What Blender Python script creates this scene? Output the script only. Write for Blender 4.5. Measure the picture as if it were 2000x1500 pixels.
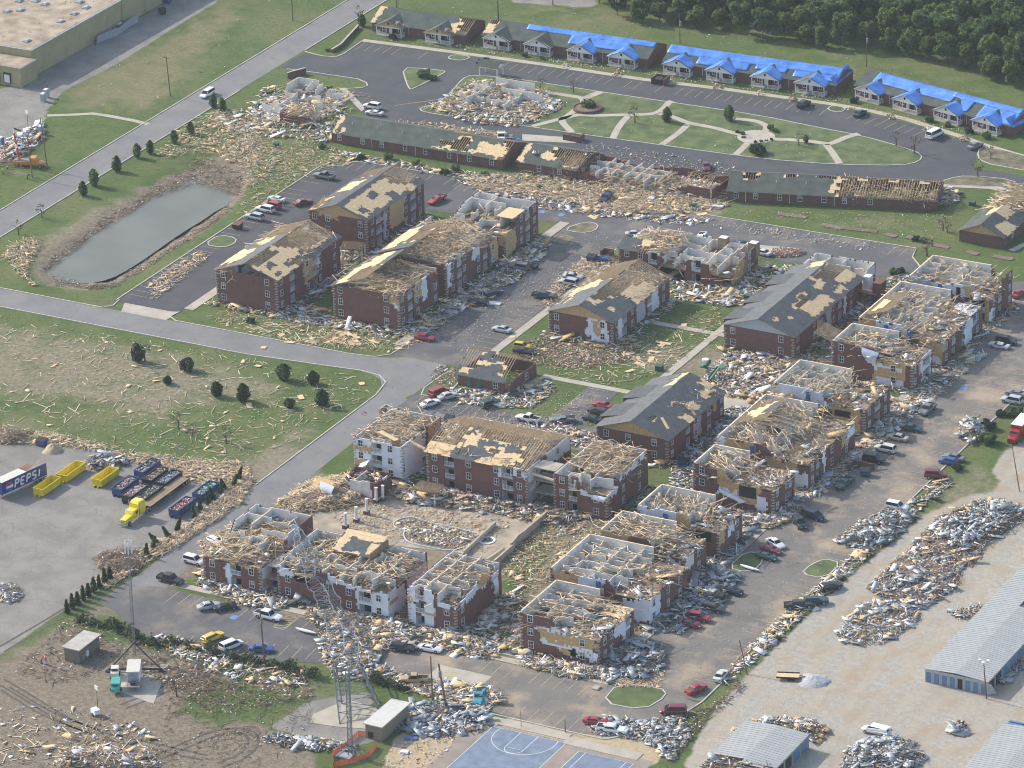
import bpy, math, random
import numpy as np
from mathutils import Matrix, Vector
for o in list(bpy.data.objects):
 bpy.data.objects.remove(o)
SC = bpy.context.scene
COL = SC.collection
R = math.radians
# ------------------------------------------------------------------ camera
# site frame: x = along the building fronts, y = along the streets, metres.
F_PX, PITCH, ROLL, CAM_H = 8932.3, R(23.977), R(1.836), 395.65   # solved from parking bays, storeys and right angles
SITE = R(29.0)
CA, SA = math.cos(SITE), math.sin(SITE)
def to_site(x, y):
 return (x * CA - y * SA, x * SA + y * CA)
cam_d = bpy.data.cameras.new('camera')
cam_d.sensor_width = 36.0
cam_d.lens = 36.0 * F_PX / 2000.0
cam_d.clip_start = 1.0
cam_d.clip_end = 30000.0
cam = bpy.data.objects.new('camera', cam_d)
COL.objects.link(cam)
_r0 = Vector((1, 0, 0)); _f0 = Vector((0, math.cos(PITCH), -math.sin(PITCH))); _d0 = Vector((0, -math.sin(PITCH), -math.cos(PITCH)))
_rt = _r0 * math.cos(ROLL) + _d0 * math.sin(ROLL)
_dn = -_r0 * math.sin(ROLL) + _d0 * math.cos(ROLL)
_rot = Matrix.Rotation(SITE, 3, 'Z')
_rt, _dn, _fw = _rot @ _rt, _rot @ _dn, _rot @ _f0
_cx, _cy = to_site(0.0, -889.5)
cam.matrix_world = Matrix(((_rt.x, -_dn.x, -_fw.x, _cx), (_rt.y, -_dn.y, -_fw.y, _cy), (_rt.z, -_dn.z, -_fw.z, CAM_H), (0, 0, 0, 1)))
SC.camera = cam
# ------------------------------------------------------------------ light
SUN_EL = R(32.0)
SHADOW_DIR = R(-6.0)                       # heading of the shadows in the site frame
world = bpy.data.worlds.new('World')
SC.world = world
world.use_nodes = True
_nt = world.node_tree
_nt.nodes.clear()
_out = _nt.nodes.new('ShaderNodeOutputWorld')
_bg = _nt.nodes.new('ShaderNodeBackground')
_sky = _nt.nodes.new('ShaderNodeTexSky')
_sky.sky_type = 'NISHITA'
_sky.sun_disc = False
_sky.sun_elevation = SUN_EL
_sx, _sy = -math.cos(SHADOW_DIR), -math.sin(SHADOW_DIR)      # towards the sun
_sky.sun_rotation = math.atan2(_sx, _sy)
_sky.air_density = 1.0
_sky.dust_density = 2.0
_bg.inputs['Strength'].default_value = 0.15
_nt.links.new(_sky.outputs[0], _bg.inputs[0])
_nt.links.new(_bg.outputs[0], _out.inputs[0])
sun_d = bpy.data.lights.new('sun', 'SUN')
sun_d.energy = 2.8
sun_d.angle = R(0.6)
sun_d.color = (1.0, 0.95, 0.86)
sun = bpy.data.objects.new('sun', sun_d)
COL.objects.link(sun)
_ld = Vector((-_sx * math.cos(SUN_EL), -_sy * math.cos(SUN_EL), -math.sin(SUN_EL)))
sun.rotation_euler = _ld.to_track_quat('-Z', 'Y').to_euler()
SC.view_settings.view_transform = 'Standard'
SC.view_settings.look = 'None'
SC.view_settings.gamma = 1.0
SC.view_settings.exposure = 0.80
try:
 SC.view_settings.use_curve_mapping = False
except Exception:
 pass
SC.cycles.max_bounces = 6
SC.cycles.diffuse_bounces = 3
SC.cycles.glossy_bounces = 2
SC.cycles.transmission_bounces = 2
SC.cycles.volume_bounces = 0
SC.cycles.use_denoising = True
SC.cycles.filter_width = 1.05
# ------------------------------------------------------------------ measuring: photograph point -> place on the site
def P(px, py, z=0.0):
 x = (px - 1000.0) / F_PX; y = (py - 750.0) / F_PX
 c, s = math.cos(ROLL), math.sin(ROLL)
 x, y = c * x - s * y, s * x + c * y
 dx, dy, dz = x, math.cos(PITCH) - y * math.sin(PITCH), -math.sin(PITCH) - y * math.cos(PITCH)
 t = (z - CAM_H) / dz
 return to_site(dx * t, dy * t - 889.5)
def P_np(px, py, z=0.0):
 x = (px - 1000.0) / F_PX; y = (py - 750.0) / F_PX
 c, s = math.cos(ROLL), math.sin(ROLL)
 x, y = c * x - s * y, s * x + c * y
 dx, dy, dz = x, math.cos(PITCH) - y * math.sin(PITCH), -math.sin(PITCH) - y * math.cos(PITCH)
 t = (z - CAM_H) / dz
 gx, gy = dx * t, dy * t - 889.5
 return gx * CA - gy * SA, gx * SA + gy * CA
def survey(u, v):
 """site point -> where the photograph shows it (numpy), used only to paint the ground's soil map"""
 x = u * CA + v * SA; y = -u * SA + v * CA + 889.5
 z = -CAM_H
 dep = y * math.cos(PITCH) - z * math.sin(PITCH)
 iy = (-y * math.sin(PITCH) - z * math.cos(PITCH)) / dep
 ix = x / dep
 c, s = math.cos(ROLL), math.sin(ROLL)
 return 1000 + F_PX * (c * ix + s * iy), 750 + F_PX * (-s * ix + c * iy)
# ------------------------------------------------------------------ noise
def _h(i, j, k):
 n = (i * 374761393 + j * 668265263 + k * 2147483647 + 1274126177) & 0xffffffff
 n = ((n ^ (n >> 13)) * 1274126177) & 0xffffffff
 return ((n ^ (n >> 16)) & 0xffff) / 65535.0
def vn(x, y, k=0):
 i, j = math.floor(x), math.floor(y)
 fx, fy = x - i, y - j
 fx = fx * fx * (3 - 2 * fx); fy = fy * fy * (3 - 2 * fy)
 a, b = _h(i, j, k), _h(i + 1, j, k)
 c, d = _h(i, j + 1, k), _h(i + 1, j + 1, k)
 return (a + (b - a) * fx) * (1 - fy) + (c + (d - c) * fx) * fy
# ------------------------------------------------------------------ materials
MATS = {}
def mat(name, col, rough=0.85, var=0.15, scale=1.5, metal=0.0, col2=None, scale2=None, spec=None, bump=0.0, detail=3.0, coords='Object'):
 """diffuse-ish surface whose colour drifts between two tones with noise"""
 if name in MATS:
  return MATS[name]
 m = bpy.data.materials.new(name)
 m.use_nodes = True
 nt = m.node_tree
 b = nt.nodes['Principled BSDF']
 b.inputs['Roughness'].default_value = rough
 b.inputs['Metallic'].default_value = metal
 if spec is not None:
  b.inputs['Specular IOR Level'].default_value = spec
 if var > 0 or col2:
  tc = nt.nodes.new('ShaderNodeTexCoord')
  nz = nt.nodes.new('ShaderNodeTexNoise')
  nz.inputs['Scale'].default_value = scale
  nz.inputs['Detail'].default_value = detail
  nt.links.new(tc.outputs[coords], nz.inputs['Vector'])
  rp = nt.nodes.new('ShaderNodeMapRange')
  rp.inputs['From Min'].default_value = 0.32
  rp.inputs['From Max'].default_value = 0.68
  nt.links.new(nz.outputs['Fac'], rp.inputs['Value'])
  mx = nt.nodes.new('ShaderNodeMix'); mx.data_type = 'RGBA'
  nt.links.new(rp.outputs['Result'], mx.inputs['Factor'])
  c1 = tuple(c * (1 - var) for c in col); c2 = col2 or tuple(min(1, c * (1 + var)) for c in col)
  mx.inputs['A'].default_value = (*c1, 1); mx.inputs['B'].default_value = (*c2, 1)
  nt.links.new(mx.outputs['Result'], b.inputs['Base Color'])
  if bump > 0:
   n2 = nt.nodes.new('ShaderNodeTexNoise'); n2.inputs['Scale'].default_value = scale2 or scale * 6
   nt.links.new(tc.outputs[coords], n2.inputs['Vector'])
   bp = nt.nodes.new('ShaderNodeBump'); bp.inputs['Strength'].default_value = bump; bp.inputs['Distance'].default_value = 0.05
   nt.links.new(n2.outputs['Fac'], bp.inputs['Height'])
   nt.links.new(bp.outputs['Normal'], b.inputs['Normal'])
 else:
  b.inputs['Base Color'].default_value = (*col, 1)
 MATS[name] = m
 return m
def nodes_of(m):
 return m.node_tree.nodes, m.node_tree.links
def brick_mat(name, c1, c2, mortar):
 m = bpy.data.materials.new(name); m.use_nodes = True
 n, l = nodes_of(m); b = n['Principled BSDF']; b.inputs['Roughness'].default_value = 0.9
 tc = n.new('ShaderNodeTexCoord'); sp = n.new('ShaderNodeSeparateXYZ'); ad = n.new('ShaderNodeMath'); cb = n.new('ShaderNodeCombineXYZ')
 l.new(tc.outputs['Object'], sp.inputs[0]); l.new(sp.outputs[0], ad.inputs[0]); l.new(sp.outputs[1], ad.inputs[1])
 l.new(ad.outputs[0], cb.inputs[0]); l.new(sp.outputs[2], cb.inputs[1])
 br = n.new('ShaderNodeTexBrick'); br.inputs['Scale'].default_value = 1.0
 br.inputs['Brick Width'].default_value = 0.22; br.inputs['Row Height'].default_value = 0.076; br.inputs['Mortar Size'].default_value = 0.006
 br.inputs['Color1'].default_value = (*c1, 1); br.inputs['Color2'].default_value = (*c2, 1); br.inputs['Mortar'].default_value = (*mortar, 1)
 l.new(cb.outputs[0], br.inputs['Vector'])
 nz = n.new('ShaderNodeTexNoise'); nz.inputs['Scale'].default_value = 0.5; nz.inputs['Detail'].default_value = 5
 l.new(tc.outputs['Object'], nz.inputs['Vector'])
 mr = n.new('ShaderNodeMapRange'); mr.inputs['To Min'].default_value = 0.72; mr.inputs['To Max'].default_value = 1.3
 l.new(nz.outputs['Fac'], mr.inputs['Value'])
 mx = n.new('ShaderNodeMix'); mx.data_type = 'RGBA'; mx.blend_type = 'MULTIPLY'; mx.inputs['Factor'].default_value = 1
 l.new(br.outputs['Color'], mx.inputs['A']); l.new(mr.outputs['Result'], mx.inputs['B'])
 l.new(mx.outputs['Result'], b.inputs['Base Color'])
 MATS[name] = m
 return m
BRICK = brick_mat('brick', (0.170, 0.066, 0.052), (0.125, 0.050, 0.042), (0.20, 0.16, 0.14))
OSB = mat('osb_sheathing', (0.52, 0.345, 0.165), var=0.22, scale=2.2, detail=6)
OSB2 = mat('osb_bright', (0.65, 0.47, 0.26), var=0.16, scale=2.0, detail=6)
LUM = mat('lumber', (0.58, 0.43, 0.26), var=0.2, scale=1.2)
LUM2 = mat('lumber_pale', (0.74, 0.59, 0.41), var=0.15, scale=1.2)
LUM3 = mat('lumber_weathered', (0.28, 0.20, 0.125), var=0.25, scale=1.2)
DRY = mat('drywall', (0.69, 0.68, 0.64), var=0.1, scale=0.8, detail=5)
WRAP = mat('housewrap', (0.70, 0.74, 0.80), var=0.07, scale=0.6, rough=0.6)
SHIN = mat('shingle_grey', (0.080, 0.086, 0.090), var=0.22, scale=0.9, detail=6, rough=0.95)
SHIN_LIT = mat('shingle_sunlit', (0.115, 0.122, 0.125), var=0.2, scale=0.9, detail=6, rough=0.95)  # paler copy of the grey shingle: sunlight painted into the sun-facing slopes
SHING = mat('shingle_green', (0.072, 0.084, 0.072), var=0.25, scale=0.5, detail=7, rough=0.95)
TARP = mat('tarp_blue', (0.045, 0.165, 0.55), var=0.1, scale=0.45, rough=0.4, bump=0.8, scale2=1.6, detail=6, col2=(.10, .29, .70))
LATH = mat('lath_white', (0.72, 0.68, 0.6), var=0.05)
WHITE = mat('white_paint', (0.72, 0.72, 0.72), var=0.05, scale=2)
SIDING = mat('grey_siding', (0.40, 0.43, 0.46), var=0.06, scale=2)
BLIND = mat('window_blind', (0.23, 0.235, 0.24), rough=0.3, var=0.1)
PANE = mat('window_glass', (0.018, 0.022, 0.028), rough=0.12, var=0.0)
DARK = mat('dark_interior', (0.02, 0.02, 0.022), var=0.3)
CONC = mat('concrete', (0.40, 0.355, 0.285), var=0.12, scale=0.35, detail=6, coords='Object')
KERB = mat('kerb_concrete', (0.47, 0.43, 0.37), var=0.15, scale=0.6)
STEEL = mat('galvanised_steel', (0.24, 0.26, 0.275), rough=0.5, metal=0.3, var=0.15, scale=3)
SHEET = mat('sheet_metal', (0.36, 0.38, 0.40), rough=0.55, metal=0.2, var=0.2, scale=1.0)
RUST = mat('rusty_steel', (0.17, 0.075, 0.045), rough=0.8, var=0.3, scale=2)
BLACK = mat('black_rubber', (0.02, 0.02, 0.021), var=0.2)
RIM = mat('wheel_rim', (0.4, 0.4, 0.42), rough=0.35, metal=0.6, var=0.0)
CHROME = mat('chrome', (0.6, 0.6, 0.6), rough=0.2, metal=0.9, var=0.0)
LAMP = mat('lamp_glass', (0.75, 0.75, 0.72), rough=0.2, var=0.0)
TAIL = mat('tail_lamp', (0.30, 0.01, 0.01), rough=0.3, var=0.0)
PYEL = mat('faded_yellow_paint', (0.46, 0.36, 0.17), var=0.45, scale=2.5, detail=6)
PWHITE = mat('white_line_paint', (0.74, 0.75, 0.76), var=0.12, scale=2)
PBLUE = mat('blue_sign_paint', (0.12, 0.23, 0.46), var=0.3, scale=2)
POLE_W = mat('weathered_pole', (0.16, 0.105, 0.07), var=0.25, scale=3)
BARK = mat('bark', (0.12, 0.085, 0.06), var=0.3, scale=4)
LEAF = [mat('leaf_a', (0.125, 0.185, 0.052), var=0.35, scale=0.6, rough=0.7), mat('leaf_b', (0.095, 0.150, 0.050), var=0.35, scale=0.6, rough=0.7),
  mat('leaf_c', (0.175, 0.215, 0.065), var=0.3, scale=0.6, rough=0.7)]
CEDAR = mat('cedar_needles', (0.045, 0.075, 0.04), var=0.35, scale=1.2)
for m_ in LEAF + [CEDAR]:
 n_, l_ = nodes_of(m_); b_ = n_['Principled BSDF']; t_ = n_.new('ShaderNodeBsdfTranslucent'); x_ = n_.new('ShaderNodeMixShader'); x_.inputs[0].default_value = .5
 l_.new(b_.inputs['Base Color'].links[0].from_socket, t_.inputs['Color']); l_.new(b_.outputs[0], x_.inputs[1]); l_.new(t_.outputs[0], x_.inputs[2]); l_.new(x_.outputs[0], n_['Material Output'].inputs['Surface'])
BROWNLEAF = mat('stripped_foliage', (0.14, 0.115, 0.06), var=0.35, scale=1.5)
SOIL = mat('soil', (0.17, 0.12, 0.08), var=0.3, scale=1)
PINK = mat('insulation_pink', (0.55, 0.33, 0.29), var=0.2, scale=2)
GREENB = mat('green_painted_metal', (0.03, 0.16, 0.11), rough=0.5, var=0.15)
BRUB = mat('brick_rubble', (0.26, 0.13, 0.10), var=0.35, scale=3)
BLUE = mat('blue_plastic', (0.05, 0.16, 0.40), rough=0.5, var=0.15)
REDP = mat('red_plastic', (0.42, 0.04, 0.035), rough=0.5, var=0.15)
WIREM = mat('cable', (0.05, 0.05, 0.055), var=0.1)
# ------------------------------------------------------------------ meshes and objects
BOXF = np.array([(0, 3, 2, 1), (4, 5, 6, 7), (0, 1, 5, 4), (1, 2, 6, 5), (2, 3, 7, 6), (3, 0, 4, 7)])
class MB:
 def __init__(s):
  s.v = []; s.f = []; s.m = []; s.mats = []; s.smooth = False
 def mi(s, m):
  if m not in s.mats:
   s.mats.append(m)
  return s.mats.index(m)
 def add(s, vs, fs, m):
  k = len(s.v); i = s.mi(m)
  s.v.extend(vs)
  for f in fs:
   s.f.append(tuple(k + q for q in f)); s.m.append(i)
  return s
 def box(s, x0, x1, y0, y1, z0, z1, m):
  return s.add([(x0, y0, z0), (x1, y0, z0), (x1, y1, z0), (x0, y1, z0), (x0, y0, z1), (x1, y0, z1), (x1, y1, z1), (x0, y1, z1)], BOXF.tolist(), m)
 def beam(s, p, q, w, h, m):
  p = Vector(p); q = Vector(q); d = q - p
  if d.length < 1e-6:
   return s
  d.normalize()
  a = d.cross(Vector((0, 0, 1)))
  if a.length < 1e-4:
   a = Vector((1, 0, 0))
  a.normalize(); b = a.cross(d)
  a = a * (w / 2); b = b * (h / 2)
  return s.add([tuple(x) for x in (p - a - b, p + a - b, p + a + b, p - a + b, q - a - b, q + a - b, q + a + b, q - a + b)],
      [(0, 1, 2, 3), (7, 6, 5, 4), (1, 0, 4, 5), (2, 1, 5, 6), (3, 2, 6, 7), (0, 3, 7, 4)], m)
 def cyl(s, p, q, r0, r1, m, n=8):
  p = Vector(p); q = Vector(q); d = (q - p).normalized()
  a = d.cross(Vector((0, 0, 1)))
  if a.length < 1e-4:
   a = Vector((1, 0, 0))
  a.normalize(); b = a.cross(d)
  vs = []
  for c, r in ((p, r0), (q, r1)):
   for i in range(n):
    t = 2 * math.pi * i / n
    vs.append(tuple(c + a * (r * math.cos(t)) + b * (r * math.sin(t))))
  fs = [(i, (i + 1) % n, n + (i + 1) % n, n + i) for i in range(n)]
  fs += [tuple(range(n - 1, -1, -1)), tuple(range(n, 2 * n))]
  return s.add(vs, fs, m)
 def prism(s, poly, z0, z1, m):
  n = len(poly)
  if sum(poly[i][0] * poly[(i + 1) % n][1] - poly[(i + 1) % n][0] * poly[i][1] for i in range(n)) < 0:
   poly = poly[::-1]
  vs = [(x, y, z0) for x, y in poly] + [(x, y, z1) for x, y in poly]
  fs = [tuple(range(n - 1, -1, -1)), tuple(range(n, 2 * n))] + [(i, (i + 1) % n, n + (i + 1) % n, n + i) for i in range(n)]
  return s.add(vs, fs, m)
 def slab(s, pts, t, m):
  """closed thin panel: a quad or triangle in space thickened by t along its normal"""
  ps = [Vector(p) for p in pts]
  nrm = (ps[1] - ps[0]).cross(ps[2] - ps[0]).normalized() * t
  n = len(ps)
  vs = [tuple(p) for p in ps] + [tuple(p + nrm) for p in ps]
  fs = [tuple(range(n - 1, -1, -1)), tuple(range(n, 2 * n))] + [(i, (i + 1) % n, n + (i + 1) % n, n + i) for i in range(n)]
  return s.add(vs, fs, m)
 def mesh(s, name, org=(0, 0, 0)):
  me = bpy.data.meshes.new(name)
  if org != (0, 0, 0):
   vs = [(a - org[0], b - org[1], c - org[2]) for a, b, c in s.v]
  else:
   vs = s.v
  me.from_pydata(vs, [], s.f)
  for m in s.mats:
   me.materials.append(m)
  if len(s.mats) > 1:
   me.polygons.foreach_set('material_index', s.m)
  if s.smooth:
   me.polygons.foreach_set('use_smooth', [True] * len(s.f))
  me.update()
  return me
 def build(s, name, parent=None):
  """verts are site coordinates; the object takes its parent's place"""
  org = wloc(parent) if parent else (0, 0, 0)
  o = bpy.data.objects.new(name, s.mesh(name, org))
  COL.objects.link(o)
  if parent:
   o.parent = parent
  return o
 def local(s, name, parent=None, loc=(0, 0, 0), rz=0.0):
  """verts are already local to the parent or to the given place"""
  o = bpy.data.objects.new(name, s.mesh(name))
  COL.objects.link(o)
  o.location = loc
  o.rotation_euler = (0, 0, rz)
  if parent:
   o.parent = parent
  return o
def wloc(o):
 x = y = z = 0.0
 while o is not None:
  x += o.location[0]; y += o.location[1]; z += o.location[2]
  o = o.parent
 return (x, y, z)
def tag(o, label=None, cat=None, group=None, kind=None):
 if label: o['label'] = label
 if cat: o['category'] = cat
 if group: o['group'] = group
 if kind: o['kind'] = kind
 return o
def thing(name, label, cat, loc=(0, 0, 0), rz=0.0, group=None):
 o = bpy.data.objects.new(name, None)
 o.empty_display_size = 0.3
 COL.objects.link(o)
 o.location = loc; o.rotation_euler = (0, 0, rz)
 return tag(o, label, cat, group)
def child(name, me, parent, loc=(0, 0, 0), rz=0.0):
 o = bpy.data.objects.new(name, me)
 COL.objects.link(o)
 o.parent = parent
 o.location = loc; o.rotation_euler = (0, 0, rz)
 return o
def copy_tree(o, parent=None):
 c = o.copy(); COL.objects.link(c)
 c.parent = parent
 for ch in o.children:
  copy_tree(ch, c)
 return c
def structure(name, mb, parent=None):
 o = mb.build(name, parent)
 if not parent:
  o['kind'] = 'structure'
 return o
def inside(poly, x, y):
 r = False; n = len(poly)
 for i in range(n):
  x0, y0 = poly[i]; x1, y1 = poly[i - 1]
  if (y0 > y) != (y1 > y) and x < (x1 - x0) * (y - y0) / (y1 - y0) + x0:
   r = not r
 return r
def inside_np(poly, x, y):
 r = np.zeros(x.shape, bool); n = len(poly)
 for i in range(n):
  x0, y0 = poly[i]; x1, y1 = poly[i - 1]
  if y0 == y1:
   continue
  r ^= ((y0 > y) != (y1 > y)) & (x < (x1 - x0) * (y - y0) / (y1 - y0) + x0)
 return r
# ================================================================== ground
RW, RH, RS, RM = 560, 435, 4.0, 120.0          # soil map raster over the photographed area, 4 px cells, 120 px margin
def raster(polys, feather):
 ys, xs = np.mgrid[0:RH, 0:RW]
 X = xs * RS - RM; Y = ys * RS - RM
 a = np.zeros((RH, RW))
 for poly, s in polys:
  m = inside_np(poly, X, Y)
  a = np.where(m, np.maximum(a, s), a)
 k = max(1, int(feather / RS))
 for _ in range(2):
  for ax in (0, 1):
   c = np.cumsum(np.concatenate([np.repeat(np.take(a, [0], ax), k + 1, ax), a, np.repeat(np.take(a, [-1], ax), k, ax)], ax), ax)
   n = a.shape[ax]
   a = (np.take(c, range(2 * k + 1, 2 * k + 1 + n), ax) - np.take(c, range(0, n), ax)) / (2 * k + 1)
 return a
def ell(cx, cy, rx, ry, n=20):
 return [(cx + rx * math.cos(2 * math.pi * i / n), cy + ry * math.sin(2 * math.pi * i / n)) for i in range(n)]
SOILS = {
 'dirt': raster([([(-120, 600), (0, 615), (130, 640), (300, 665), (450, 705), (600, 760), (560, 800), (420, 790), (300, 840), (160, 800), (0, 790), (-120, 780)], .64),
     ([(0, 800), (260, 860), (480, 885), (640, 760), (700, 800), (500, 960), (300, 930), (-120, 870)], .56),
     ([(40, 480), (180, 400), (330, 330), (420, 300), (520, 300), (480, 400), (330, 500), (200, 580), (60, 560)], .75),
     (ell(1330, 705, 130, 45), .6), (ell(1120, 690, 90, 30), .75), (ell(1480, 730, 130, 50), .8), (ell(1650, 440, 110, 25), .45), (ell(1700, 440, 60, 20), .6),
     (ell(1060, 1080, 70, 60), .3), (ell(880, 1310, 170, 45), .7), (ell(1000, 1000, 230, 50), .8), (ell(560, 940, 90, 60), .8),
     ([(380, 1000), (480, 960), (760, 960), (1000, 1020), (980, 1230), (600, 1260), (380, 1120)], .85),
     ([(1140, 1000), (1420, 1000), (1440, 1160), (1300, 1300), (1000, 1290), (1010, 1160)], .75),
     ([(1340, 860), (1560, 700), (1720, 600), (1830, 640), (1700, 860), (1560, 1000), (1360, 1000)], .7),
     ([(600, 270), (480, 210), (400, 260), (520, 300), (660, 290)], .45),
     ([(870, 370), (900, 330), (1430, 380), (1420, 440), (1180, 440), (1080, 400)], .9),
     ([(880, 250), (870, 160), (1020, 150), (1110, 200), (1040, 260)], .7),
     (ell(1800, 480, 90, 30), .5), (ell(1380, 960, 60, 40), .5), (ell(640, 620, 220, 40), .3),
     ([(120, 0), (430, 150), (300, 200), (110, 215), (100, 180)], .28), ([(0, 300), (100, 290), (120, 340), (0, 400)], .5),
     ([(1900, 880), (1990, 940), (1560, 1260), (1400, 1360), (1380, 1340), (1560, 1200), (1800, 980)], .6), ([(1200, 100), (1500, 130), (1500, 150), (1250, 130)], .2)], 22),
 'mud': raster([([(-120, 1330), (0, 1282), (130, 1205), (240, 1130), (330, 1070), (420, 1060), (400, 1130), (260, 1200), (140, 1225), (240, 1260), (0, 1400), (-120, 1400)], .72), ([(100, 1230), (300, 1270), (460, 1300), (650, 1330), (640, 1380), (300, 1330)], .6),([(-120, 1330), (60, 1290), (230, 1240), (380, 1290), (330, 1370), (420, 1410), (620, 1440), (640, 1620), (-120, 1620)], .8),
    (ell(330, 1330, 60, 45), .95), (ell(130, 1340, 120, 45), .9), (ell(480, 1440, 60, 35), .9), (ell(265, 1420, 60, 60), .6),
    ([(60, 520), (100, 480), (200, 420), (330, 340), (430, 300), (500, 330), (470, 380), (440, 420), (330, 490), (210, 565), (90, 545)], 1.0),
    (ell(110, 555, 60, 12), .8), (ell(230, 650, 50, 16), .55)], 16),
 'gravel': raster([([(2120, 820), (1960, 880), (1930, 930), (1990, 950), (1900, 965), (1800, 1010), (1620, 1160), (1520, 1260), (1420, 1360), (1360, 1440), (1290, 1620), (2120, 1620)], 1.0)], 14),
 'sand': raster([([(770, 1440), (860, 1400), (960, 1410), (880, 1490), (830, 1620), (700, 1620)], 1.0), ([(1000, 1395), (1300, 1450), (1280, 1500), (1240, 1490), (1130, 1465), (1100, 1456), (965, 1416)], 1.0),
     ([(1290, 1230), (1470, 1160), (1560, 1060), (1700, 960), (1640, 960), (1420, 1140), (1240, 1240)], .15)], 10),
 'pave': raster([([(-120, 855), (0, 866), (100, 868), (190, 880), (300, 910), (400, 940), (440, 958), (420, 990), (330, 1055), (240, 1125), (120, 1195), (0, 1280), (-120, 1340)], 1.0),
     ([(-120, 330), (-120, 200), (40, 165), (110, 120), (300, 20), (330, -60), (560, -120), (430, 0), (330, 60), (220, 130), (120, 180), (92, 215), (85, 240), (40, 290), (0, 300)], 1.0),
     ([(560, 1400), (600, 1370), (720, 1350), (750, 1440), (700, 1460), (520, 1420)], .9), ([(215, 1325), (330, 1290), (320, 1370), (250, 1380)], .75), ([(990, -80), (1170, -80), (1165, 15), (1000, 5)], 1.0)], 6),
 'dry': raster([([(420, 0), (520, 0), (300, 230), (100, 220), (120, 180)], .8), (ell(1700, 430, 200, 40), .5), ([(840, 20), (1250, 70), (1300, 60), (2000, 200), (2000, 160), (1300, 0), (860, 0)], .7),
    (ell(1350, 650, 160, 60), .4), (ell(1050, 715, 100, 30), .6), ([(620, 1290), (640, 1440), (330, 1400), (360, 1300)], .45), ([(0, 650), (700, 740), (600, 860), (0, 850)], .5), (ell(1230, 800, 200, 30), .2)], 24),
}
def axis_lines(a, b, step, far):
 return np.concatenate([[-far, -far / 2.5, -far / 8, a - 260, a - 60], np.arange(a, b + step / 2, step), [b + 60, b + 260, far / 8, far / 2.5, far]])
us = axis_lines(-262, 206, 2.0, 14000.0)
vs_ = axis_lines(-190, 262, 2.0, 14000.0)
UU, VV = np.meshgrid(us, vs_)
gx, gy = survey(UU.ravel(), VV.ravel())
in_grid = (UU.ravel() > -330) & (UU.ravel() < 270) & (VV.ravel() > -260) & (VV.ravel() < 330)
cxi = np.clip((gx + RM) / RS, 0, RW - 1.001); cyi = np.clip((gy + RM) / RS, 0, RH - 1.001)
xi = cxi.astype(int); yi = cyi.astype(int); fx = cxi - xi; fy = cyi - yi
layers = {}
for k_, a_ in SOILS.items():
 s_ = (a_[yi, xi] * (1 - fx) + a_[yi, xi + 1] * fx) * (1 - fy) + (a_[yi + 1, xi] * (1 - fx) + a_[yi + 1, xi + 1] * fx) * fy
 layers[k_] = np.where(in_grid, s_, 0.0)
# the pond basin and low relief
POND = [(103, 520), (140, 490), (190, 455), (240, 425), (300, 385), (340, 366), (385, 358), (430, 360), (443, 372), (440, 392), (420, 410), (400, 425), (350, 455), (300, 490), (255, 520), (215, 542), (160, 545), (112, 538)]
BASIN = [(75, 520), (130, 478), (190, 430), (290, 370), (340, 335), (380, 300), (440, 305), (480, 340), (478, 385), (440, 425), (380, 460), (320, 500), (260, 540), (210, 562), (130, 560), (85, 550)]
def at_v(a_):
 return (a_[yi, xi] * (1 - fx) + a_[yi, xi + 1] * fx) * (1 - fy) + (a_[yi + 1, xi] * (1 - fx) + a_[yi + 1, xi + 1] * fx) * fy
pd = at_v(raster([(POND, 1.0)], 6)); bs = at_v(raster([(BASIN, 1.0)], 10))
_wob = np.sin(UU.ravel() * .55 + np.sin(VV.ravel() * .31) * 2) * .5 + np.sin(VV.ravel() * .8 + UU.ravel() * .23) * .35 + np.random.default_rng(2).normal(0, .22, UU.size)
zz = -1.0 * pd - 0.7 * bs + _wob * .3 * np.clip(bs * 1.5, 0, 1)
zz = np.where(in_grid, zz, 0.0)
nu, nv = len(us), len(vs_)
idx = np.arange(nu * nv).reshape(nv, nu)
gf = np.stack([idx[:-1, :-1], idx[:-1, 1:], idx[1:, 1:], idx[1:, :-1]], -1).reshape(-1, 4)
gm = bpy.data.meshes.new('ground')
gm.vertices.add(nu * nv)
gm.vertices.foreach_set('co', np.stack([UU.ravel(), VV.ravel(), zz], -1).ravel())
gm.loops.add(len(gf) * 4); gm.polygons.add(len(gf))
gm.polygons.foreach_set('loop_start', np.arange(0, len(gf) * 4, 4)); gm.polygons.foreach_set('loop_total', np.full(len(gf), 4))
gm.loops.foreach_set('vertex_index', gf.ravel())
gm.update(calc_edges=True)
for k_, a_ in layers.items():
 at = gm.attributes.new(k_, 'FLOAT', 'POINT')
 at.data.foreach_set('value', a_.astype(np.float32))
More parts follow.
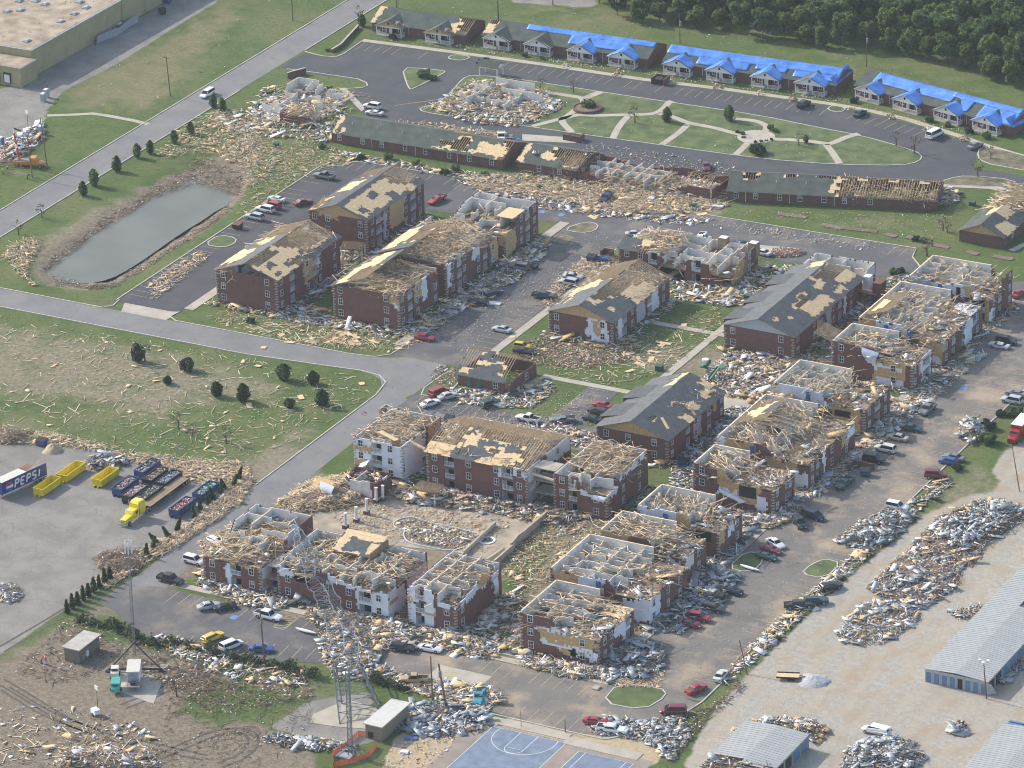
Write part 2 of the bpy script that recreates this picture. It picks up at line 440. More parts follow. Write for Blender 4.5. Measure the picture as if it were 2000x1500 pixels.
def ground_material():
 m = bpy.data.materials.new('ground'); m.use_nodes = True
 n, l = nodes_of(m); b = n['Principled BSDF']; b.inputs['Roughness'].default_value = 0.95; b.inputs['Specular IOR Level'].default_value = 0.15
 tc = n.new('ShaderNodeTexCoord')
 def noise(sc, det=4, rough=0.55, dist=0.0):
  z = n.new('ShaderNodeTexNoise'); z.inputs['Scale'].default_value = sc; z.inputs['Detail'].default_value = det; z.inputs['Roughness'].default_value = rough; z.inputs['Distortion'].default_value = dist
  l.new(tc.outputs['Object'], z.inputs['Vector']); return z.outputs['Fac']
 def rng(src, a, c, d0=0.0, d1=1.0):
  r = n.new('ShaderNodeMapRange'); r.interpolation_type = 'SMOOTHSTEP'
  r.inputs['From Min'].default_value = a; r.inputs['From Max'].default_value = c; r.inputs['To Min'].default_value = d0; r.inputs['To Max'].default_value = d1
  l.new(src, r.inputs['Value']); return r.outputs['Result']
 def mix(f, a, c):
  x = n.new('ShaderNodeMix'); x.data_type = 'RGBA'
  for s, v in (('Factor', f), ('A', a), ('B', c)):
   if isinstance(v, tuple): x.inputs[s].default_value = (*v, 1)
   elif isinstance(v, float): x.inputs[s].default_value = v
   else: l.new(v, x.inputs[s])
  return x.outputs['Result']
 def math2(op, a, c):
  x = n.new('ShaderNodeMath'); x.operation = op
  for i, v in enumerate((a, c)):
   if isinstance(v, float): x.inputs[i].default_value = v
   else: l.new(v, x.inputs[i])
  return x.outputs[0]
 def layer(name, nz, lo=0.35, hi=0.65, w=0.55):
  a = n.new('ShaderNodeAttribute'); a.attribute_name = name
  s = math2('ADD', a.outputs['Fac'], math2('MULTIPLY', math2('SUBTRACT', nz, 0.5), w * 2))
  return rng(s, lo, hi)
 big, mid, fine, tuft = noise(0.035, 5), noise(0.16, 6, 0.65), noise(0.9, 6, 0.7), noise(3.2, 4, 0.7)
 g = mix(rng(mid, 0.35, 0.65), (0.078, 0.118, 0.032), (0.115, 0.148, 0.048))
 g = mix(rng(big, 0.45, 0.68), g, (0.152, 0.160, 0.066))
 g = mix(rng(fine, 0.48, 0.66, 0, 0.7), g, (0.044, 0.080, 0.022))
 g = mix(rng(tuft, 0.55, 0.75, 0, 0.5), g, (0.155, 0.160, 0.07))
 dryc = mix(rng(fine, 0.35, 0.65), (0.165, 0.155, 0.07), (0.235, 0.20, 0.115))
 g = mix(layer('dry', mid, 0.4, 0.9), g, dryc)
 dirt = mix(rng(fine, 0.35, 0.65), (0.195, 0.165, 0.110), (0.285, 0.245, 0.17))
 dirt = mix(rng(tuft, 0.5, 0.72, 0, 0.6), dirt, (0.11, 0.105, 0.06))
 g = mix(layer('dirt', math2('ADD', math2('MULTIPLY', mid, 0.6), math2('MULTIPLY', fine, 0.4)), 0.42, 0.72), g, dirt)
 mud = mix(rng(fine, 0.35, 0.65), (0.175, 0.140, 0.100), (0.285, 0.235, 0.170))
 mud = mix(rng(tuft, 0.45, 0.7, 0, 0.7), mud, (0.095, 0.080, 0.060))
 g = mix(layer('mud', mid, 0.4, 0.7), g, mud)
 wv = n.new('ShaderNodeTexWave'); wv.wave_type = 'BANDS'; wv.bands_direction = 'X'; wv.inputs['Scale'].default_value = 0.06; wv.inputs['Distortion'].default_value = 5.0; wv.inputs['Detail'].default_value = 3
 l.new(tc.outputs['Object'], wv.inputs['Vector'])
 gra = mix(rng(fine, 0.3, 0.7), (0.315, 0.29, 0.24), (0.43, 0.40, 0.345))
 gra = mix(rng(mid, 0.44, 0.66, 0, 0.85), gra, (0.365, 0.285, 0.195))
 gra = mix(rng(wv.outputs['Fac'], 0.55, 0.9, 0, 0.4), gra, (0.42, 0.36, 0.27))
 gra = mix(rng(tuft, 0.58, 0.75, 0, 0.45), gra, (0.25, 0.22, 0.18))
 g = mix(layer('gravel', mid, 0.4, 0.62, 0.4), g, gra)
 sand = mix(rng(fine, 0.3, 0.7), (0.40, 0.30, 0.185), (0.50, 0.40, 0.27))
 g = mix(layer('sand', mid, 0.4, 0.6, 0.3), g, sand)
 pav = mix(rng(mid, 0.35, 0.65), (0.215, 0.20, 0.18), (0.285, 0.265, 0.235))
 pav = mix(rng(fine, 0.5, 0.75, 0, 0.4), pav, (0.35, 0.32, 0.28))
 vo = n.new('ShaderNodeTexVoronoi'); vo.feature = 'DISTANCE_TO_EDGE'; vo.inputs['Scale'].default_value = 0.13
 dn = n.new('ShaderNodeVectorMath'); dn.operation = 'ADD'
 dz = n.new('ShaderNodeTexNoise'); dz.inputs['Scale'].default_value = 0.25; l.new(tc.outputs['Object'], dz.inputs['Vector'])
 sc = n.new('ShaderNodeVectorMath'); sc.operation = 'SCALE'; sc.inputs['Scale'].default_value = 5.0
 l.new(dz.outputs['Color'], sc.inputs[0]); l.new(tc.outputs['Object'], dn.inputs[0]); l.new(sc.outputs[0], dn.inputs[1]); l.new(dn.outputs[0], vo.inputs['Vector'])
 pav = mix(rng(vo.outputs['Distance'], 0.0, 0.014, 0.55, 0.0), pav, (0.15, 0.13, 0.11))
 pav = mix(rng(big, 0.56, 0.66, 0, 0.35), pav, (0.16, 0.145, 0.125))
 g = mix(layer('pave', fine, 0.4, 0.56, 0.2), g, pav)
 l.new(g, b.inputs['Base Color'])
 bp = n.new('ShaderNodeBump'); bp.inputs['Strength'].default_value = 0.6; bp.inputs['Distance'].default_value = 0.25
 l.new(tuft, bp.inputs['Height']); l.new(bp.outputs['Normal'], b.inputs['Normal'])
 return m
gm.materials.append(ground_material())
ground = bpy.data.objects.new('ground', gm); COL.objects.link(ground)
tag(ground, 'patchy green grass and bare earth ground under the whole site', None, None, 'structure')
def asphalt(name, dark, light, dust, dust_amt):
 m = bpy.data.materials.new(name); m.use_nodes = True
 n, l = nodes_of(m); b = n['Principled BSDF']; b.inputs['Roughness'].default_value = 0.9; b.inputs['Specular IOR Level'].default_value = 0.25
 tc = n.new('ShaderNodeTexCoord')
 def noise(sc, det, vec=None):
  z = n.new('ShaderNodeTexNoise'); z.inputs['Scale'].default_value = sc; z.inputs['Detail'].default_value = det; z.inputs['Roughness'].default_value = 0.65
  l.new(vec or tc.outputs['Object'], z.inputs['Vector']); return z.outputs['Fac']
 def rng(src, a, c, d1):
  r = n.new('ShaderNodeMapRange'); r.inputs['From Min'].default_value = a; r.inputs['From Max'].default_value = c; r.inputs['To Max'].default_value = d1
  l.new(src, r.inputs['Value']); return r.outputs['Result']
 def mix(f, a, c):
  x = n.new('ShaderNodeMix'); x.data_type = 'RGBA'; l.new(f, x.inputs['Factor'])
  for s, v in (('A', a), ('B', c)):
   if isinstance(v, tuple): x.inputs[s].default_value = (*v, 1)
   else: l.new(v, x.inputs[s])
  return x.outputs['Result']
 mp = n.new('ShaderNodeMapping'); mp.inputs['Scale'].default_value = (1.0, 0.12, 1.0); l.new(tc.outputs['Object'], mp.inputs['Vector'])
 c = mix(rng(noise(0.12, 6), 0.35, 0.65, 1.0), dark, light)
 c = mix(rng(noise(0.55, 4, mp.outputs[0]), 0.5, 0.75, 0.4), c, light)
 c = mix(rng(noise(0.09, 7), 0.5, 0.66, dust_amt), c, dust)
 c = mix(rng(noise(2.5, 4), 0.55, 0.8, dust_amt * 0.6), c, dust)
 vo = n.new('ShaderNodeTexVoronoi'); vo.feature = 'DISTANCE_TO_EDGE'; vo.inputs['Scale'].default_value = 0.16
 ad = n.new('ShaderNodeVectorMath'); sc = n.new('ShaderNodeVectorMath'); sc.operation = 'SCALE'; sc.inputs['Scale'].default_value = 6.0; nz = n.new('ShaderNodeTexNoise'); nz.inputs['Scale'].default_value = .3
 l.new(tc.outputs['Object'], nz.inputs['Vector']); l.new(nz.outputs['Color'], sc.inputs[0]); l.new(tc.outputs['Object'], ad.inputs[0]); l.new(sc.outputs[0], ad.inputs[1]); l.new(ad.outputs[0], vo.inputs['Vector'])
 cr = n.new('ShaderNodeMapRange'); cr.inputs['From Max'].default_value = .012; cr.inputs['To Min'].default_value = .5; cr.inputs['To Max'].default_value = 0.0; l.new(vo.outputs['Distance'], cr.inputs['Value'])
 c = mix(cr.outputs['Result'], c, tuple(q * .55 for q in dark))
 l.new(c, b.inputs['Base Color'])
 MATS[name] = m
 return m
ASPH_NEW = asphalt('asphalt_new', (0.062, 0.064, 0.072), (0.082, 0.083, 0.090), (0.16, 0.145, 0.125), 0.18)
ASPH = asphalt('asphalt_dusty', (0.090, 0.090, 0.096), (0.130, 0.127, 0.126), (0.245, 0.205, 0.165), 0.75)
ROADM = asphalt('road_worn', (0.170, 0.168, 0.166), (0.215, 0.212, 0.205), (0.29, 0.265, 0.225), 0.35)
TRACK = asphalt('road_muddy', (0.145, 0.135, 0.124), (0.205, 0.182, 0.156), (0.37, 0.29, 0.205), 1.0)
def pxs(pts, z=0.0):
 return [P(x, y, z) for x, y in pts]
def sheet(name, poly, z, m, label=None):
 b = MB().add([(x, y, z) for x, y in poly], [tuple(range(len(poly)))], m)
 n = len(poly)
 ar = sum(poly[i][0] * poly[(i + 1) % n][1] - poly[(i + 1) % n][0] * poly[i][1] for i in range(n))
 if ar < 0:
  b.f = [tuple(reversed(b.f[0]))]
 o = structure(name, b)
 if label: o['label'] = label
 return o
def ribbon_mb(mb, pts, w, z0, z1, m, closed=False):
 n = len(pts); L = []; Rr = []
 for i in range(n):
  a = Vector(pts[i - 1] if (i > 0 or closed) else pts[i]); c = Vector(pts[(i + 1) % n] if (i < n - 1 or closed) else pts[i])
  d = (c - a)
  d = d.normalized() if d.length > 1e-6 else Vector((1, 0))
  q = Vector((-d.y, d.x)) * (w / 2)
  L.append((pts[i][0] + q.x, pts[i][1] + q.y)); Rr.append((pts[i][0] - q.x, pts[i][1] - q.y))
 vs = [(x, y, z0) for x, y in L] + [(x, y, z0) for x, y in Rr] + [(x, y, z1) for x, y in L] + [(x, y, z1) for x, y in Rr]
 fs = []
 for i in range(n if closed else n - 1):
  j = (i + 1) % n
  fs += [(2 * n + j, 2 * n + i, 3 * n + i, 3 * n + j), (i, j, 2 * n + j, 2 * n + i)[::-1], (n + i, 3 * n + i, 3 * n + j, n + j)[::-1]]
 if not closed:
  fs += [(0, n, 3 * n, 2 * n), (n - 1, 3 * n - 1, 4 * n - 1, 2 * n - 1)]
 return mb.add(vs, fs, m)
def smooth(pts, k=2, closed=False):
 for _ in range(k):
  q = []
  n = len(pts)
  if not closed: q.append(pts[0])
  for i in range(n if closed else n - 1):
   a, c = pts[i], pts[(i + 1) % n]
   q += [(a[0] * .75 + c[0] * .25, a[1] * .75 + c[1] * .25), (a[0] * .25 + c[0] * .75, a[1] * .25 + c[1] * .75)]
  if not closed: q.append(pts[-1])
  pts = q
 return pts
def rect(u0, u1, v0, v1):
 return [(u0, v0), (u1, v0), (u1, v1), (u0, v1)]
def walk(poly_or_pts, w=None, name='sidewalk', z=0.10, label=None):
 mb = MB()
 if w: ribbon_mb(mb, poly_or_pts, w, -0.05, z, CONC)
 else: mb.prism(poly_or_pts, -0.05, z, CONC)
 o = structure(name, mb)
 return o
def kerb(pts, closed=False, w=0.28, h=0.15):
 o = structure('kerb', ribbon_mb(MB(), pts, w, -0.05, h, KERB, closed))
 return o
GRASS_MB_MAT = mat('island_grass', (0.058, 0.104, 0.022), var=0.3, scale=0.3, detail=9, col2=(0.125, 0.150, 0.044))
GRASS_BARE = mat('island_bare_grass', (0.085, 0.098, 0.035), var=0.3, scale=0.5, detail=8, col2=(0.22, 0.175, 0.11))
def island(poly, name='grass_island', m=None, h=0.11):
 mb = MB().prism(poly, -0.05, h, m or GRASS_MB_MAT)
 o = structure(name, mb)
 kerb(poly, closed=True)
 return o
# ---- streets
sheet('main_road', rect(-157, -147.8, -220, 420), 0.02, ROADM, 'pale worn main road running past the pond')
kerb([(-157.2, -220), (-157.2, 420)]); kerb([(-147.6, 1), (-147.6, 131)]); kerb([(-147.6, 163), (-147.8, 420)])
sheet('cross_road', rect(-260, -157, -10, -1.2) + [], 0.024, ROADM)
sheet('cross_road', smooth([(-157, -10), (-60, -9.8), (-40, -8), (-31, -7.2), (-25.5, -10.2), (-23.6, -18), (-16.4, -18), (-16.6, 0.8), (-18, 4), (-27, 4), (-30, 1.4), (-38, -0.6), (-157, -1.2)], 1, True), 0.026, ROADM, 'pale street crossing between the pond and the field')
kerb([(-157, -10.1), (-60, -9.9), (-42, -8.2), (-33, -7.2), (-28, -7.8), (-25, -10.4), (-23.7, -17), (-23.7, -66)])
kerb([(-157, -1), (-103, -1), (-101.5, 1.0), (-102, 4.4)]); kerb([(-86, 4), (-86.5, 1), (-84, -.6), (-40, -.4), (-34, .4), (-31.5, 3), (-30.8, 10)])
sheet('side_street', [(-23.6, -16), (-23.6, -66), (-23.2, -110), (-24, -124), (-14, -124), (-16.5, -100), (-15.5, -66), (-16.3, -16)], 0.03, ROADM, 'grey street running down beside the rubble of the clubhouse')
# ---- parking lots and drives
sheet('center_drive', rect(-30.9, -12.9, 3.2, 87), 0.034, ASPH, 'dusty asphalt drive with bays between the brick blocks')
sheet('pond_lot', [(-102.4, 3), (-86, 3), (-86, 78), (-66, 79), (-66, 100.6), (-92.5, 100.3), (-96.5, 99.5), (-97.5, 95.5), (-102.4, 94.5)], 0.034, ASPH_NEW, 'dark parking lot wrapping round the two left-hand brick blocks')
sheet('upper_lot', [(-66, 79), (-30.9, 86), (-12.9, 84), (53, 86.5), (53, 95), (49, 99.5), (47.8, 104.4), (-9, 103.2), (-13, 100.6), (-17, 99.6), (-66, 99.5)], 0.038, ASPH, 'asphalt lot with diagonal yellow bays behind the collapsed row')
sheet('upper_lot', [(53, 86.5), (79.7, 88), (100, 88), (100, 103), (85, 103), (74, 94.5), (53, 94.5)], 0.04, ASPH)
sheet('right_drive', [(79.7, -112), (79.7, 120), (99.6, 120), (99.6, -112)], 0.044, TRACK, 'muddy tyre-tracked drive along the ruined right-hand row')
sheet('lower_lot', smooth([(33, -113.5), (80, -113.8), (99.5, -111), (99.5, -118), (96, -127), (90, -132.3), (66, -132.3), (55, -128), (47, -125), (33, -125)], 1, True), 0.048, TRACK, 'dusty lower lot below the lower block')
sheet('lower_left_lot', [(-17, -114), (33, -113.5), (33, -125.5), (27, -129), (6, -135.4), (-4, -135), (-24, -124), (-23, -116)], 0.052, ASPH, 'dusty lot below the lower left ruins')
sheet('middle_lot', [(-16.4, -23.8), (31, -24), (31, -13), (24, -12.5), (22.5, 6), (15.5, 6), (15.5, -12.8), (-16.4, -13)], 0.056, ASPH, 'dusty lot in front of the small office')
# top loop
TOPLOT = pxs([(548, 132), (593, 103), (612, 108), (650, 112), (668, 107), (690, 94), (706, 82), (770, 91), (900, 108), (1060, 130), (1270, 160), (1420, 180), (1620, 208), (1690, 222), (1760, 237), (1890, 278), (1903, 292), (1907, 310), (1900, 328),
     (2010, 345), (2080, 352), (2080, 376), (2000, 366), (1988, 358), (1888, 344), (1850, 347), (1833, 360), (1790, 366), (1440, 352), (1300, 335), (1130, 305), (960, 285), (800, 255), (735, 235), (700, 217), (678, 188), (665, 173), (700, 172), (719, 166), (712, 158), (690, 153), (620, 146), (575, 138)])
sheet('top_lot', TOPLOT, 0.03, ASPH_NEW, 'fresh dark asphalt loop in front of the tarped cottages')
TRI = smooth(pxs([(785, 133), (825, 134), (869, 139), (868, 143), (805, 175), (800, 174), (795, 165)]), 1, True)
island(TRI)
LOOP = smooth(pxs([(903, 155), (920, 147), (1000, 153), (1160, 178), (1300, 199), (1480, 225), (1600, 250), (1680, 265), (1760, 287), (1802, 302), (1796, 316), (1760, 324), (1630, 322), (1480, 310), (1300, 285), (1130, 262), (1000, 243), (880, 228), (825, 219), (819, 211), (850, 205), (872, 190), (890, 170)]), 1, True)
island(LOOP)
island(smooth(pxs([(874, 113), (886, 107), (922, 111), (905, 119), (882, 117)]), 1, True))
island(smooth(pxs([(1614, 214), (1626, 206), (1654, 212), (1640, 221)]), 1, True))
island(smooth(pxs([(1908, 296), (1925, 285), (2060, 320), (2060, 345), (2000, 333), (1915, 318)]), 1, True), m=GRASS_BARE)
island(smooth(pxs([(1836, 358), (1850, 350), (1888, 343), (1985, 352), (1975, 367), (1836, 362)]), 1, True), m=GRASS_BARE)
kerb(pxs([(560, 135), (620, 143), (700, 155), (716, 162), (718, 168), (706, 172), (672, 174)])); kerb(pxs([(595, 101), (630, 110), (655, 112), (672, 105), (706, 81)]))
island(smooth([(-101.8, 40), (-97, 40), (-95.5, 43), (-97, 46.5), (-101.8, 46.5)], 1, True))
island(smooth([(-14.5, 66), (-12.9, 62), (-9, 62), (-8.5, 82), (-11, 84), (-14, 80)], 1, True))
island(smooth([(-30.8, 82), (-26, 81.5), (-23.5, 84), (-24.5, 88), (-28, 88.5)], 1, True), m=GRASS_BARE)
island(smooth([(82.5, -112), (83.2, -120), (91.5, -119.5), (93, -112.5), (90.5, -110.2)], 1, True))
island(smooth([(80, -60), (84, -60.5), (85.4, -57), (84, -52), (80, -52)], 1, True))
island(smooth([(94, -56.5), (99, -56.5), (99.2, -49), (95.5, -48.5), (94, -52)], 1, True))
for px_, py_ in ((812, 780),):
 island(smooth([(-16.2, -13), (-11, -12.8), (-10, -6), (-13.2, 2), (-15.8, 1)], 1, True))
kerb([(-9, 103.5), (-13, 100.9), (-17, 99.8)]); kerb([(-9, 103.4), (47.8, 104.6), (49, 99.7), (53, 95)]); kerb([(99.8, 118), (99.8, -112), (98.5, -119), (95.5, -127), (90, -132.5)]); kerb([(90, -132.5), (66, -132.5), (55, -128.2)])
kerb([(-102.5, 94.6), (-97.6, 95.8), (-96.7, 99.7), (-92.5, 100.5), (-66, 100.8)]); kerb([(-102.6, 4), (-102.6, 94.6)])
# ---- sidewalks
walk(pxs([(708, 79), (900, 104), (1060, 126), (1260, 156), (1420, 175), (1620, 203), (1700, 217), (1770, 233), (1880, 268), (1920, 283), (2080, 330)]), 1.9)
walk(rect(-33.6, -31.1, 8, 86)); walk(rect(-12.7, -10.7, 12, 60)); walk(rect(-86, -83.6, 6, 78)); walk(rect(77.4, 79.5, -112, 90))
walk(pxs([(662, 173), (675, 172), (715, 212), (706, 218)])); walk(pxs([(615, 190), (660, 186)]), 1.3)
walk(rect(27, 28.8, 6, 78)); walk(rect(11, 27, 41.2, 43)); walk(rect(28.8, 33, 41.2, 43)); walk(rect(4, 27, 5.6, 7.4)); walk(rect(3, 4.8, -3, 5.6)); walk(rect(14, 26, 58.5, 60.2))
walk(rect(10, 23, 59.9, 61.4)); walk(rect(51, 77.4, -110.7, -109)); walk(rect(53, 81, -113.4, -111.6)); walk(rect(-15, 52, -112.6, -110.8)); walk(rect(55.3, 57.1, -110, -96))
walk(rect(49, 77.4, 26, 27.5)); walk(rect(49.5, 77.4, -39.5, -38)); walk(rect(57, 77.4, -58.8, -57.3)); walk(pxs([(1815, 362), (1950, 368), (2080, 385)]), 1.5); walk(pxs([(1975, 490), (2000, 478), (2080, 470)]), 1.5)
walk(rect(84, 99, -137, -134.2)); walk(rect(56, 84, -135.6, -133.2))
for w_, pts in ((1.5, [(1058, 180), (1115, 188), (1139, 192), (1141, 203), (1123, 216), (1107, 229), (1093, 235), (1117, 259)]), (1.9, [(1173, 180), (1144, 192)]),
    (1.45, [(1040, 247), (1099, 232), (1133, 224), (1160, 227), (1213, 225), (1245, 225), (1280, 223), (1296, 213), (1307, 200), (1312, 198)]), (1.45, [(1227, 227), (1208, 248), (1197, 271)]),
    (1.45, [(1285, 222), (1315, 229), (1341, 240), (1360, 244), (1400, 251), (1440, 263), (1459, 264)]), (1.45, [(1344, 243), (1328, 259), (1293, 283)]),
    (1.45, [(1437, 233), (1475, 236), (1496, 245), (1499, 253), (1488, 260)]), (1.45, [(1466, 275), (1437, 303)]), (1.6, [(1500, 272), (1568, 275), (1605, 280), (1621, 283), (1651, 269), (1677, 262)]), (1.45, [(1613, 283), (1624, 296), (1640, 320)]),
    (1.5, [(905, 218), (940, 195), (950, 160)])):
 walk(smooth(pxs(pts), 2), w_ + .25, 'footpath', 0.14)
_c = P(1477, 268)
walk([(_c[0] + 4.6 * math.cos(t / 24 * 2 * math.pi), _c[1] + 4.6 * math.sin(t / 24 * 2 * math.pi)) for t in range(24)], None, 'footpath', 0.15)
# bare concrete pads
for poly in (pxs([(1485, 479), (1560, 485), (1545, 497), (1470, 490)]), pxs([(1020, 262), (1130, 270), (1125, 280), (1020, 275)]), pxs([(1355, 790), (1450, 760), (1505, 775), (1470, 800)]), rect(49, 60, -131, -119.5), pxs([(930, 1400), (990, 1410), (960, 1420), (900, 1412)])):
 sheet('concrete_pad', poly, 0.06, CONC)
sheet('concrete_pad', pxs([(612, 1395), (680, 1366), (745, 1388), (735, 1425), (660, 1420), (605, 1412)]), 0.06, CONC)
sheet('concrete_pad', pxs([(236, 1308), (330, 1296), (300, 1375), (228, 1350)]), 0.05, CONC)
sheet('concrete_pad', [(-98, -1.2), (-86.2, -1.2), (-86.2, 4), (-88, 3.4), (-100, 3.4)], 0.045, CONC)
walk(pxs([(92, 226), (150, 224), (180, 222), (215, 227), (262, 236), (290, 243)]), 1.5, 'footpath', 0.06)
# ---- painted bay lines
_bay = {}
def bays(p0, p1, n, length, d, m=PYEL, skip=(), name='bay_marking'):
 """n+1 lines spread from p0 to p1 (site coordinates), each drawn length metres along d"""
 root = thing('bay_markings', None, None, (0, 0, 0)); root['kind'] = 'structure'
 root.name = 'parking_bay_markings'
 ang = math.atan2(d[1], d[0]); key = (round(length, 1), m.name)
 if key not in _bay:
  _bay[key] = MB().add([(0, -.055, 0), (length, -.055, 0), (length, .055, 0), (0, .055, 0)], [(0, 1, 2, 3)], m).mesh('bay_marking')
 for i in range(n + 1):
  if i in skip or random.random() < 0.08: continue
  t = i / n
  child(name, _bay[key], root, (p0[0] + (p1[0] - p0[0]) * t, p0[1] + (p1[1] - p0[1]) * t, 0.068), ang)
random.seed(3)
bays((-136, 173.6), (-118, 174.3), 7, 5.2, (-.0, -1)); bays((-98, 175.8), (-58, 176.5), 15, 5.0, (0, -1)); bays((-52, 176.7), (-20, 178), 12, 5.0, (0, -1)); bays((-17, 178), (-8, 178), 3, 5, (0, -1)); bays((0, 178), (28, 173), 10, 5.0, (-.2, -.98))
bays(P(683, 178), P(712, 207), 5, 5.0, (1, 0)); bays(P(770, 207), P(875, 193), 9, 3.0, (.6, .8))
bays((-96, 100), (-67, 100.3), 11, 5.2, (0, -1)); bays((-102.2, 48), (-102.2, 92), 16, 5.2, (1, 0)); bays((-102.2, 8), (-102.2, 39), 12, 5.2, (1, 0))
bays((-5, 103), (46, 103.9), 19, 5.2, (0, -1)); bays((-66, 98.5), (-20, 99), 17, 5.0, (0, -1))
bays((-30.8, 14), (-30.8, 78), 24, 5.2, (1, 0)); bays((-18.1, 12), (-18.1, 60), 18, 5.1, (1, 0)); bays((-13, 66), (-13, 80), 5, 4, (-1, 0))
bays((80, -20), (80, 86), 39, 5.2, (1, 0)); bays((94.4, -110), (94.4, 60), 63, 5.0, (1, 0)); bays((80, -100), (80, -64), 13, 5.0, (1, 0))
bays((57, -114), (80.5, -114.2), 9, 5.0, (0, -1)); bays((63, -127.2), (88, -127.4), 9, 4.8, (0, -1)); bays((-12, -114), (31, -113.8), 16, 5.0, (0, -1)); bays((-2, -129.5), (27, -123), 11, 4.8, (.1, -1))
bays((-14, -13.2), (14, -13), 10, 5.0, (0, -1)); bays((-10, -19), (28, -19.2), 13, 4.8, (0, -1)); bays((15.6, -10), (15.6, 5), 5, 4.6, (1, 0))
# hatched bays
def hatch(u0, u1, v0, v1, n, name='hatched_bay'):
 mb = MB(); z = 0.072
 def seg(a, b): mb.beam((a[0], a[1], z), (b[0], b[1], z), 0.14, 0.012, PYEL)
 seg((u0, v0), (u0, v1)); seg((u1, v0), (u1, v1)); seg((u0, v0), (u1, v0)); seg((u0, v1), (u1, v1))
 for i in range(n):
  t = i / n
  seg((u0, v0 + (v1 - v0) * t), (u1, v0 + (v1 - v0) * (t + 1 / n)))
 o = structure(name, mb)
hatch(-30.4, -26.4, 74.8, 79, 6); hatch(12.5, 14.7, -119.5, -114, 7); hatch(37.6, 39.6, -119.5, -114, 7); hatch(51, 53, -127, -121, 7)
hatch(*[f for f in (P(960, 128)[0] - 2, P(960, 128)[0] + 2.5, P(960, 128)[1] - 2.5, P(960, 128)[1] + 2.5)], 5)
for (x, y) in ((1059, 414), (1096, 420), (1884, 758), (974, 128), (862, 194), (457, 1206), (790, 1255)):
 c_ = P(x, y)
 mb = MB().box(c_[0] - .7, c_[0] + .7, c_[1] - .8, c_[1] + .8, 0.0, 0.07, PBLUE)
 structure('accessible_parking_symbol', mb)
# ================================================================== loose pieces
RNG = np.random.default_rng(11)
PAL = [LUM, LUM2, LUM3, OSB, OSB2, DRY, WHITE, SHEET, STEEL, DARK, BRUB, PINK, BLUE, SOIL, GREENB, REDP, SHIN, WRAP]
PI = {m.name: i for i, m in enumerate(PAL)}
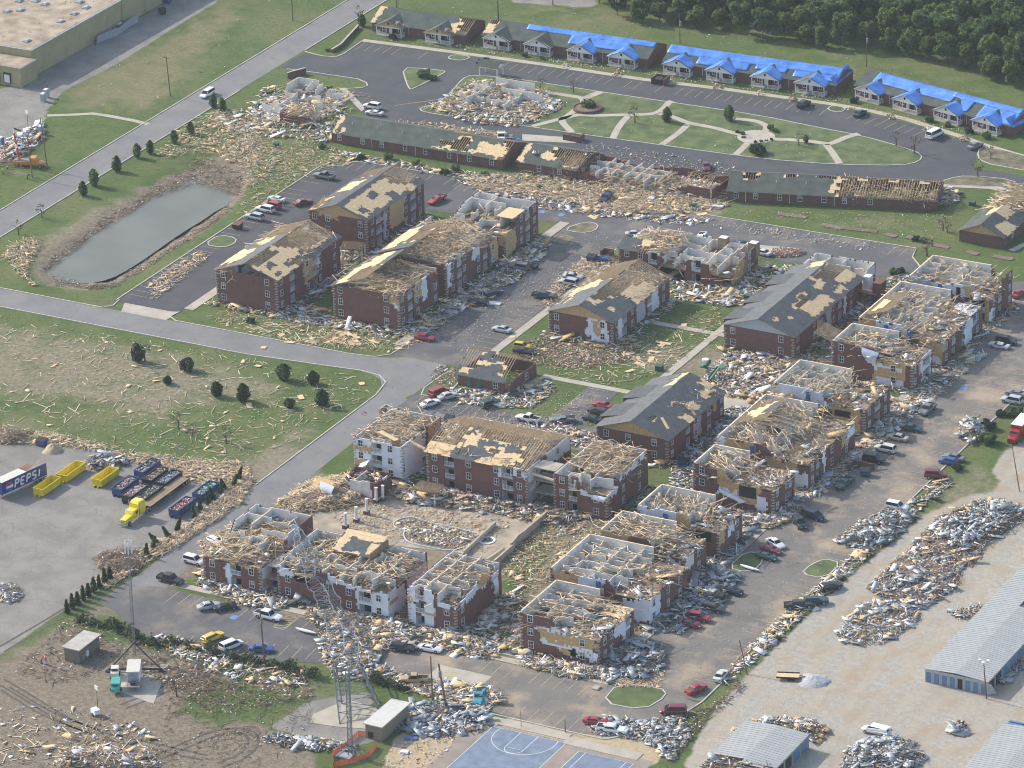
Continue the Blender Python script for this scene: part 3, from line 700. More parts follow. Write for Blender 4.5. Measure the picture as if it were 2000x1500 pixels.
# kind of piece: (length lo, hi, width lo, hi, thick lo, hi, tilt)
SHAPES = {'stick': (.6, 3.4, .05, .11, .035, .07, .10), 'stub': (.25, .9, .05, .12, .03, .08, .22), 'sheet': (.7, 2.0, .45, 1.1, .02, .04, .14), 'scrap': (.18, .62, .12, .38, .02, .08, .3),
    'chunk': (.10, .32, .08, .26, .06, .18, .4), 'strip': (.6, 2.3, .12, .4, .015, .04, .26), 'panel': (1.6, 4.2, .8, 2.0, .03, .06, .16), 'long': (2.6, 6.0, .08, .15, .05, .09, .08)}
MIX = {  # weight, shape, materials; extra dark pieces paint the shaded gaps of piles
 'lumber': [(8, 'stick', ('lumber', 'lumber_pale', 'lumber')), (2, 'stub', ('lumber', 'lumber_pale', 'lumber_weathered')), (.45, 'sheet', ('osb_bright', 'osb_sheathing')), (2.2, 'scrap', ('drywall', 'white_paint', 'osb_bright', 'insulation_pink', 'drywall')), (1.8, 'scrap', ('shingle_grey', 'lumber_weathered', 'sheet_metal'))],
 'mixed': [(3, 'stick', ('lumber', 'lumber_pale', 'lumber_weathered')), (2.4, 'scrap', ('drywall', 'white_paint', 'sheet_metal', 'osb_bright', 'insulation_pink', 'shingle_grey', 'lumber_weathered')), (1.2, 'strip', ('sheet_metal', 'white_paint', 'galvanised_steel', 'drywall')), (1.6, 'chunk', ('brick_rubble', 'drywall', 'dark_interior', 'lumber_weathered', 'soil')), (.7, 'sheet', ('osb_bright', 'drywall', 'housewrap', 'osb_sheathing')), (2.2, 'scrap', ('dark_interior', 'soil', 'shingle_grey', 'lumber_weathered')), (.16, 'panel', ('osb_bright', 'drywall', 'shingle_grey', 'sheet_metal', 'osb_sheathing'))],
 'metal': [(3, 'strip', ('sheet_metal', 'galvanised_steel', 'drywall', 'galvanised_steel', 'dark_interior', 'shingle_grey')), (3, 'scrap', ('sheet_metal', 'galvanised_steel', 'drywall', 'dark_interior', 'soil', 'shingle_grey')), (1.2, 'stick', ('lumber', 'galvanised_steel', 'lumber_weathered')), (1, 'chunk', ('dark_interior', 'drywall', 'soil', 'insulation_pink')), (.6, 'sheet', ('sheet_metal', 'drywall', 'osb_bright')), (.35, 'panel', ('sheet_metal', 'galvanised_steel', 'sheet_metal'))],
 'goods': [(3, 'scrap', ('drywall', 'lumber_weathered', 'osb_bright', 'sheet_metal', 'dark_interior', 'soil', 'blue_plastic', 'lumber')), (4, 'chunk', ('drywall', 'osb_sheathing', 'soil', 'dark_interior', 'red_plastic', 'lumber_weathered', 'dark_interior', 'brick_rubble', 'blue_plastic', 'lumber_weathered', 'insulation_pink')), (1.5, 'strip', ('sheet_metal', 'white_paint', 'galvanised_steel', 'osb_bright')), (1, 'stub', ('lumber', 'lumber_weathered', 'dark_interior')), (.22, 'panel', ('sheet_metal', 'galvanised_steel', 'osb_sheathing', 'drywall'))],
 'brickr': [(5, 'chunk', ('brick_rubble', 'brick_rubble', 'soil')), (2, 'scrap', ('brick_rubble', 'insulation_pink', 'drywall')), (1, 'stub', ('lumber', 'lumber_pale'))],
 'litter': [(3, 'scrap', ('drywall', 'white_paint', 'osb_bright', 'insulation_pink', 'sheet_metal')), (3, 'chunk', ('drywall', 'osb_bright', 'lumber_weathered', 'lumber_pale', 'soil', 'white_paint')), (3, 'stub', ('lumber', 'lumber_pale'))],
 'sticks': [(5, 'stick', ('lumber', 'lumber_pale', 'lumber_pale')), (2, 'stub', ('lumber', 'lumber_pale', 'lumber_weathered')), (.2, 'sheet', ('osb_bright',))],
 'trusses': [(6, 'long', ('lumber', 'lumber', 'lumber_pale', 'lumber_weathered')), (3, 'stick', ('lumber', 'lumber_pale', 'lumber_weathered')), (.6, 'sheet', ('osb_bright', 'osb_sheathing')), (.8, 'scrap', ('drywall', 'white_paint', 'insulation_pink'))],
 'brush': [(3, 'stick', ('lumber_weathered', 'soil')), (3, 'stub', ('lumber_weathered', 'soil', 'dark_interior')), (1.3, 'scrap', ('drywall', 'lumber', 'soil'))],
}
def draw_mix(mix, n, rng=RNG, shrink=1.0):
 spec = MIX[mix]
 w = np.array([s[0] for s in spec], float); w /= w.sum()
 k = rng.choice(len(spec), n, p=w)
 L = np.zeros(n); W = np.zeros(n); T = np.zeros(n); tilt = np.zeros(n); mi = np.zeros(n, int)
 for i, (_, sh, ms) in enumerate(spec):
  q = np.nonzero(k == i)[0]
  a = SHAPES[sh]
  L[q] = rng.uniform(a[0], a[1], len(q)) * shrink; W[q] = rng.uniform(a[2], a[3], len(q)) * shrink; T[q] = rng.uniform(a[4], a[5], len(q)); tilt[q] = a[6]
  mi[q] = np.array([PI[m] for m in ms])[rng.integers(0, len(ms), len(q))]
 return L, W, T, tilt, mi
def boxes_mesh(name, cx, cy, cz, L, W, T, yaw, pit, rol, mi):
 n = len(cx)
 sg = np.array([(-1, -1, -1), (1, -1, -1), (1, 1, -1), (-1, 1, -1), (-1, -1, 1), (1, -1, 1), (1, 1, 1), (-1, 1, 1)], float) * 0.5
 loc = sg[None] * np.stack([L, W, T], -1)[:, None, :]
 # a little taper so that no piece is a perfect box
 loc[:, 1:3, 1] *= RNG.uniform(.6, 1.0, n)[:, None]; loc[:, 5:7, 1] = loc[:, 1:3, 1]
 cr, sr = np.cos(rol), np.sin(rol); cp, sp = np.cos(pit), np.sin(pit); cyw, syw = np.cos(yaw), np.sin(yaw)
 x, y, z = loc[..., 0], loc[..., 1], loc[..., 2]
 y, z = y * cr[:, None] - z * sr[:, None], y * sr[:, None] + z * cr[:, None]
 x, z = x * cp[:, None] + z * sp[:, None], -x * sp[:, None] + z * cp[:, None]
 x, y = x * cyw[:, None] - y * syw[:, None], x * syw[:, None] + y * cyw[:, None]
 co = np.stack([x + cx[:, None], y + cy[:, None], z + cz[:, None]], -1).reshape(-1, 3)
 fs = (BOXF[None] + 8 * np.arange(n)[:, None, None]).reshape(-1, 4)
 me = bpy.data.meshes.new(name)
 me.vertices.add(n * 8); me.vertices.foreach_set('co', co.ravel())
 me.loops.add(len(fs) * 4); me.polygons.add(len(fs))
 me.polygons.foreach_set('loop_start', np.arange(0, len(fs) * 4, 4)); me.polygons.foreach_set('loop_total', np.full(len(fs), 4))
 me.loops.foreach_set('vertex_index', fs.ravel())
 used = np.unique(mi)
 remap = np.zeros(len(PAL), int); remap[used] = np.arange(len(used))
 for u in used: me.materials.append(PAL[u])
 me.polygons.foreach_set('material_index', np.repeat(remap[mi], 6))
 me.update(calc_edges=True)
 return me
def heap(name, u0, u1, v0, v1, z, n, mix, parent=None, rise=0.5, tilt=1.0, lie=None, shrink=1.0, hgt=None, seed=None):
 """n loose pieces over a rectangle; rise = how high the pile stands; lie = preferred heading"""
 rng = RNG
 n = max(8, int(n * (.75 if mix == 'trusses' else .7)))
 cx = rng.uniform(u0, u1, n); cy = rng.uniform(v0, v1, n)
 L, W, T, tl, mi = draw_mix(mix, n, rng, shrink)
 yaw = rng.uniform(0, math.pi, n)
 if lie is not None:
  q = rng.random(n) < .65
  yaw = np.where(q, lie + rng.normal(0, .25, n), yaw)
 pit = rng.normal(0, 1, n) * tl * tilt; rol = rng.normal(0, 1, n) * tl * tilt
 cz = z + rng.random(n) ** 1.5 * rise + np.abs(np.sin(pit)) * L * .4 + T / 2
 if parent:
  o_ = wloc(parent); cx = cx - o_[0]; cy = cy - o_[1]; cz = cz - o_[2]
 me = boxes_mesh(name, cx, cy, cz, L, W, T, yaw, pit, rol, mi)
 o = bpy.data.objects.new(name, me); COL.objects.link(o)
 if parent: o.parent = parent
 o['kind'] = 'stuff'
 return o
DENS, DENS_F = 1.05, .6
def scatter(label, poly, n, mix, rise=0.15, tilt=1.0, name='debris', clump=0.0, shrink=1.0, lie=None, peak=0.0, z=0.0):
 """n loose pieces over a polygon read off the photograph; peak = height of the mound in its middle"""
 rng = RNG
 n = max(12, int(n * (DENS_F if mix in ('litter', 'sticks') else DENS)))
 xs = [p[0] for p in poly]; ys = [p[1] for p in poly]
 X = []; Y = []
 tot = 0
 cl = [(rng.uniform(min(xs), max(xs)), rng.uniform(min(ys), max(ys)), rng.uniform(.04, .16)) for _ in range(14)]
 while tot < n:
  a = rng.uniform(min(xs), max(xs), n * 2); b = rng.uniform(min(ys), max(ys), n * 2)
  if clump > 0:
   q = rng.random(n * 2) < clump
   ci = rng.integers(0, len(cl), n * 2)
   ca = np.array(cl)
   a = np.where(q, ca[ci, 0] + rng.normal(0, 1, n * 2) * ca[ci, 2] * (max(xs) - min(xs)), a)
   b = np.where(q, ca[ci, 1] + rng.normal(0, 1, n * 2) * ca[ci, 2] * (max(ys) - min(ys)), b)
  k = inside_np(poly, a, b)
  X.append(a[k]); Y.append(b[k]); tot += k.sum()
 X = np.concatenate(X)[:n]; Y = np.concatenate(Y)[:n]
 cx, cy = P_np(X, Y)
 L, W, T, tl, mi = draw_mix(mix, n, rng, shrink)
 yaw = rng.uniform(0, math.pi, n)
 if lie is not None:
  q = rng.random(n) < .6
  yaw = np.where(q, lie + rng.normal(0, .3, n), yaw)
 pit = rng.normal(0, 1, n) * tl * tilt; rol = rng.normal(0, 1, n) * tl * tilt
 base = 0.06
 if peak > 0:
  # distance to the polygon's rim gives the mound its height
  d = np.full(n, 1e9)
  for i in range(len(poly)):
   ax, ay = P(*poly[i]); bx, by = P(*poly[i - 1])
   t = np.clip(((cx - ax) * (bx - ax) + (cy - ay) * (by - ay)) / max(1e-6, (bx - ax) ** 2 + (by - ay) ** 2), 0, 1)
   d = np.minimum(d, np.hypot(cx - ax - t * (bx - ax), cy - ay - t * (by - ay)))
  base = base + peak * np.clip(d / max(1e-6, np.percentile(d, 92)), 0, 1) ** .8 * (0.75 + .5 * np.sin(cx * .9) * np.sin(cy * .8))
 cz = z + base + rng.random(n) ** 1.6 * rise + np.abs(np.sin(pit)) * L * .35 + T / 2
 me = boxes_mesh(name, cx, cy, cz, L, W, T, yaw, pit, rol, mi)
 o = bpy.data.objects.new(name, me); COL.objects.link(o)
 tag(o, label, 'debris', None, 'stuff')
 if peak > 0.6:
  # the mound under the loose pieces
  ring = pxs(poly); c = (sum(p[0] for p in ring) / len(ring), sum(p[1] for p in ring) / len(ring))
  mb = MB(); rows = []
  for k, (s, h) in enumerate(((1.0, .0), (.8, .45), (.55, .8), (.28, .95))):
   rows.append([(c[0] + (x - c[0]) * s, c[1] + (y - c[1]) * s, h * peak * (0.8 + .3 * vn(x * .4, y * .4, 5))) for x, y in ring])
  nn = len(ring); vs = [p for r in rows for p in r] + [(c[0], c[1], peak * .9)]
  fs = [(k * nn + i, k * nn + (i + 1) % nn, (k + 1) * nn + (i + 1) % nn, (k + 1) * nn + i) for k in range(3) for i in range(nn)] + [(3 * nn + i, 3 * nn + (i + 1) % nn, 4 * nn) for i in range(nn)]
  mb.add(vs, fs, SOIL)
  m_ = mb.build('rubble_core', None); m_.parent = o; m_['kind'] = 'stuff'
 return o
# ================================================================== building pieces
ST = 2.7                                   # storey height
def code_at(lst, default, a, z, seed, amp=0.55):
 if not lst: return default
 a2 = a + (vn(a * .8, z * .8, seed) - .5) * 2 * amp + (vn(a * 2.1, z * 2.1, seed + 7) - .5) * amp
 z2 = z + (vn(a * .8 + 40, z * .8, seed + 3) - .5) * 2 * amp + (vn(a * 2.1 + 9, z * 2.1, seed + 9) - .5) * amp
 for c, a0, a1, z0, z1 in reversed(lst):
  if a0 <= a2 <= a1 and z0 <= z2 <= z1: return c
 return default
CLAD = {'b': (BRICK, .10), 'w': (WRAP, .015), 'o': (OSB, 0.0), 'g': (SIDING, .03), 's': (LUM3, -.05), 'd': (DRY, 0.0), 't': (WHITE, .03)}
def top_fn(t):
 if isinstance(t, (int, float)): return lambda a: t
 xs = [p[0] for p in t]; zs = [p[1] for p in t]
 return lambda a: float(np.interp(a, xs, zs))
def wall(root, side, c, a0, a1, top, clad=None, wins=(), holes=(), z0=0.0, base='b', seed=0, name='wall', jag=0.0):
 """one outer wall of a block, laid in rows of cells so that torn cladding keeps its depth.
 side S/N run along u at v=c, E/W run along v at u=c"""
 dz = 0.45
 tf = top_fn(top)
 zmax = max(tf(a0), tf(a1), *( [p[1] for p in top] if not isinstance(top, (int, float)) else [0]))
 nz = int(math.ceil((zmax - z0) / dz - 1e-6))
 na = max(1, int(round((a1 - a0) / .4))); da = (a1 - a0) / na
 mb = MB()
 sgn = {'S': -1, 'N': 1, 'E': 1, 'W': -1}[side]
 for j in range(nz):
  zl = z0 + j * dz; zh = min(zl + dz, zmax); zc = (zl + zh) / 2
  run = None; rs = 0
  for i in range(na + 1):
   code = None
   if i < na:
    ac = a0 + (i + .5) * da
    t = tf(ac) + (((vn(ac * .5, seed * 3.1, seed) - .6) * 2 + (vn(ac * 1.9, 3, seed) - .5)) * jag if jag else 0)
    if zc <= t:
     code = code_at(clad, base, ac, zc, seed)
     for h0, h1, hz0, hz1 in holes:
      if h0 <= ac <= h1 and hz0 <= zc <= hz1: code = None; break
    if code == '.': code = None
   if code != run:
    if run is not None:
     m, off = CLAD[run]
     x0 = a0 + rs * da; x1 = a0 + i * da
     f = c + sgn * off; bk = c - sgn * .16
     lo, hi = min(f, bk), max(f, bk)
     if side in 'SN': mb.box(x0, x1, lo, hi, zl, zh, m)
     else: mb.box(lo, hi, x0, x1, zl, zh, m)
    run = code; rs = i
 if not mb.v: return None
 return mb.build(name, root)
def window_meshes(w, h):
 k = ('win', w, h)
 if k in _bay: return _bay[k]
 f = MB(); t = .09
 f.box(-w / 2 - .02, w / 2 + .02, -.06, .10, -t, .0, WHITE); f.box(-w / 2 - .02, w / 2 + .02, -.06, .06, h, h + t, WHITE)
 f.box(-w / 2 - t, -w / 2, -.06, .06, -t, h + t, WHITE); f.box(w / 2, w / 2 + t, -.06, .06, -t, h + t, WHITE)
 f.box(-w / 2, w / 2, -.02, .04, h * .48, h * .48 + .06, WHITE); f.box(-.03, .03, -.02, .03, 0, h, WHITE)
 _bay[k] = (f.mesh('window'), [MB().box(-w / 2, w / 2, -.03, -.01, 0, h, PANE).mesh('pane'), MB().box(-w / 2, w / 2, -.03, -.01, 0, h * .45, PANE).box(-w / 2, w / 2, -.03, -.01, h * .45, h, BLIND).mesh('pane')])
 return _bay[k]
ROTS = {'S': math.pi, 'N': 0.0, 'E': -math.pi / 2, 'W': math.pi / 2}
def window(root, side, c, a, z, w=1.0, h=1.35, off=.10):
 f, p = window_meshes(w, h)
 o_ = wloc(root); sgn = {'S': -1, 'N': 1, 'E': 1, 'W': -1}[side]
 pos = (a - o_[0], c + sgn * off - o_[1], z - o_[2]) if side in 'SN' else (c + sgn * off - o_[0], a - o_[1], z - o_[2])
 b = child('window', f, root, pos, ROTS[side])
 child('pane', p[0 if _h(int(a * 7), int(z * 5), 3) < .6 else 1], b)
 return b
def rail_mesh(w):
 k = ('rail', round(w, 1))
 if k in _bay: return _bay[k]
 mb = MB(); mb.box(-w / 2, w / 2, -.04, .04, .95, 1.03, WHITE); mb.box(-w / 2, w / 2, -.03, .03, .1, .16, WHITE)
 n = max(3, int(w / .3))
 for i in range(n + 1):
  x = -w / 2 + w * i / n
  mb.box(x - .035, x + .035, -.02, .02, .1, .97, WHITE)
 _bay[k] = mb.mesh('railing')
 return _bay[k]
def balcony(root, side, c, a0, a1, storeys, depth=1.5, first=0):
 """recessed balconies one above another; returns the holes that the wall needs"""
 holes = []
 sgn = {'S': -1, 'N': 1, 'E': 1, 'W': -1}[side]
 o_ = wloc(root)
 for s in range(first, storeys):
  z = s * ST
  holes.append((a0, a1, z + .05, z + 2.25))
  mb = MB()
  inn = c - sgn * depth; lo, hi = sorted((inn, c - sgn * .1))
  def bx(x0, x1, y0, y1, z0, z1, m):
   if side in 'SN': mb.box(x0, x1, y0, y1, z0, z1, m)
   else: mb.box(y0, y1, x0, x1, z0, z1, m)
  y0, y1 = sorted((inn, inn - sgn * .1))
  bx(a0 - .1, a1 + .1, y0, y1, z, z + 2.6, DRY)
  y0, y1 = sorted((inn + sgn * .03, inn))
  bx(a0 + .3, a1 - .3, y0, y1, z + .1, z + 2.1, PANE)
  bx(a0 - .1, a0, lo, hi, z, z + 2.6, DRY); bx(a1, a1 + .1, lo, hi, z, z + 2.6, DRY)
  bx(a0, a1, lo, hi, z - .12, z + .1, WHITE)
  b = mb.build('balcony', root)
  pos = ((a0 + a1) / 2 - o_[0], c - o_[1], z + .1 - o_[2]) if side in 'SN' else (c - o_[0], (a0 + a1) / 2 - o_[1], z + .1 - o_[2])
  if s > 0:
   r = child('railing', rail_mesh(a1 - a0), b, pos, ROTS[side])
 return holes
def quoins(root, u, v, su, sv, h):
 mb = MB()
 z = .1; k = 0
 while z < h - .3:
  w = .55 if k % 2 else .3
  x0, x1 = sorted((u + su * .125, u - su * w)); y0, y1 = sorted((v + sv * .125, v - sv * (.85 - w)))
  mb.box(x0, x1, y0, y1, z, z + .28, CONC)
  z += .62; k += 1
 o = mb.build('quoins', root); o['kind'] = 'stuff'
 return o
def deck(root, u0, u1, v0, v1, z, m=LUM3, name='floor_deck', t=.28):
 return MB().box(u0, u1, v0, v1, z - t, z, m).build(name, root)
def partition(root, p, q, z, h, m=DRY, broken=0.0, seed=0):
 """a stud wall seen from above: drywall faces and a raw timber top plate"""
 mb = MB(); d = Vector((q[0] - p[0], q[1] - p[1])); L = d.length
 if L < .3: return
 d.normalize(); n = max(1, int(L / .8)); nx = Vector((-d.y, d.x)) * .07
 for i in range(n):
  a = i * L / n; b = (i + 1) * L / n
  hh = h * (1 - broken * vn(a * .7, seed * 1.7, seed) * 1.3) if broken else h
  if hh < .35: continue
  x0 = (p[0] + d.x * a, p[1] + d.y * a); x1 = (p[0] + d.x * b, p[1] + d.y * b)
  mb.prism([(x0[0] - nx.x, x0[1] - nx.y), (x1[0] - nx.x, x1[1] - nx.y), (x1[0] + nx.x, x1[1] + nx.y), (x0[0] + nx.x, x0[1] + nx.y)], z, z + hh, m)
  k = 1.25
  mb.prism([(x0[0] - nx.x * k, x0[1] - nx.y * k), (x1[0] - nx.x * k, x1[1] - nx.y * k), (x1[0] + nx.x * k, x1[1] + nx.y * k), (x0[0] + nx.x * k, x0[1] + nx.y * k)], z + hh, z + hh + .07, LUM2)
 if mb.v: return mb.build('interior_wall', root)
def rooms(root, u0, u1, v0, v1, z, h=2.4, keep=0.75, broken=0.25, seed=1, step=3.6):
 """standing stud walls of the opened-up top storey"""
 rnd = random.Random(seed)
 nu_ = max(1, int(round((u1 - u0) / step))); nv_ = max(1, int(round((v1 - v0) / step)))
 ul = [u0 + (u1 - u0) * i / nu_ + (rnd.uniform(-.7, .7) if 0 < i < nu_ else 0) for i in range(nu_ + 1)]
 vl = [v0 + (v1 - v0) * i / nv_ + (rnd.uniform(-.7, .7) if 0 < i < nv_ else 0) for i in range(nv_ + 1)]
 for i in range(1, nu_):
  for j in range(nv_):
   if rnd.random() < keep:
    a, b = vl[j], vl[j + 1]
    if rnd.random() < .45: a += 1.0
    partition(root, (ul[i], a), (ul[i], b), z, h, broken=broken, seed=rnd.randint(0, 999))
 for j in range(1, nv_):
  for i in range(nu_):
   if rnd.random() < keep:
    a, b = ul[i], ul[i + 1]
    if rnd.random() < .45: b -= 1.0
    partition(root, (a, vl[j]), (b, vl[j]), z, h, broken=broken, seed=rnd.randint(0, 999))
def inner_face(root, side, c, a0, a1, z, h, top=True):
 """the drywall lining on the inside of an outer wall, with its timber plate on top"""
 sgn = {'S': -1, 'N': 1, 'E': 1, 'W': -1}[side]
 lo, hi = sorted((c - sgn * .17, c - sgn * .22))
 mb = MB()
 if side in 'SN': mb.box(a0, a1, lo, hi, z, z + h, DRY); 
 else: mb.box(lo, hi, a0, a1, z, z + h, DRY)
 lo, hi = sorted((c + sgn * .04, c - sgn * .26))
 if top:
  if side in 'SN': mb.box(a0, a1, lo, hi, z + h, z + h + .08, LUM2)
  else: mb.box(lo, hi, a0, a1, z + h, z + h + .08, LUM2)
 return mb.build('wall_lining', root)
def slope(root, p00, p10, p01, states, default='s', seed=0, shm=SHIN, raf=True, osbm=OSB2, tarp=None, amp=.6, name='roof'):
 """one roof slope. p00 eave start, p10 eave end, p01 ridge start. states: (code, s0, s1, t0, t1); s shingles, o bare boards, '.' hole"""
 p00 = Vector(p00); p10 = Vector(p10); p01 = Vector(p01)
 es = p10 - p00; Ls = es.length; es.normalize(); et = p01 - p00; Lt = et.length; et.normalize()
 nr = es.cross(et).normalized()
 if nr.z < 0: nr = -nr
 org = p00
 def pt(s, t, o): return tuple(org + es * s + et * t + nr * o)
 # shingles in cells
 ds, dt = .3, .3
 ns, ntt = max(1, int(round(Ls / ds))), max(1, int(round(Lt / dt))); ds, dt = Ls / ns, Lt / ntt
 mb = MB()
 grid = [[code_at(states, default, (i + .5) * ds, (j + .5) * dt, seed, amp) for i in range(ns)] for j in range(ntt)]
 def pan(mb, s0, s1, t0, t1, o0, o1, m):
  vs = [pt(s0, t0, o0), pt(s1, t0, o0), pt(s1, t1, o0), pt(s0, t1, o0), pt(s0, t0, o1), pt(s1, t0, o1), pt(s1, t1, o1), pt(s0, t1, o1)]
  mb.add(vs, BOXF.tolist(), m)
 for j in range(ntt):
  run = None; rs = 0
  for i in range(ns + 1):
   c = grid[j][i] if i < ns else None
   c = c if c == 's' else None
   if c != run:
    if run: pan(mb, rs * ds, i * ds, j * dt, (j + 1) * dt, .035, .06, shm)
    run = c; rs = i
 ro = None
 if mb.v:
  ro = mb.build(name, root)
  if states: ro['kind'] = 'stuff'
 # boards: built where any part of them is bare, one deck under the rest
 sw, sh = 2.4, 1.2
 nsw, nsh = max(1, int(math.ceil(Ls / sw))), max(1, int(math.ceil(Lt / sh)))
 under = MB()
 for j in range(nsh):
  for i in range(-1, nsw):
   s0 = max(0, (i + (.5 if j % 2 else 0)) * sw); s1 = min(Ls, (i + 1 + (.5 if j % 2 else 0)) * sw); t0 = j * sh; t1 = min(Lt, t0 + sh)
   if s1 - s0 < .2 or t1 - t0 < .1: continue
   cs = [grid[min(ntt - 1, int((t0 + (t1 - t0) * q) / dt))][min(ns - 1, int((s0 + (s1 - s0) * r_) / ds))] for q in (.2, .5, .8) for r_ in (.1, .3, .5, .7, .9)]
   nh = sum(1 for x in cs if x == '.')
   if nh > 8: continue
   if all(x == 's' for x in cs):
    pan(under, s0, s1, t0, t1, 0, .03, OSB)
   else:
    b = MB(); g = .012
    lft = .02 * ((i * 7 + j * 13) % 3)
    pan(b, s0 + g, s1 - g, t0 + g, t1 - g, lft * .3, .03 + lft * .2, osbm)
    b.build('sheathing_board', root)
 if under.v: under.build('roof_deck', root)
 if raf:
  rb = MB(); k = int(Ls / .61)
  for i in range(k + 1):
   s = min(Ls, i * .61 + .02)
   near = [grid[j][min(ns - 1, int(s / ds))] for j in range(ntt)]
   if '.' in near:
    rb.beam(pt(s, 0, -.09), pt(s, Lt, -.09), .06, .16, LUM)
  if rb.v:
   o = rb.build('rafters', root); o['kind'] = 'stuff'
 return ro
def trusses(root, u0, u1, v0, v1, z, rise, axis='v', every=.62, drop=0.3, seed=0, lean=0.0, name='trusses'):
 """a row of bare roof trusses, some missing or leaning"""
 rnd = random.Random(seed); mb = MB()
 if axis == 'v': a0, a1, b0, b1 = v0, v1, u0, u1
 else: a0, a1, b0, b1 = u0, u1, v0, v1
 n = int((a1 - a0) / every); mid = (b0 + b1) / 2
 for i in range(n + 1):
  if rnd.random() < drop: continue
  a = a0 + i * every + rnd.uniform(-.1, .1); tl = lean + rnd.uniform(-.25, .25); m = rnd.choice((LUM, LUM, LUM2, LUM3))
  def pp(b, zz): 
   aa = a + tl * (zz - z)
   return (b, aa, zz) if axis == 'v' else (aa, b, zz)
  tr = z + rise * rnd.uniform(.55, 1.0)
  if rnd.random() < .7: mb.beam(pp(b0, z), pp(mid, tr), .05, .11, m)
  if rnd.random() < .6: mb.beam(pp(b1, z), pp(mid, tr), .05, .11, m)
  if rnd.random() < .4: continue
  mb.beam(pp(b0, z + rnd.uniform(-.1, .6)), pp(mid + rnd.uniform(-1, 3), z + rnd.uniform(0, rise)), .05, .1, m)
  for q in (.25, .5, .75):
   b = b0 + (b1 - b0) * q; hh = rise * (1 - abs(q - .5) * 2)
   mb.beam(pp(b, z), pp(b0 + (b1 - b0) * (q + (.12 if q < .5 else -.12 if q > .5 else 0)), z + hh * .95), .04, .08, m)
 o = mb.build(name, root); o['kind'] = 'stuff'
 return o
def flap(root, p, q, drop, m=WRAP, bow=.5, name='housewrap_flap', out=(0, -1)):
 """a torn sheet hanging from p-q and bellying out"""
 p = Vector(p); q = Vector(q); mb = MB(); n, k = 6, 5; vs = []
 for j in range(k + 1):
  t = j / k
  for i in range(n + 1):
   s = i / n
   x = p.lerp(q, s * (1 - .35 * t) + .1 * t); w = math.sin(math.pi * t) * bow * (.6 + .6 * vn(s * 3, t * 3, 4))
   vs.append((x.x + out[0] * (w + .05), x.y + out[1] * (w + .05), x.z - drop * t * (.75 + .5 * vn(s * 4, 1, 9))))
 off = len(vs); vs += [(x + out[0] * .03, y + out[1] * .03, z) for x, y, z in vs]
 fs = []
 for j in range(k):
  for i in range(n):
   a = j * (n + 1) + i
   fs.append((a, a + 1, a + n + 2, a + n + 1)); fs.append((off + a + n + 1, off + a + n + 2, off + a + 1, off + a))
 mb.add(vs, fs, m); mb.smooth = True
 return mb.build(name, root)
def block(root, u0, u1, v0, v1, storeys=3, top=None, tops=None, clad=None, wins=None, bal=(), seed=1, open_top=True, roomsz=None, keep=.7, broken=.3, litter=220, mix='mixed', q=True, jag=None, deck_m=LUM3, lit_rise=.5, sides='SENW', base='b'):
 """a slab of apartments: outer walls, windows, balconies, floors, the opened top storey and what lies in it"""
 H = storeys * ST
 if jag is None: jag = .5 if open_top and litter else 0.0
 tops = dict(tops or {}); clad = clad or {}; wins = wins or {}
 for s in 'SENW': tops.setdefault(s, top if top is not None else H)
 hol = {s: [] for s in 'SENW'}
 pos = {'S': (v0, u0, u1), 'N': (v1, u0, u1), 'E': (u1, v0 + .0, v1), 'W': (u0, v0, v1)}
 for side, a0, a1, n in bal:
  hol[side] += balcony(root, side, pos[side][0], a0, a1, n)
 for side in sides:
  c, a0, a1 = pos[side]
  tf = top_fn(tops[side])
  for a in wins.get(side, ()):
   for s in range(storeys):
    z = s * ST + .9
    if tf(a) < z + 1.3: continue
    if code_at(clad.get(side), base, a, z + .6, seed) == '.': continue
    hol[side].append((a - .52, a + .52, z, z + 1.35))
    window(root, side, c, round((a - a0) / .4) * .4 + a0 if False else a, z, off=.06)
  if side in 'EW': a0, a1 = a0 + .162, a1 - .162
  wall(root, side, c, a0, a1, tops[side], clad.get(side), (), hol[side], seed=seed + ord(side), jag=jag, base=base)
 if q:
  quoins(root, u0, v0, -1, -1, min(top_fn(tops['S'])(u0), top_fn(tops['W'])(v0)) - .1)
  if code_at(clad.get('S'), base, u1 - .3, 1, seed) == base: quoins(root, u1, v0, 1, -1, min(top_fn(tops['S'])(u1), top_fn(tops['E'])(v0)) - .1)
 for s in range(1, storeys):
  deck(root, u0 + .17, u1 - .17, v0 + .17, v1 - .17, s * ST)
 for a in ((u0 - 1.5, u1 + 2.5, v0 - 2.6, v0 - .3), (u1 + .3, u1 + 2.8, v0, v1)):
  heap('ground_rubble', a[0], a[1], a[2], a[3], .05, int((a[1] - a[0]) * (a[3] - a[2]) * 4.2), 'mixed', root, rise=.5)
 if jag: heap('overhanging_lumber', u0 - .9, u1 + .9, v0 - .9, v1 + .9, min(top_fn(tops[s])(pos[s][1]) for s in 'SENW') - .1, int((u1 - u0) * (v1 - v0) * .3), 'trusses', root, rise=.7, tilt=2.4)
 if open_top:
  zt = (storeys - 1) * ST
  rooms(root, u0 + .2, u1 - .2, v0 + .2, v1 - .2, zt, keep=keep, broken=broken, seed=seed)
  for side in 'NW':
   c, a0, a1 = pos[side]; wall(root, side, c - (.2 if side == 'N' else -.2), a0 + .2, a1 - .2, tops[side], None, (), (), zt, 'd', seed + ord(side), 'wall_lining', jag)
  if litter:
   heap('fallen_debris', u0 + .4, u1 - .4, v0 + .4, v1 - .4, zt, litter, mix, root, rise=lit_rise)
 return hol
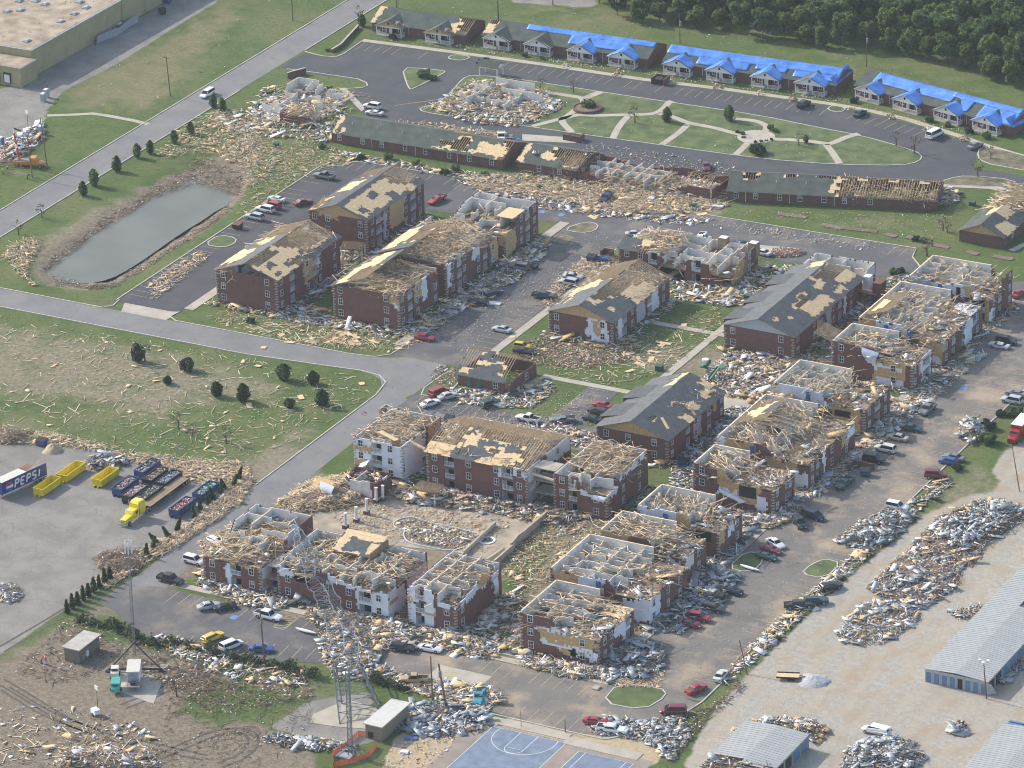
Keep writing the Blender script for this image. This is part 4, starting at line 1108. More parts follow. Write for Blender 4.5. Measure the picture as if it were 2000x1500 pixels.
# ================================================================== apartment blocks
def gable_wall(root, side, c, a0, a1, z, rise, m, off=0.0, t=.12, name='gable'):
 sgn = {'S': -1, 'N': 1, 'E': 1, 'W': -1}[side]
 f, b = c + sgn * off, c + sgn * (off - t); mid = (a0 + a1) / 2
 if side in 'SN': A = [(a0, f, z), (a1, f, z), (mid, f, z + rise)]; B = [(a0, b, z), (a1, b, z), (mid, b, z + rise)]
 else: A = [(f, a0, z), (f, a1, z), (f, mid, z + rise)]; B = [(b, a0, z), (b, a1, z), (b, mid, z + rise)]
 return MB().add(A + B, [(0, 1, 2), (5, 4, 3), (0, 3, 4, 1), (1, 4, 5, 2), (2, 5, 3, 0)], m).build(name, root)
def gable_roof(root, u0, u1, v0, v1, z, rise, W=(), E=(), seed=0, shm=SHIN, shw=None, over=.5, defW='s', defE='s', rafW=True, rafE=True):
 um = (u0 + u1) / 2; half = um - u0; zo = z - rise * over / half
 slope(root, (u0 - over, v0 - over, zo), (u0 - over, v1 + over, zo), (um, v0 - over, z + rise), list(W), defW, seed, shw or shm, rafW)
 slope(root, (u1 + over, v0 - over, zo), (u1 + over, v1 + over, zo), (um, v0 - over, z + rise), list(E), defE, seed + 5, shm, rafE)
def apt(label, u, v, group=None, name='apartment_block'):
 return thing(name, label, 'apartment block', (u, v, 0), 0, group)
def ac_units(root, u, v, n, dv=1.1):
 for i in range(n):
  mb = MB().box(u, u + .8, v + i * dv, v + i * dv + .8, 0, .85, STEEL).box(u + .1, u + .7, v + i * dv + .1, v + i * dv + .7, .85, .92, DARK)
  mb.build('air_conditioner', root)
H3, H2 = 3 * ST, 2 * ST
# ---- left-hand pair and the long right-hand one of that court
b = apt('three-storey brick block with tan bare-board roof nearest the cottages lot', -72, 51)
block(b, -80, -64.8, 51, 77.6, 3, wins={'S': (-78.4, -75, -66.4), 'E': (53.5, 60, 69, 75.5), 'W': (56, 62, 70), 'N': (-76, -70)}, bal=[('E', 55.2, 57.8, 3), ('E', 71.2, 73.8, 3)], seed=3,
   clad={'E': [('o', 61.5, 68.5, 1.5, 8.2), ('g', 58.4, 60.4, 0, 8.2)], 'S': [('o', -78, -72, 6.9, 8.2)]}, open_top=False)
rooms(b, -79, -65, 70, 77, H3 - ST, keep=.8, broken=.1, seed=31)
gable_roof(b, -80, -64.8, 51, 77.6, H3, 2.7, W=[('o', 0, 9, 0, 3), ('o', 12, 19, 1, 5.5), ('.', 2, 7, 0, 3.4), ('.', 21, 28, 0, 7)], E=[('o', 1, 20, 1.2, 7.4), ('s', 2, 5, 2, 4), ('s', 9, 13, 4, 6.2), ('s', 14, 17, 1, 3.2), ('s', 6, 8, .6, 2), ('.', 20, 28.5, 2.2, 9), ('o', 20, 24, 0, 2.4)], seed=8)
gable_wall(b, 'S', 51, -80, -64.8, H3, 2.6, OSB, .02)
trusses(b, -80.3, -76.5, 51, 56, H3 - .3, 2.6, drop=.1, seed=3, lean=.6); heap('fallen_debris', -76, -65.5, 71, 77, H3, 160, 'trusses', b, .4)
b = apt('three-storey brick block with half-stripped rafters beside the pond lot', -73, 12.5)
block(b, -81.2, -65.5, 12.5, 40, 3, wins={'S': (-79.4, -68), 'E': (14.3, 25.5, 31, 37.5), 'W': (17, 25, 33)}, bal=[('E', 18, 20.4, 3), ('E', 28, 30.4, 3)], seed=5, clad={'E': [('o', 24, 31, 2.6, 8.3), ('w', 30, 31.4, 4, 8.2)]}, litter=0, keep=.3)
gable_roof(b, -81.2, -65.5, 12.5, 40, H3, 2.7, W=[('.', 0, 5, 0, 4), ('o', 4, 12, 0, 5), ('o', 14, 20, 2, 6), ('.', 19, 29, 0, 9)], E=[('o', 0, 16, 0, 8.6), ('s', 3, 6, 3.4, 5.6), ('s', 7.5, 11, 1.2, 3.2), ('s', 12, 16, .3, 3), ('s', 2, 4, 1, 2), ('.', 1, 4, 6, 9), ('.', 4.6, 10, 5.2, 9), ('.', 9, 12.4, .2, 2.6), ('.', 15, 29, 1.6, 9), ('.', 12.5, 15, 5.6, 9)], seed=19, shw=SHIN_LIT)
trusses(b, -81, -66, 24, 39.6, H3 - .1, 2.7, drop=.35, seed=5, lean=.5); heap('fallen_lumber', -80, -66, 25, 39.5, H3 - .5, 420, 'trusses', b, 1.5, lie=.1)
trusses(b, -81.4, -75, 12.0, 12.6, H3 - .2, 2.4, drop=0, seed=2); heap('hanging_lumber', -79.5, -76, 11.6, 12.2, H3 - 2.2, 16, 'sticks', b, 2.0, tilt=4)
b = apt('lower section of the long brick block at the street corner, roof collapsed', -44, 15.5)
block(b, -52.8, -36.2, 15.5, 33, 3, tops={'E': [(15.5, 8.1), (28, 8.1), (33, 7)]}, wins={'S': (-51, -39.4), 'E': (17, 23.5, 31.5), 'W': (20, 27)}, bal=[('E', 19.4, 21.8, 3)], seed=9, clad={'E': [('o', 22, 26.5, 4.2, 8.3), ('w', 25.6, 28, 3, 8.2)], 'S': [('o', -38.5, -36.4, 5.6, 8.2), ('w', -37.6, -36.2, 4.8, 6.4)]}, litter=330, mix='trusses', lit_rise=3.2)
slope(b, (-53.3, 15, 7.9), (-53.3, 33.5, 7.9), (-44.5, 15, 11.1), [('o', 0, 13, 1, 3.6), ('o', 8, 19, 3, 7), ('.', 0, 9, 3.6, 10), ('.', 14, 19, 0, 3)], 's', 12, SHIN)
trusses(b, -52, -37, 17, 33, H3 - .2, 2.6, drop=.55, seed=8, lean=-.5); heap('fallen_lumber', -47, -36.6, 15.8, 33, H3 - 1.1, 460, 'trusses', b, 1.3)
b = apt('middle section of the long brick block, roof a tangle of rafters', -44, 35.5)
block(b, -52.8, -35.4, 35.5, 59.5, 3, tops={'E': [(35.5, 8.1), (47, 7.4), (52, 6), (59.5, 5.5)], 'N': 6}, wins={'E': (38, 43.5, 50, 57), 'W': (40, 48, 55)}, bal=[('E', 40, 42.4, 3), ('E', 52, 54.6, 2)], seed=13, clad={'E': [('w', 35.4, 37.4, 2, 8.2), ('d', 47, 51, 4.5, 8.2), ('o', 55.5, 59.5, 0, 6)]}, litter=300, lit_rise=2.2)
slope(b, (-53.3, 35, 7.9), (-53.3, 52, 7.9), (-44.2, 35, 11.1), [('o', 2, 16, 0, 4), ('.', 4, 12, 4, 10), ('.', 13, 17, 3, 10)], 's', 15, SHIN)
trusses(b, -52, -37, 36, 57, H3 - .3, 2.4, drop=.5, seed=10, lean=.9); heap('fallen_lumber', -51, -36, 36, 59, H3 - 1.3, 620, 'trusses', b, 1.6)
b = apt('upper section of the long brick block, top storey swept open', -42, 61.5)
block(b, -50, -34.6, 61.5, 77.2, 3, tops={'E': [(61.5, 5.6), (66, 5.6), (67, 8.1), (77.2, 8.1)], 'S': [(-50, 5.5), (-34.6, 5.6)], 'N': 8.1, 'W': [(61.5, 5.5), (70, 8.1), (77.2, 8.1)]}, wins={'E': (69, 75.4), 'S': (-42,)}, bal=[('E', 70.8, 73.2, 3)], seed=17, clad={'S': [('o', -50, -34.6, 2.5, 6), ('w', -48, -39, 2.2, 4.6)], 'E': [('o', 61.5, 66.5, 0, 6)]}, keep=.55, broken=.5, litter=330)
rooms(b, -49.5, -41, 71, 77, H3 - ST, keep=.9, broken=.05, seed=77); deck(b, -39, -34.8, 65.5, 71.5, H3, OSB2, 'plywood_deck', .15)
# ---- central court
b = apt('two-storey brick block with no roof and its stairwell laid open', 5, 66)
block(b, -8, 19.6, 66, 80.4, 2, tops={'S': [(-8, 5.4), (14.2, 5.4), (14.6, 2.8), (19.6, 1.4)], 'E': [(66, 1.5), (72, 5.4), (80.4, 5.4)], 'N': 5.4, 'W': 5.4}, wins={'S': (-6, -2.6), 'W': (70, 76), 'E': (76,)}, bal=[('S', -.9, 1.5, 2), ('S', 10.2, 12.4, 2)], seed=21, clad={'S': [('.', 2.8, 8.4, -.1, 5.0), ('g', 2.4, 9, 4.9, 5.5)], 'E': [('s', 72, 77, 0, 5.4), ('o', 66, 73, 0, 5.4)]}, keep=.85, broken=.25, litter=520, lit_rise=1.0)
slope(b, (-8.4, 65.4, 5.3), (-.6, 65.4, 5.3), (-8.4, 69.6, 6.7), [('o', 5, 9, 2, 5), ('.', 5.8, 9, 0, 3)], 's', 7, SHIN)
heap('fallen_lumber', -7, 4, 67, 79, 5.2, 380, 'trusses', b, .9); MB().beam((4.2, 66, .2), (8, 72, 2.8), 1.5, .3, CONC).build('stair_flight', b)
for p_ in ((11.5, 79.8), (19, 79.8)): MB().box(p_[0] - 1, p_[0] + 1, p_[1] - 1, p_[1] + .9, 2.7, 6.0, LUM3).box(p_[0] - .9, p_[0] + .9, p_[1] - .9, p_[1] + .8, 6.0, 6.06, DRY).build('shaft_wall', b)
b = apt('two-storey brick block with grey front roof and bare tan gable', 2, 27.5)
block(b, -5.5, 10, 27.5, 55.2, 2, wins={'S': (-3.6, 7.6), 'E': (29.5, 37, 52), 'W': (33, 40, 48)}, bal=[('E', 32, 34.4, 2), ('E', 44, 46.4, 2)], seed=23, clad={'S': [('w', 3.4, 8.8, .9, 5.6), ('o', 5.6, 7.2, 1.8, 5.2), ('w', 5, 8.8, 0, 1.4)], 'E': [('w', 30, 32.4, 0, 5.5), ('w', 44, 50, 0, 5.5), ('g', 39, 43, 0, 5.5)]}, litter=0, keep=.4)
gable_roof(b, -5.5, 10, 27.5, 55.2, H2, 2.8, W=[('.', 16, 29, 0, 9), ('o', 6, 15, 0, 3), ('.', 4, 9, .2, 2.6), ('o', 12, 16.5, 2, 6)], E=[('o', 3, 9, 6, 9), ('.', 5, 8, 5.8, 8.4), ('o', 10, 22, 0, 4.5), ('s', 1, 12, 0, 5.6), ('.', 9, 12, 5, 9), ('.', 12, 29, 4.2, 9), ('.', 22, 29, 0, 9), ('o', 4, 6, 2.4, 4)], seed=29, shw=SHIN_LIT)
gable_wall(b, 'S', 27.5, -5.5, 10, H2, 2.7, OSB, .02)
heap('fallen_lumber', -5, 9.5, 40, 54.8, H2 - .6, 760, 'trusses', b, 1.2); heap('fallen_debris', -2, 8, 42, 54, H2 + .3, 160, 'litter', b, .5)
b = apt('long two-storey brick block with mostly whole grey roof and grey gable', 41, 36.5)
block(b, 32.6, 49, 36.5, 72, 2, wins={'S': (34.6, 46), 'E': (38.5, 47, 57, 66), 'W': (42, 50, 58)}, bal=[('E', 49.6, 52, 2), ('E', 59, 61.4, 2)], seed=27, clad={'E': [('o', 48, 49.4, 0, 5.6), ('w', 62, 64, 0, 5.6), ('g', 53, 56, 0, 5.6)]}, open_top=False)
gable_roof(b, 32.6, 49, 36.5, 72, H2, 2.8, W=[('o', 33, 37, 5, 9)], E=[('o', 12, 17, 1, 5.4), ('o', 17, 22, .8, 4), ('.', 15, 19, 5.6, 7.4), ('.', 11, 15, 4.8, 6.4), ('o', 25, 29, 1, 3), ('.', 25, 34, 6, 9), ('o', 23, 27, 5, 7), ('.', 29, 37, 4.6, 9), ('o', 30, 37, 2, 5), ('o', 6, 8, 3.4, 4.6), ('o', 3, 4.4, 6, 7)], seed=33, shw=SHIN_LIT)
gable_wall(b, 'S', 36.5, 32.6, 49, H2, 2.7, SIDING, .08)
for vv in (42, 52, 63):
 slope(b, (31.0, vv - 3.2, 5.3), (31.0, vv + 3.2, 5.3), (36.6, vv - 3.2, 6.7), [], 's', 3, SHIN, raf=False)
 MB().box(31.2, 32.5, vv - 3, vv + 3, 0, 5.2, BRICK).build('stair_bay', b)
b = apt('roofless upper end of the grey-roofed long block, white inner walls showing', 41, 73)
block(b, 33.5, 48, 73, 81.5, 2, tops={'S': 5.4, 'E': [(73, 3), (78, 5.4), (81.5, 5.4)]}, wins={'N': (36, 44)}, seed=35, clad={'E': [('d', 73, 82, 2.6, 5.6)]}, litter=120, keep=.9, broken=.1)
MB().box(48.2, 53, 70.5, 76, 2.5, 2.7, LUM3).box(52, 54, 71, 74, 0, 5.2, BRICK).box(49, 50.6, 72.6, 74.4, 2.7, 5.6, WRAP).build('torn_porch', b)
b = apt('two-storey brick block under a whole grey roof beside the middle lot', 40, -22)
block(b, 31.8, 48, -22, 4.2, 2, wins={'S': (34, 45, 39), 'E': (-20, -9, -3, 3), 'W': (-16, -6)}, bal=[('E', -14, -11.6, 2), ('E', -4, -1.6, 2)], seed=41, clad={'E': [('g', -10, -6.5, 0, 5.6), ('o', -1, 1, 3, 5.6)]}, open_top=False)
gable_roof(b, 31.8, 48, -22, 4.2, H2, 2.8, W=[('o', 20, 27.5, 7, 9)], E=[('.', 3.4, 5.6, 6, 7), ('.', 12, 15, 5.6, 6.3), ('o', 14, 18, 1, 3.4), ('o', 21, 25, 1.4, 4), ('o', 25, 28, 3, 6), ('o', 10, 12, 0, 2.6), ('.', 23, 26, 1, 2.4)], seed=44, shw=SHIN_LIT)
gable_wall(b, 'S', -22, 31.8, 48, H2, 2.7, OSB, .02); heap('roof_debris', 43, 47, -9, -5, H2 + 1.0, 70, 'sticks', b, .8); heap('roof_debris', 42, 47.5, -4, 3, H2 + 1.1, 40, 'lumber', b, .6)
for vv in (-14, -4):
 slope(b, (30.0, vv - 3.4, 5.3), (30.0, vv + 3.4, 5.3), (36.0, vv - 3.4, 6.8), [], 's', 3, SHIN, raf=False)
 MB().box(30.2, 31.7, vv - 3, vv + 3, 0, 5.2, BRICK).build('stair_bay', b)
MB().beam((45, -18.5, 8.4), (47.5, -20.6, 7.2), .6, .05, OSB2).build('loose_board', b)
# ---- right-hand rows: third storey gone on the street side
def east(label, u0, u1, v0, v1, seed, Sclad=(), Eclad=(), swin=(), ewin=(), cut=9.5, mixn='mixed', n=420, wst=8.1, lum=150, bal=(), q=True, keep=.8, broken=.25, Stop=None, Etop=5.5):
 b = apt(label, (u0 + u1) / 2, v0)
 block(b, u0, u1, v0, v1, 3, tops={'S': Stop or [(u0, wst), (u0 + cut - 2, wst), (u0 + cut + .5, 5.5), (u1, 5.5)], 'N': [(u0, wst), (u0 + cut, wst), (u0 + cut + 1.5, 5.5), (u1, 5.5)], 'E': Etop, 'W': wst},
    clad={'S': list(Sclad), 'E': list(Eclad)}, wins={'S': swin, 'E': ewin, 'W': (v0 + 3, v1 - 3)}, bal=bal, seed=seed, open_top=False, q=q, jag=.55)
 z = 2 * ST
 rooms(b, u0 + .2, u0 + cut + 1, v0 + .2, v1 - .2, z, keep=keep, broken=broken + .14, seed=seed, step=3.3)
 inner_face(b, 'N', v1, u0 + .2, u0 + cut, z, wst - z); inner_face(b, 'W', u0, v0 + .2, v1 - .2, z, wst - z)
 heap('fallen_debris', u0 + .3, u1 + .5, v0 - .4, v1 - .3, z, int(n * 1.5), mixn, b, .6)
 heap('fallen_lumber', u0 + .5, u0 + cut + 3, v0 + .5, v1 - .5, z + 1.2, int(lum * .95), 'trusses', b, 1.6, tilt=1.8, lie=RNG.uniform(0, 3))
 return b
b = east('lower section of the upper right brick row with torn white housewrap front', 60, 78.6, 32.2, 42.6, 51, Sclad=[('o', 69.5, 78.8, -.1, 5.8), ('w', 69, 76.4, 3.9, 4.7), ('w', 70.5, 78, 0, 1.7), ('w', 68.4, 70.3, 4.6, 7.4), ('b', 77, 79, -1, 6)], Eclad=[('o', 34.8, 37, 2.4, 6), ('w', 36.6, 42, 0, 6)], swin=(62.2, 74.2), ewin=(33.6, 38), bal=[('E', 39, 41.2, 2)], cut=11)
flap(b, (67, 32, 8.0), (71, 32, 7.4), 2.4); slope(b, (60, 32, 8.2), (60, 38, 8.2), (55.8, 32, 9.6), [('.', 0, 7, 0, 6)], 's', 1)
b = east('middle section of the upper right brick row covered with fallen rafters', 60, 79.4, 46, 68, 53, Sclad=[('w', 64, 76, 5.2, 8.2), ('o', 60, 64, 5, 8.2), ('o', 74, 80, -.1, 5.8), ('w', 74.4, 79, 0, 2)], Eclad=[('w', 58, 62.4, 0, 6), ('o', 46, 49, 3, 6)], swin=(), ewin=(48, 57, 65), bal=[('E', 51, 53.4, 2), ('E', 62.6, 65, 2)], n=560, lum=340, cut=12)
for uu in (66, 71.4): MB().box(uu, uu + .95, 45.80, 45.86, 5.5, 7.5, BLUE).build('blue_door', b)
slope(b, (60.2, 48, 8.1), (60.2, 60, 8.1), (66, 48, 10), [('o', 1, 9, 1, 4), ('.', 0, 13, 3, 7), ('.', 9, 13, 0, 7)], '.', 6)
deck(b, 74, 79.2, 62, 67.8, 5.62, DRY, 'bare_floor', .1)
b = east('upper section of the upper right brick row with white rooms open to the sky', 60.5, 79.4, 71.5, 84.6, 55, Sclad=[('w', 64, 75, 5.2, 8.2), ('g', 60.5, 66, 5.2, 8.2), ('o', 73.5, 76, 5.2, 8.2), ('o', 75, 80, 0, 5.5)], Eclad=[('w', 71.5, 75, 0, 3)], swin=(), ewin=(74, 83), bal=[('E', 76.4, 78.8, 2), ('S', 74.6, 78.4, 2)], Stop=[(60.5, 8.1), (74.5, 8.1), (75, 5.5), (79.4, 5.5)], Etop=[(71.5, 5.5), (78.6, 5.5), (79, 8.1), (84.6, 8.1)], lum=200, cut=14, keep=.9, broken=.1)
for uu in (67.4, 71.8): MB().box(uu, uu + .95, 71.28, 71.36, 5.5, 7.5, BLUE if uu < 70 else PANE).build('blue_door', b)
b = east('lower section of the middle right row, front bricks peeled to tan sheathing', 60.3, 78, -35, -25.2, 57, Sclad=[('o', 65.6, 73, 3.4, 8.2), ('o', 69, 75.4, 1.6, 5.6), ('w', 65.4, 70, 2.4, 3.6), ('w', 74.6, 76.4, 0, 3.4)], Eclad=[], swin=(62.2,), ewin=(-33.4, -29), cut=8, n=520, bal=[('E', -28.2, -26, 2)], keep=.9)
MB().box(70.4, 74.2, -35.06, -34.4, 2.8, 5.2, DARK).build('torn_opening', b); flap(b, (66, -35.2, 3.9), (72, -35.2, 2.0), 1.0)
b = east('middle section of the middle right row buried in long rafters', 59, 79.2, -21.4, 1.5, 59, Sclad=[('o', 59, 68, 5.0, 8.2), ('w', 59, 63, 2.2, 8.2), ('o', 61, 63.4, 6, 8.2), ('o', 70, 77, 0, 5.6), ('w', 74, 80, 0, 3.4)], Eclad=[('w', -14.5, -13, 0, 6), ('o', -5.5, -1, 2, 6), ('w', -2, 1.6, 3, 6)], swin=(), ewin=(-19.4, -10, -3), n=520, lum=460, cut=12, bal=[('E', -17.6, -15.4, 2)], broken=.4)
MB().box(66.4, 67.4, -21.62, -21.54, 5.5, 7.5, BLUE).build('blue_door', b)
slope(b, (59.2, -14, 8.1), (59.2, -2, 8.1), (66.5, -14, 10.6), [('o', 2, 8, 2, 5), ('s', 3, 9, 5, 8)], '.', 16); trusses(b, 60, 74, -14, -3, 8.0, 2.2, drop=.25, lean=-1.1, seed=4)
b = east('upper section of the middle right row with white inner rooms and tan front', 58, 78.6, 7.5, 20.4, 61, Sclad=[('w', 60, 71, 5.0, 8.2), ('d', 58, 60, 5, 8.2), ('o', 71, 78.8, -.1, 5.8), ('w', 71, 77, 0, 1.6), ('b', 77.8, 79, 0, 6)], Eclad=[], swin=(), ewin=(10, 18), n=480, lum=230, cut=12, bal=[('E', 12.6, 15.6, 2)], keep=.9, broken=.15)
MB().box(65.4, 66.4, 7.28, 7.36, 5.5, 7.5, BLUE).build('blue_door', b)
MB().box(72, 75.5, 7.3, 7.7, 3.3, 4.6, PANE).build('broken_window_band', b)
b = east('uppermost section of the lower right row with a black open corner', 59, 76.6, -57, -46.6, 63, Sclad=[('w', 59, 68, 5.0, 8.2), ('o', 67, 72, 5, 8.2), ('.', 71, 75, 2.7, 5.6)], Eclad=[('w', -53, -50, 3, 6), ('o', -57, -54, 2.7, 6)], swin=(), ewin=(-49,), n=420, lum=190, cut=12)
MB().box(64.6, 65.6, -57.24, -57.16, 5.5, 7.5, BLUE).build('blue_door', b); MB().box(71, 75, -56.4, -54, 2.75, 5.3, DARK).build('burnt_room', b)  # solid near-black box behind the gap in the front wall
b = east('second section of the lower right row, floors crowded with fallen rafters', 57.4, 75.6, -70, -60.6, 65, Sclad=[('w', 66, 75, 0, 5), ('o', 57.4, 64, 5, 8.2)], Eclad=[('d', -70, -66, 2.6, 6)], swin=(), ewin=(-64,), n=420, lum=240, cut=12, broken=.2)
b = east('third section of the lower right row laid out as roofless white rooms', 56.4, 77.4, -89, -72.6, 67, Sclad=[('w', 62, 68, 5.0, 8.2), ('o', 57, 62, 5, 8.2), ('w', 71, 77.6, .8, 5.8), ('b', 70, 72, -1, 6)], Eclad=[('w', -89, -84, 0, 5.6), ('b', -84, -72, 0, 6)], swin=(), ewin=(-87, -81, -76), n=520, lum=130, cut=14, keep=.95, broken=.12)
MB().box(66.3, 67.3, -89.24, -89.16, 5.5, 7.5, BLUE).build('blue_door', b)
b = east('lowest brick block with its whole front stripped to tan sheathing', 59.8, 76.2, -107.5, -93, 69, Sclad=[('o', 63.5, 75.6, 2.6, 5.8), ('o', 67.5, 75.4, 1.2, 4), ('w', 63.6, 76, 2.3, 3.0), ('w', 63, 69.4, 5.0, 5.9), ('w', 67.5, 68.6, 5.5, 7.6), ('w', 70, 75, 1.0, 2.0), ('.', 70, 71.2, 1.2, 2.4)], Eclad=[('w', -101, -98, 2.6, 6), ('w', -98, -94.4, 0, 6)], swin=(61.9, 72.8), ewin=(-105, -102.4), n=480, lum=170, cut=9.5, bal=[('E', -96.6, -94.4, 2)], keep=.9, Stop=[(59.8, 7.9), (66, 7.8), (68.6, 5.5), (76.2, 5.5)])
deck(b, 71, 76.6, -98, -93.4, 5.75, OSB2, 'plywood_deck', .12); flap(b, (75.4, -107.7, 2.9), (76.3, -107.7, 2.6), 1.8)
# ---- middle-south row, three storeys standing
b = apt('left-hand section of the pool-side row wrapped in white housewrap', -2, -52.5)
block(b, -8.2, 3.2, -52.5, -36.5, 3, wins={'S': (-6.6, .3), 'E': (-44, -39)}, bal=[('S', -4.0, -1.6, 3)], seed=71, base='b', clad={'S': [('w', -8.4, 4, 2.0, 8.3), ('w', -4.6, 4, .0, 8.3), ('o', -8.4, -4.2, 5.1, 6.6), ('b', -1.4, 4, -1, 1.2), ('o', -8.4, -5, 1.6, 3.2)], 'E': [('w', -52.5, -47, .3, 8.2), ('d', -47, -43, 0, 8.2), ('o', -42, -36, 4, 8.2)]}, litter=260, keep=.7)
trusses(b, -7, 2.4, -49, -42, H3 - .1, 1.8, axis='v', drop=.1, seed=7); heap('fallen_lumber', -7.6, 3, -52, -37, H3 - .8, 280, 'trusses', b, .8); MB().beam((-3.5, -50, 9.2), (1.5, -51.6, 8.8), 1.2, .05, OSB2).build('loose_board', b)
flap(b, (-6.6, -52.6, 2.6), (-4.4, -52.6, 3.8), 1.4, bow=1.6)
b = apt('middle section of the pool-side row, brick with grey shingle scraps on bare rafters', 20, -52)
block(b, 8.6, 31.6, -52, -33.4, 3, wins={'S': (10.4, 18.2, 24.6, 29.8), 'E': (-48, -39), 'N': (14, 22, 28)}, bal=[('S', 12.4, 14.8, 3), ('S', 25.8, 28.4, 3)], seed=73, clad={'S': [('w', 25, 26.6, 5, 8.3), ('w', 28.4, 31.8, 6.4, 8.3)], 'E': [('g', -52, -47, 0, 8.3), ('w', -52, -46, 5, 8.3), ('w', -51, -47, 3, 4), ('d', -44, -33, 5, 8.3)]}, litter=0, keep=.4)
slope(b, (8.0, -52.6, 7.9), (32, -52.6, 7.9), (8.0, -42.8, 10.9), [('o', 0, 6, 0, 5), ('.', 0, 7, 3, 11), ('o', 12, 18, 0, 2), ('o', 15, 21, 2, 6), ('.', 8, 20, 6.6, 11), ('.', 19, 25, 0, 11), ('o', 18, 21, 1, 4), ('o', 7, 10, 4, 8), ('.', 12, 16, 3.6, 5), ('s', 16, 19.6, 4.4, 7)], 's', 75, SHIN)
slope(b, (8.0, -32.8, 7.9), (32, -32.8, 7.9), (8.0, -42.8, 10.9), [('.', 0, 14, 0, 11), ('.', 17, 25, 0, 11)], '.', 76, SHIN)
trusses(b, 9, 31, -51.6, -33.8, H3, 2.8, axis='u', drop=.2, seed=11); heap('fallen_lumber', 9, 31, -51, -34, H3 - .3, 520, 'trusses', b, 1.0); MB().beam((3.4, -49.5, 8.0), (9, -51.4, 7.6), .3, .5, LUM).build('walkway_beam', b); MB().beam((31.8, -50.4, 6.8), (37, -50.8, 6.4), .3, .4, LUM2).build('walkway_beam', b)
b = apt('right-hand section of the pool-side row, its top corner torn off', 43, -51)
block(b, 37.1, 49, -51, -33, 3, tops={'S': [(37.1, 8.1), (42.6, 8.1), (43.4, 5.2), (49, 5.0)], 'E': [(-51, 5.2), (-46, 5.8), (-44, 8.1), (-33, 8.1)]}, wins={'S': (39, 46.6), 'E': (-44, -37, -50)}, bal=[('S', 40.2, 42.4, 3)], seed=77, clad={'E': [('w', -46.4, -34, 6.5, 8.3), ('o', -45, -33, 7.7, 8.5), ('w', -51, -46, 4.2, 5.6)], 'S': [('w', 43.2, 49, 4.3, 5.4)]}, litter=380, keep=.9, broken=.2, jag=.2)
trusses(b, 38, 46, -41, -34, H3, 2.0, drop=.3, seed=21); heap('fallen_lumber', 37.4, 48.6, -46, -33.4, H3 - .8, 380, 'trusses', b, 1.0); flap(b, (46, -51.1, 5.2), (49, -51.1, 5.2), 1.3)
for i in range(3): MB().box(32, 37, -49.8, -46, (i + 1) * ST - .3, (i + 1) * ST - .1, CONC).build('breezeway_floor', b)
ac_units(b, 49.3, -44.6, 4)
# ---- lower left row, two storeys left
b = apt('left-hand section of the lower left row with rooms spilled open beside the street', -3, -108)
block(b, -10, 3.0, -108, -88, 3, tops={'S': 5.5, 'E': [(-108, 5.5), (-100, 5.4), (-97, 8.1), (-88, 8.1)], 'W': [(-108, 5.5), (-99, 5.6), (-96, 8.1), (-88, 8.1)], 'N': 8.1}, wins={'S': (.9, -8), 'W': (-104, -97), 'E': (-99,)}, bal=[('S', -3.9, -1.4, 2)], seed=81, clad={'S': [('w', -5.2, -3.8, 0, 5.6), ('o', -5.6, 3.2, 4.9, 5.6)], 'E': [('w', -108, -103.5, 0, 5.6), ('o', -107.5, -104.6, 1, 2.4), ('g', -103, -98, 0, 5.6), ('w', -98, -93, 4.6, 8.2)]}, litter=620, keep=.5, broken=.4, lit_rise=1.2)
rooms(b, -9.6, -3, -96, -88.4, H2, keep=.95, broken=.02, seed=5); heap('fallen_lumber', -9, 2.6, -107, -90, H2 + .4, 620, 'trusses', b, 1.0)
for i in range(2): MB().box(3.2, 6.4, -106, -100, (i + 1) * ST - .3, (i + 1) * ST - .1, CONC).build('breezeway_floor', b)
b = apt('middle section of the lower left row crushed under the fallen lattice tower', 19, -107.5)
block(b, 6.6, 31, -107.5, -92, 3, tops={'S': [(6.6, 6.6), (9.6, 6.2), (11, 4), (13.6, 4), (15, 7.4), (22, 6.2), (23.5, 5.5), (31, 5.5)], 'E': 5.5, 'W': [(-107.5, 6.4), (-100, 8), (-92, 8)], 'N': 7.6}, wins={'S': (8.8, 17.4, 22.4, 29)}, bal=[('S', 24.6, 27.2, 2)], seed=83, clad={'S': [('w', 6.6, 12, 4.8, 7), ('w', 18, 24, 5.0, 8), ('w', 24, 31.2, 0.7, 5.7), ('b', 24, 31.2, -1, .8), ('o', 20, 24, 6.2, 8)], 'E': [('w', -107.6, -101, 0, 5.6), ('o', -107, -104, 3, 4), ('d', -100, -92, 2.6, 5.6)]}, litter=720, keep=.75, broken=.35, jag=.35, lit_rise=.9)
slope(b, (13.5, -99, 7.6), (22.5, -99, 7.6), (13.5, -92.2, 9.2), [('o', 0, 9.5, 4.6, 8), ('o', 0, 2, 0, 8), ('o', 7, 9.5, 1, 4), ('o', 2, 6, 0, .8)], 's', 85, SHIN); MB().box(22.3, 22.5, -99, -92, 5.4, 8.6, LUM3).build('stud_wall', b)
heap('fallen_lumber', 8, 30.5, -106, -93, H2 + .8, 720, 'trusses', b, 1.0)
b = apt('right-hand section of the lower left row with a stacked balcony front in white wrap', 40, -107)
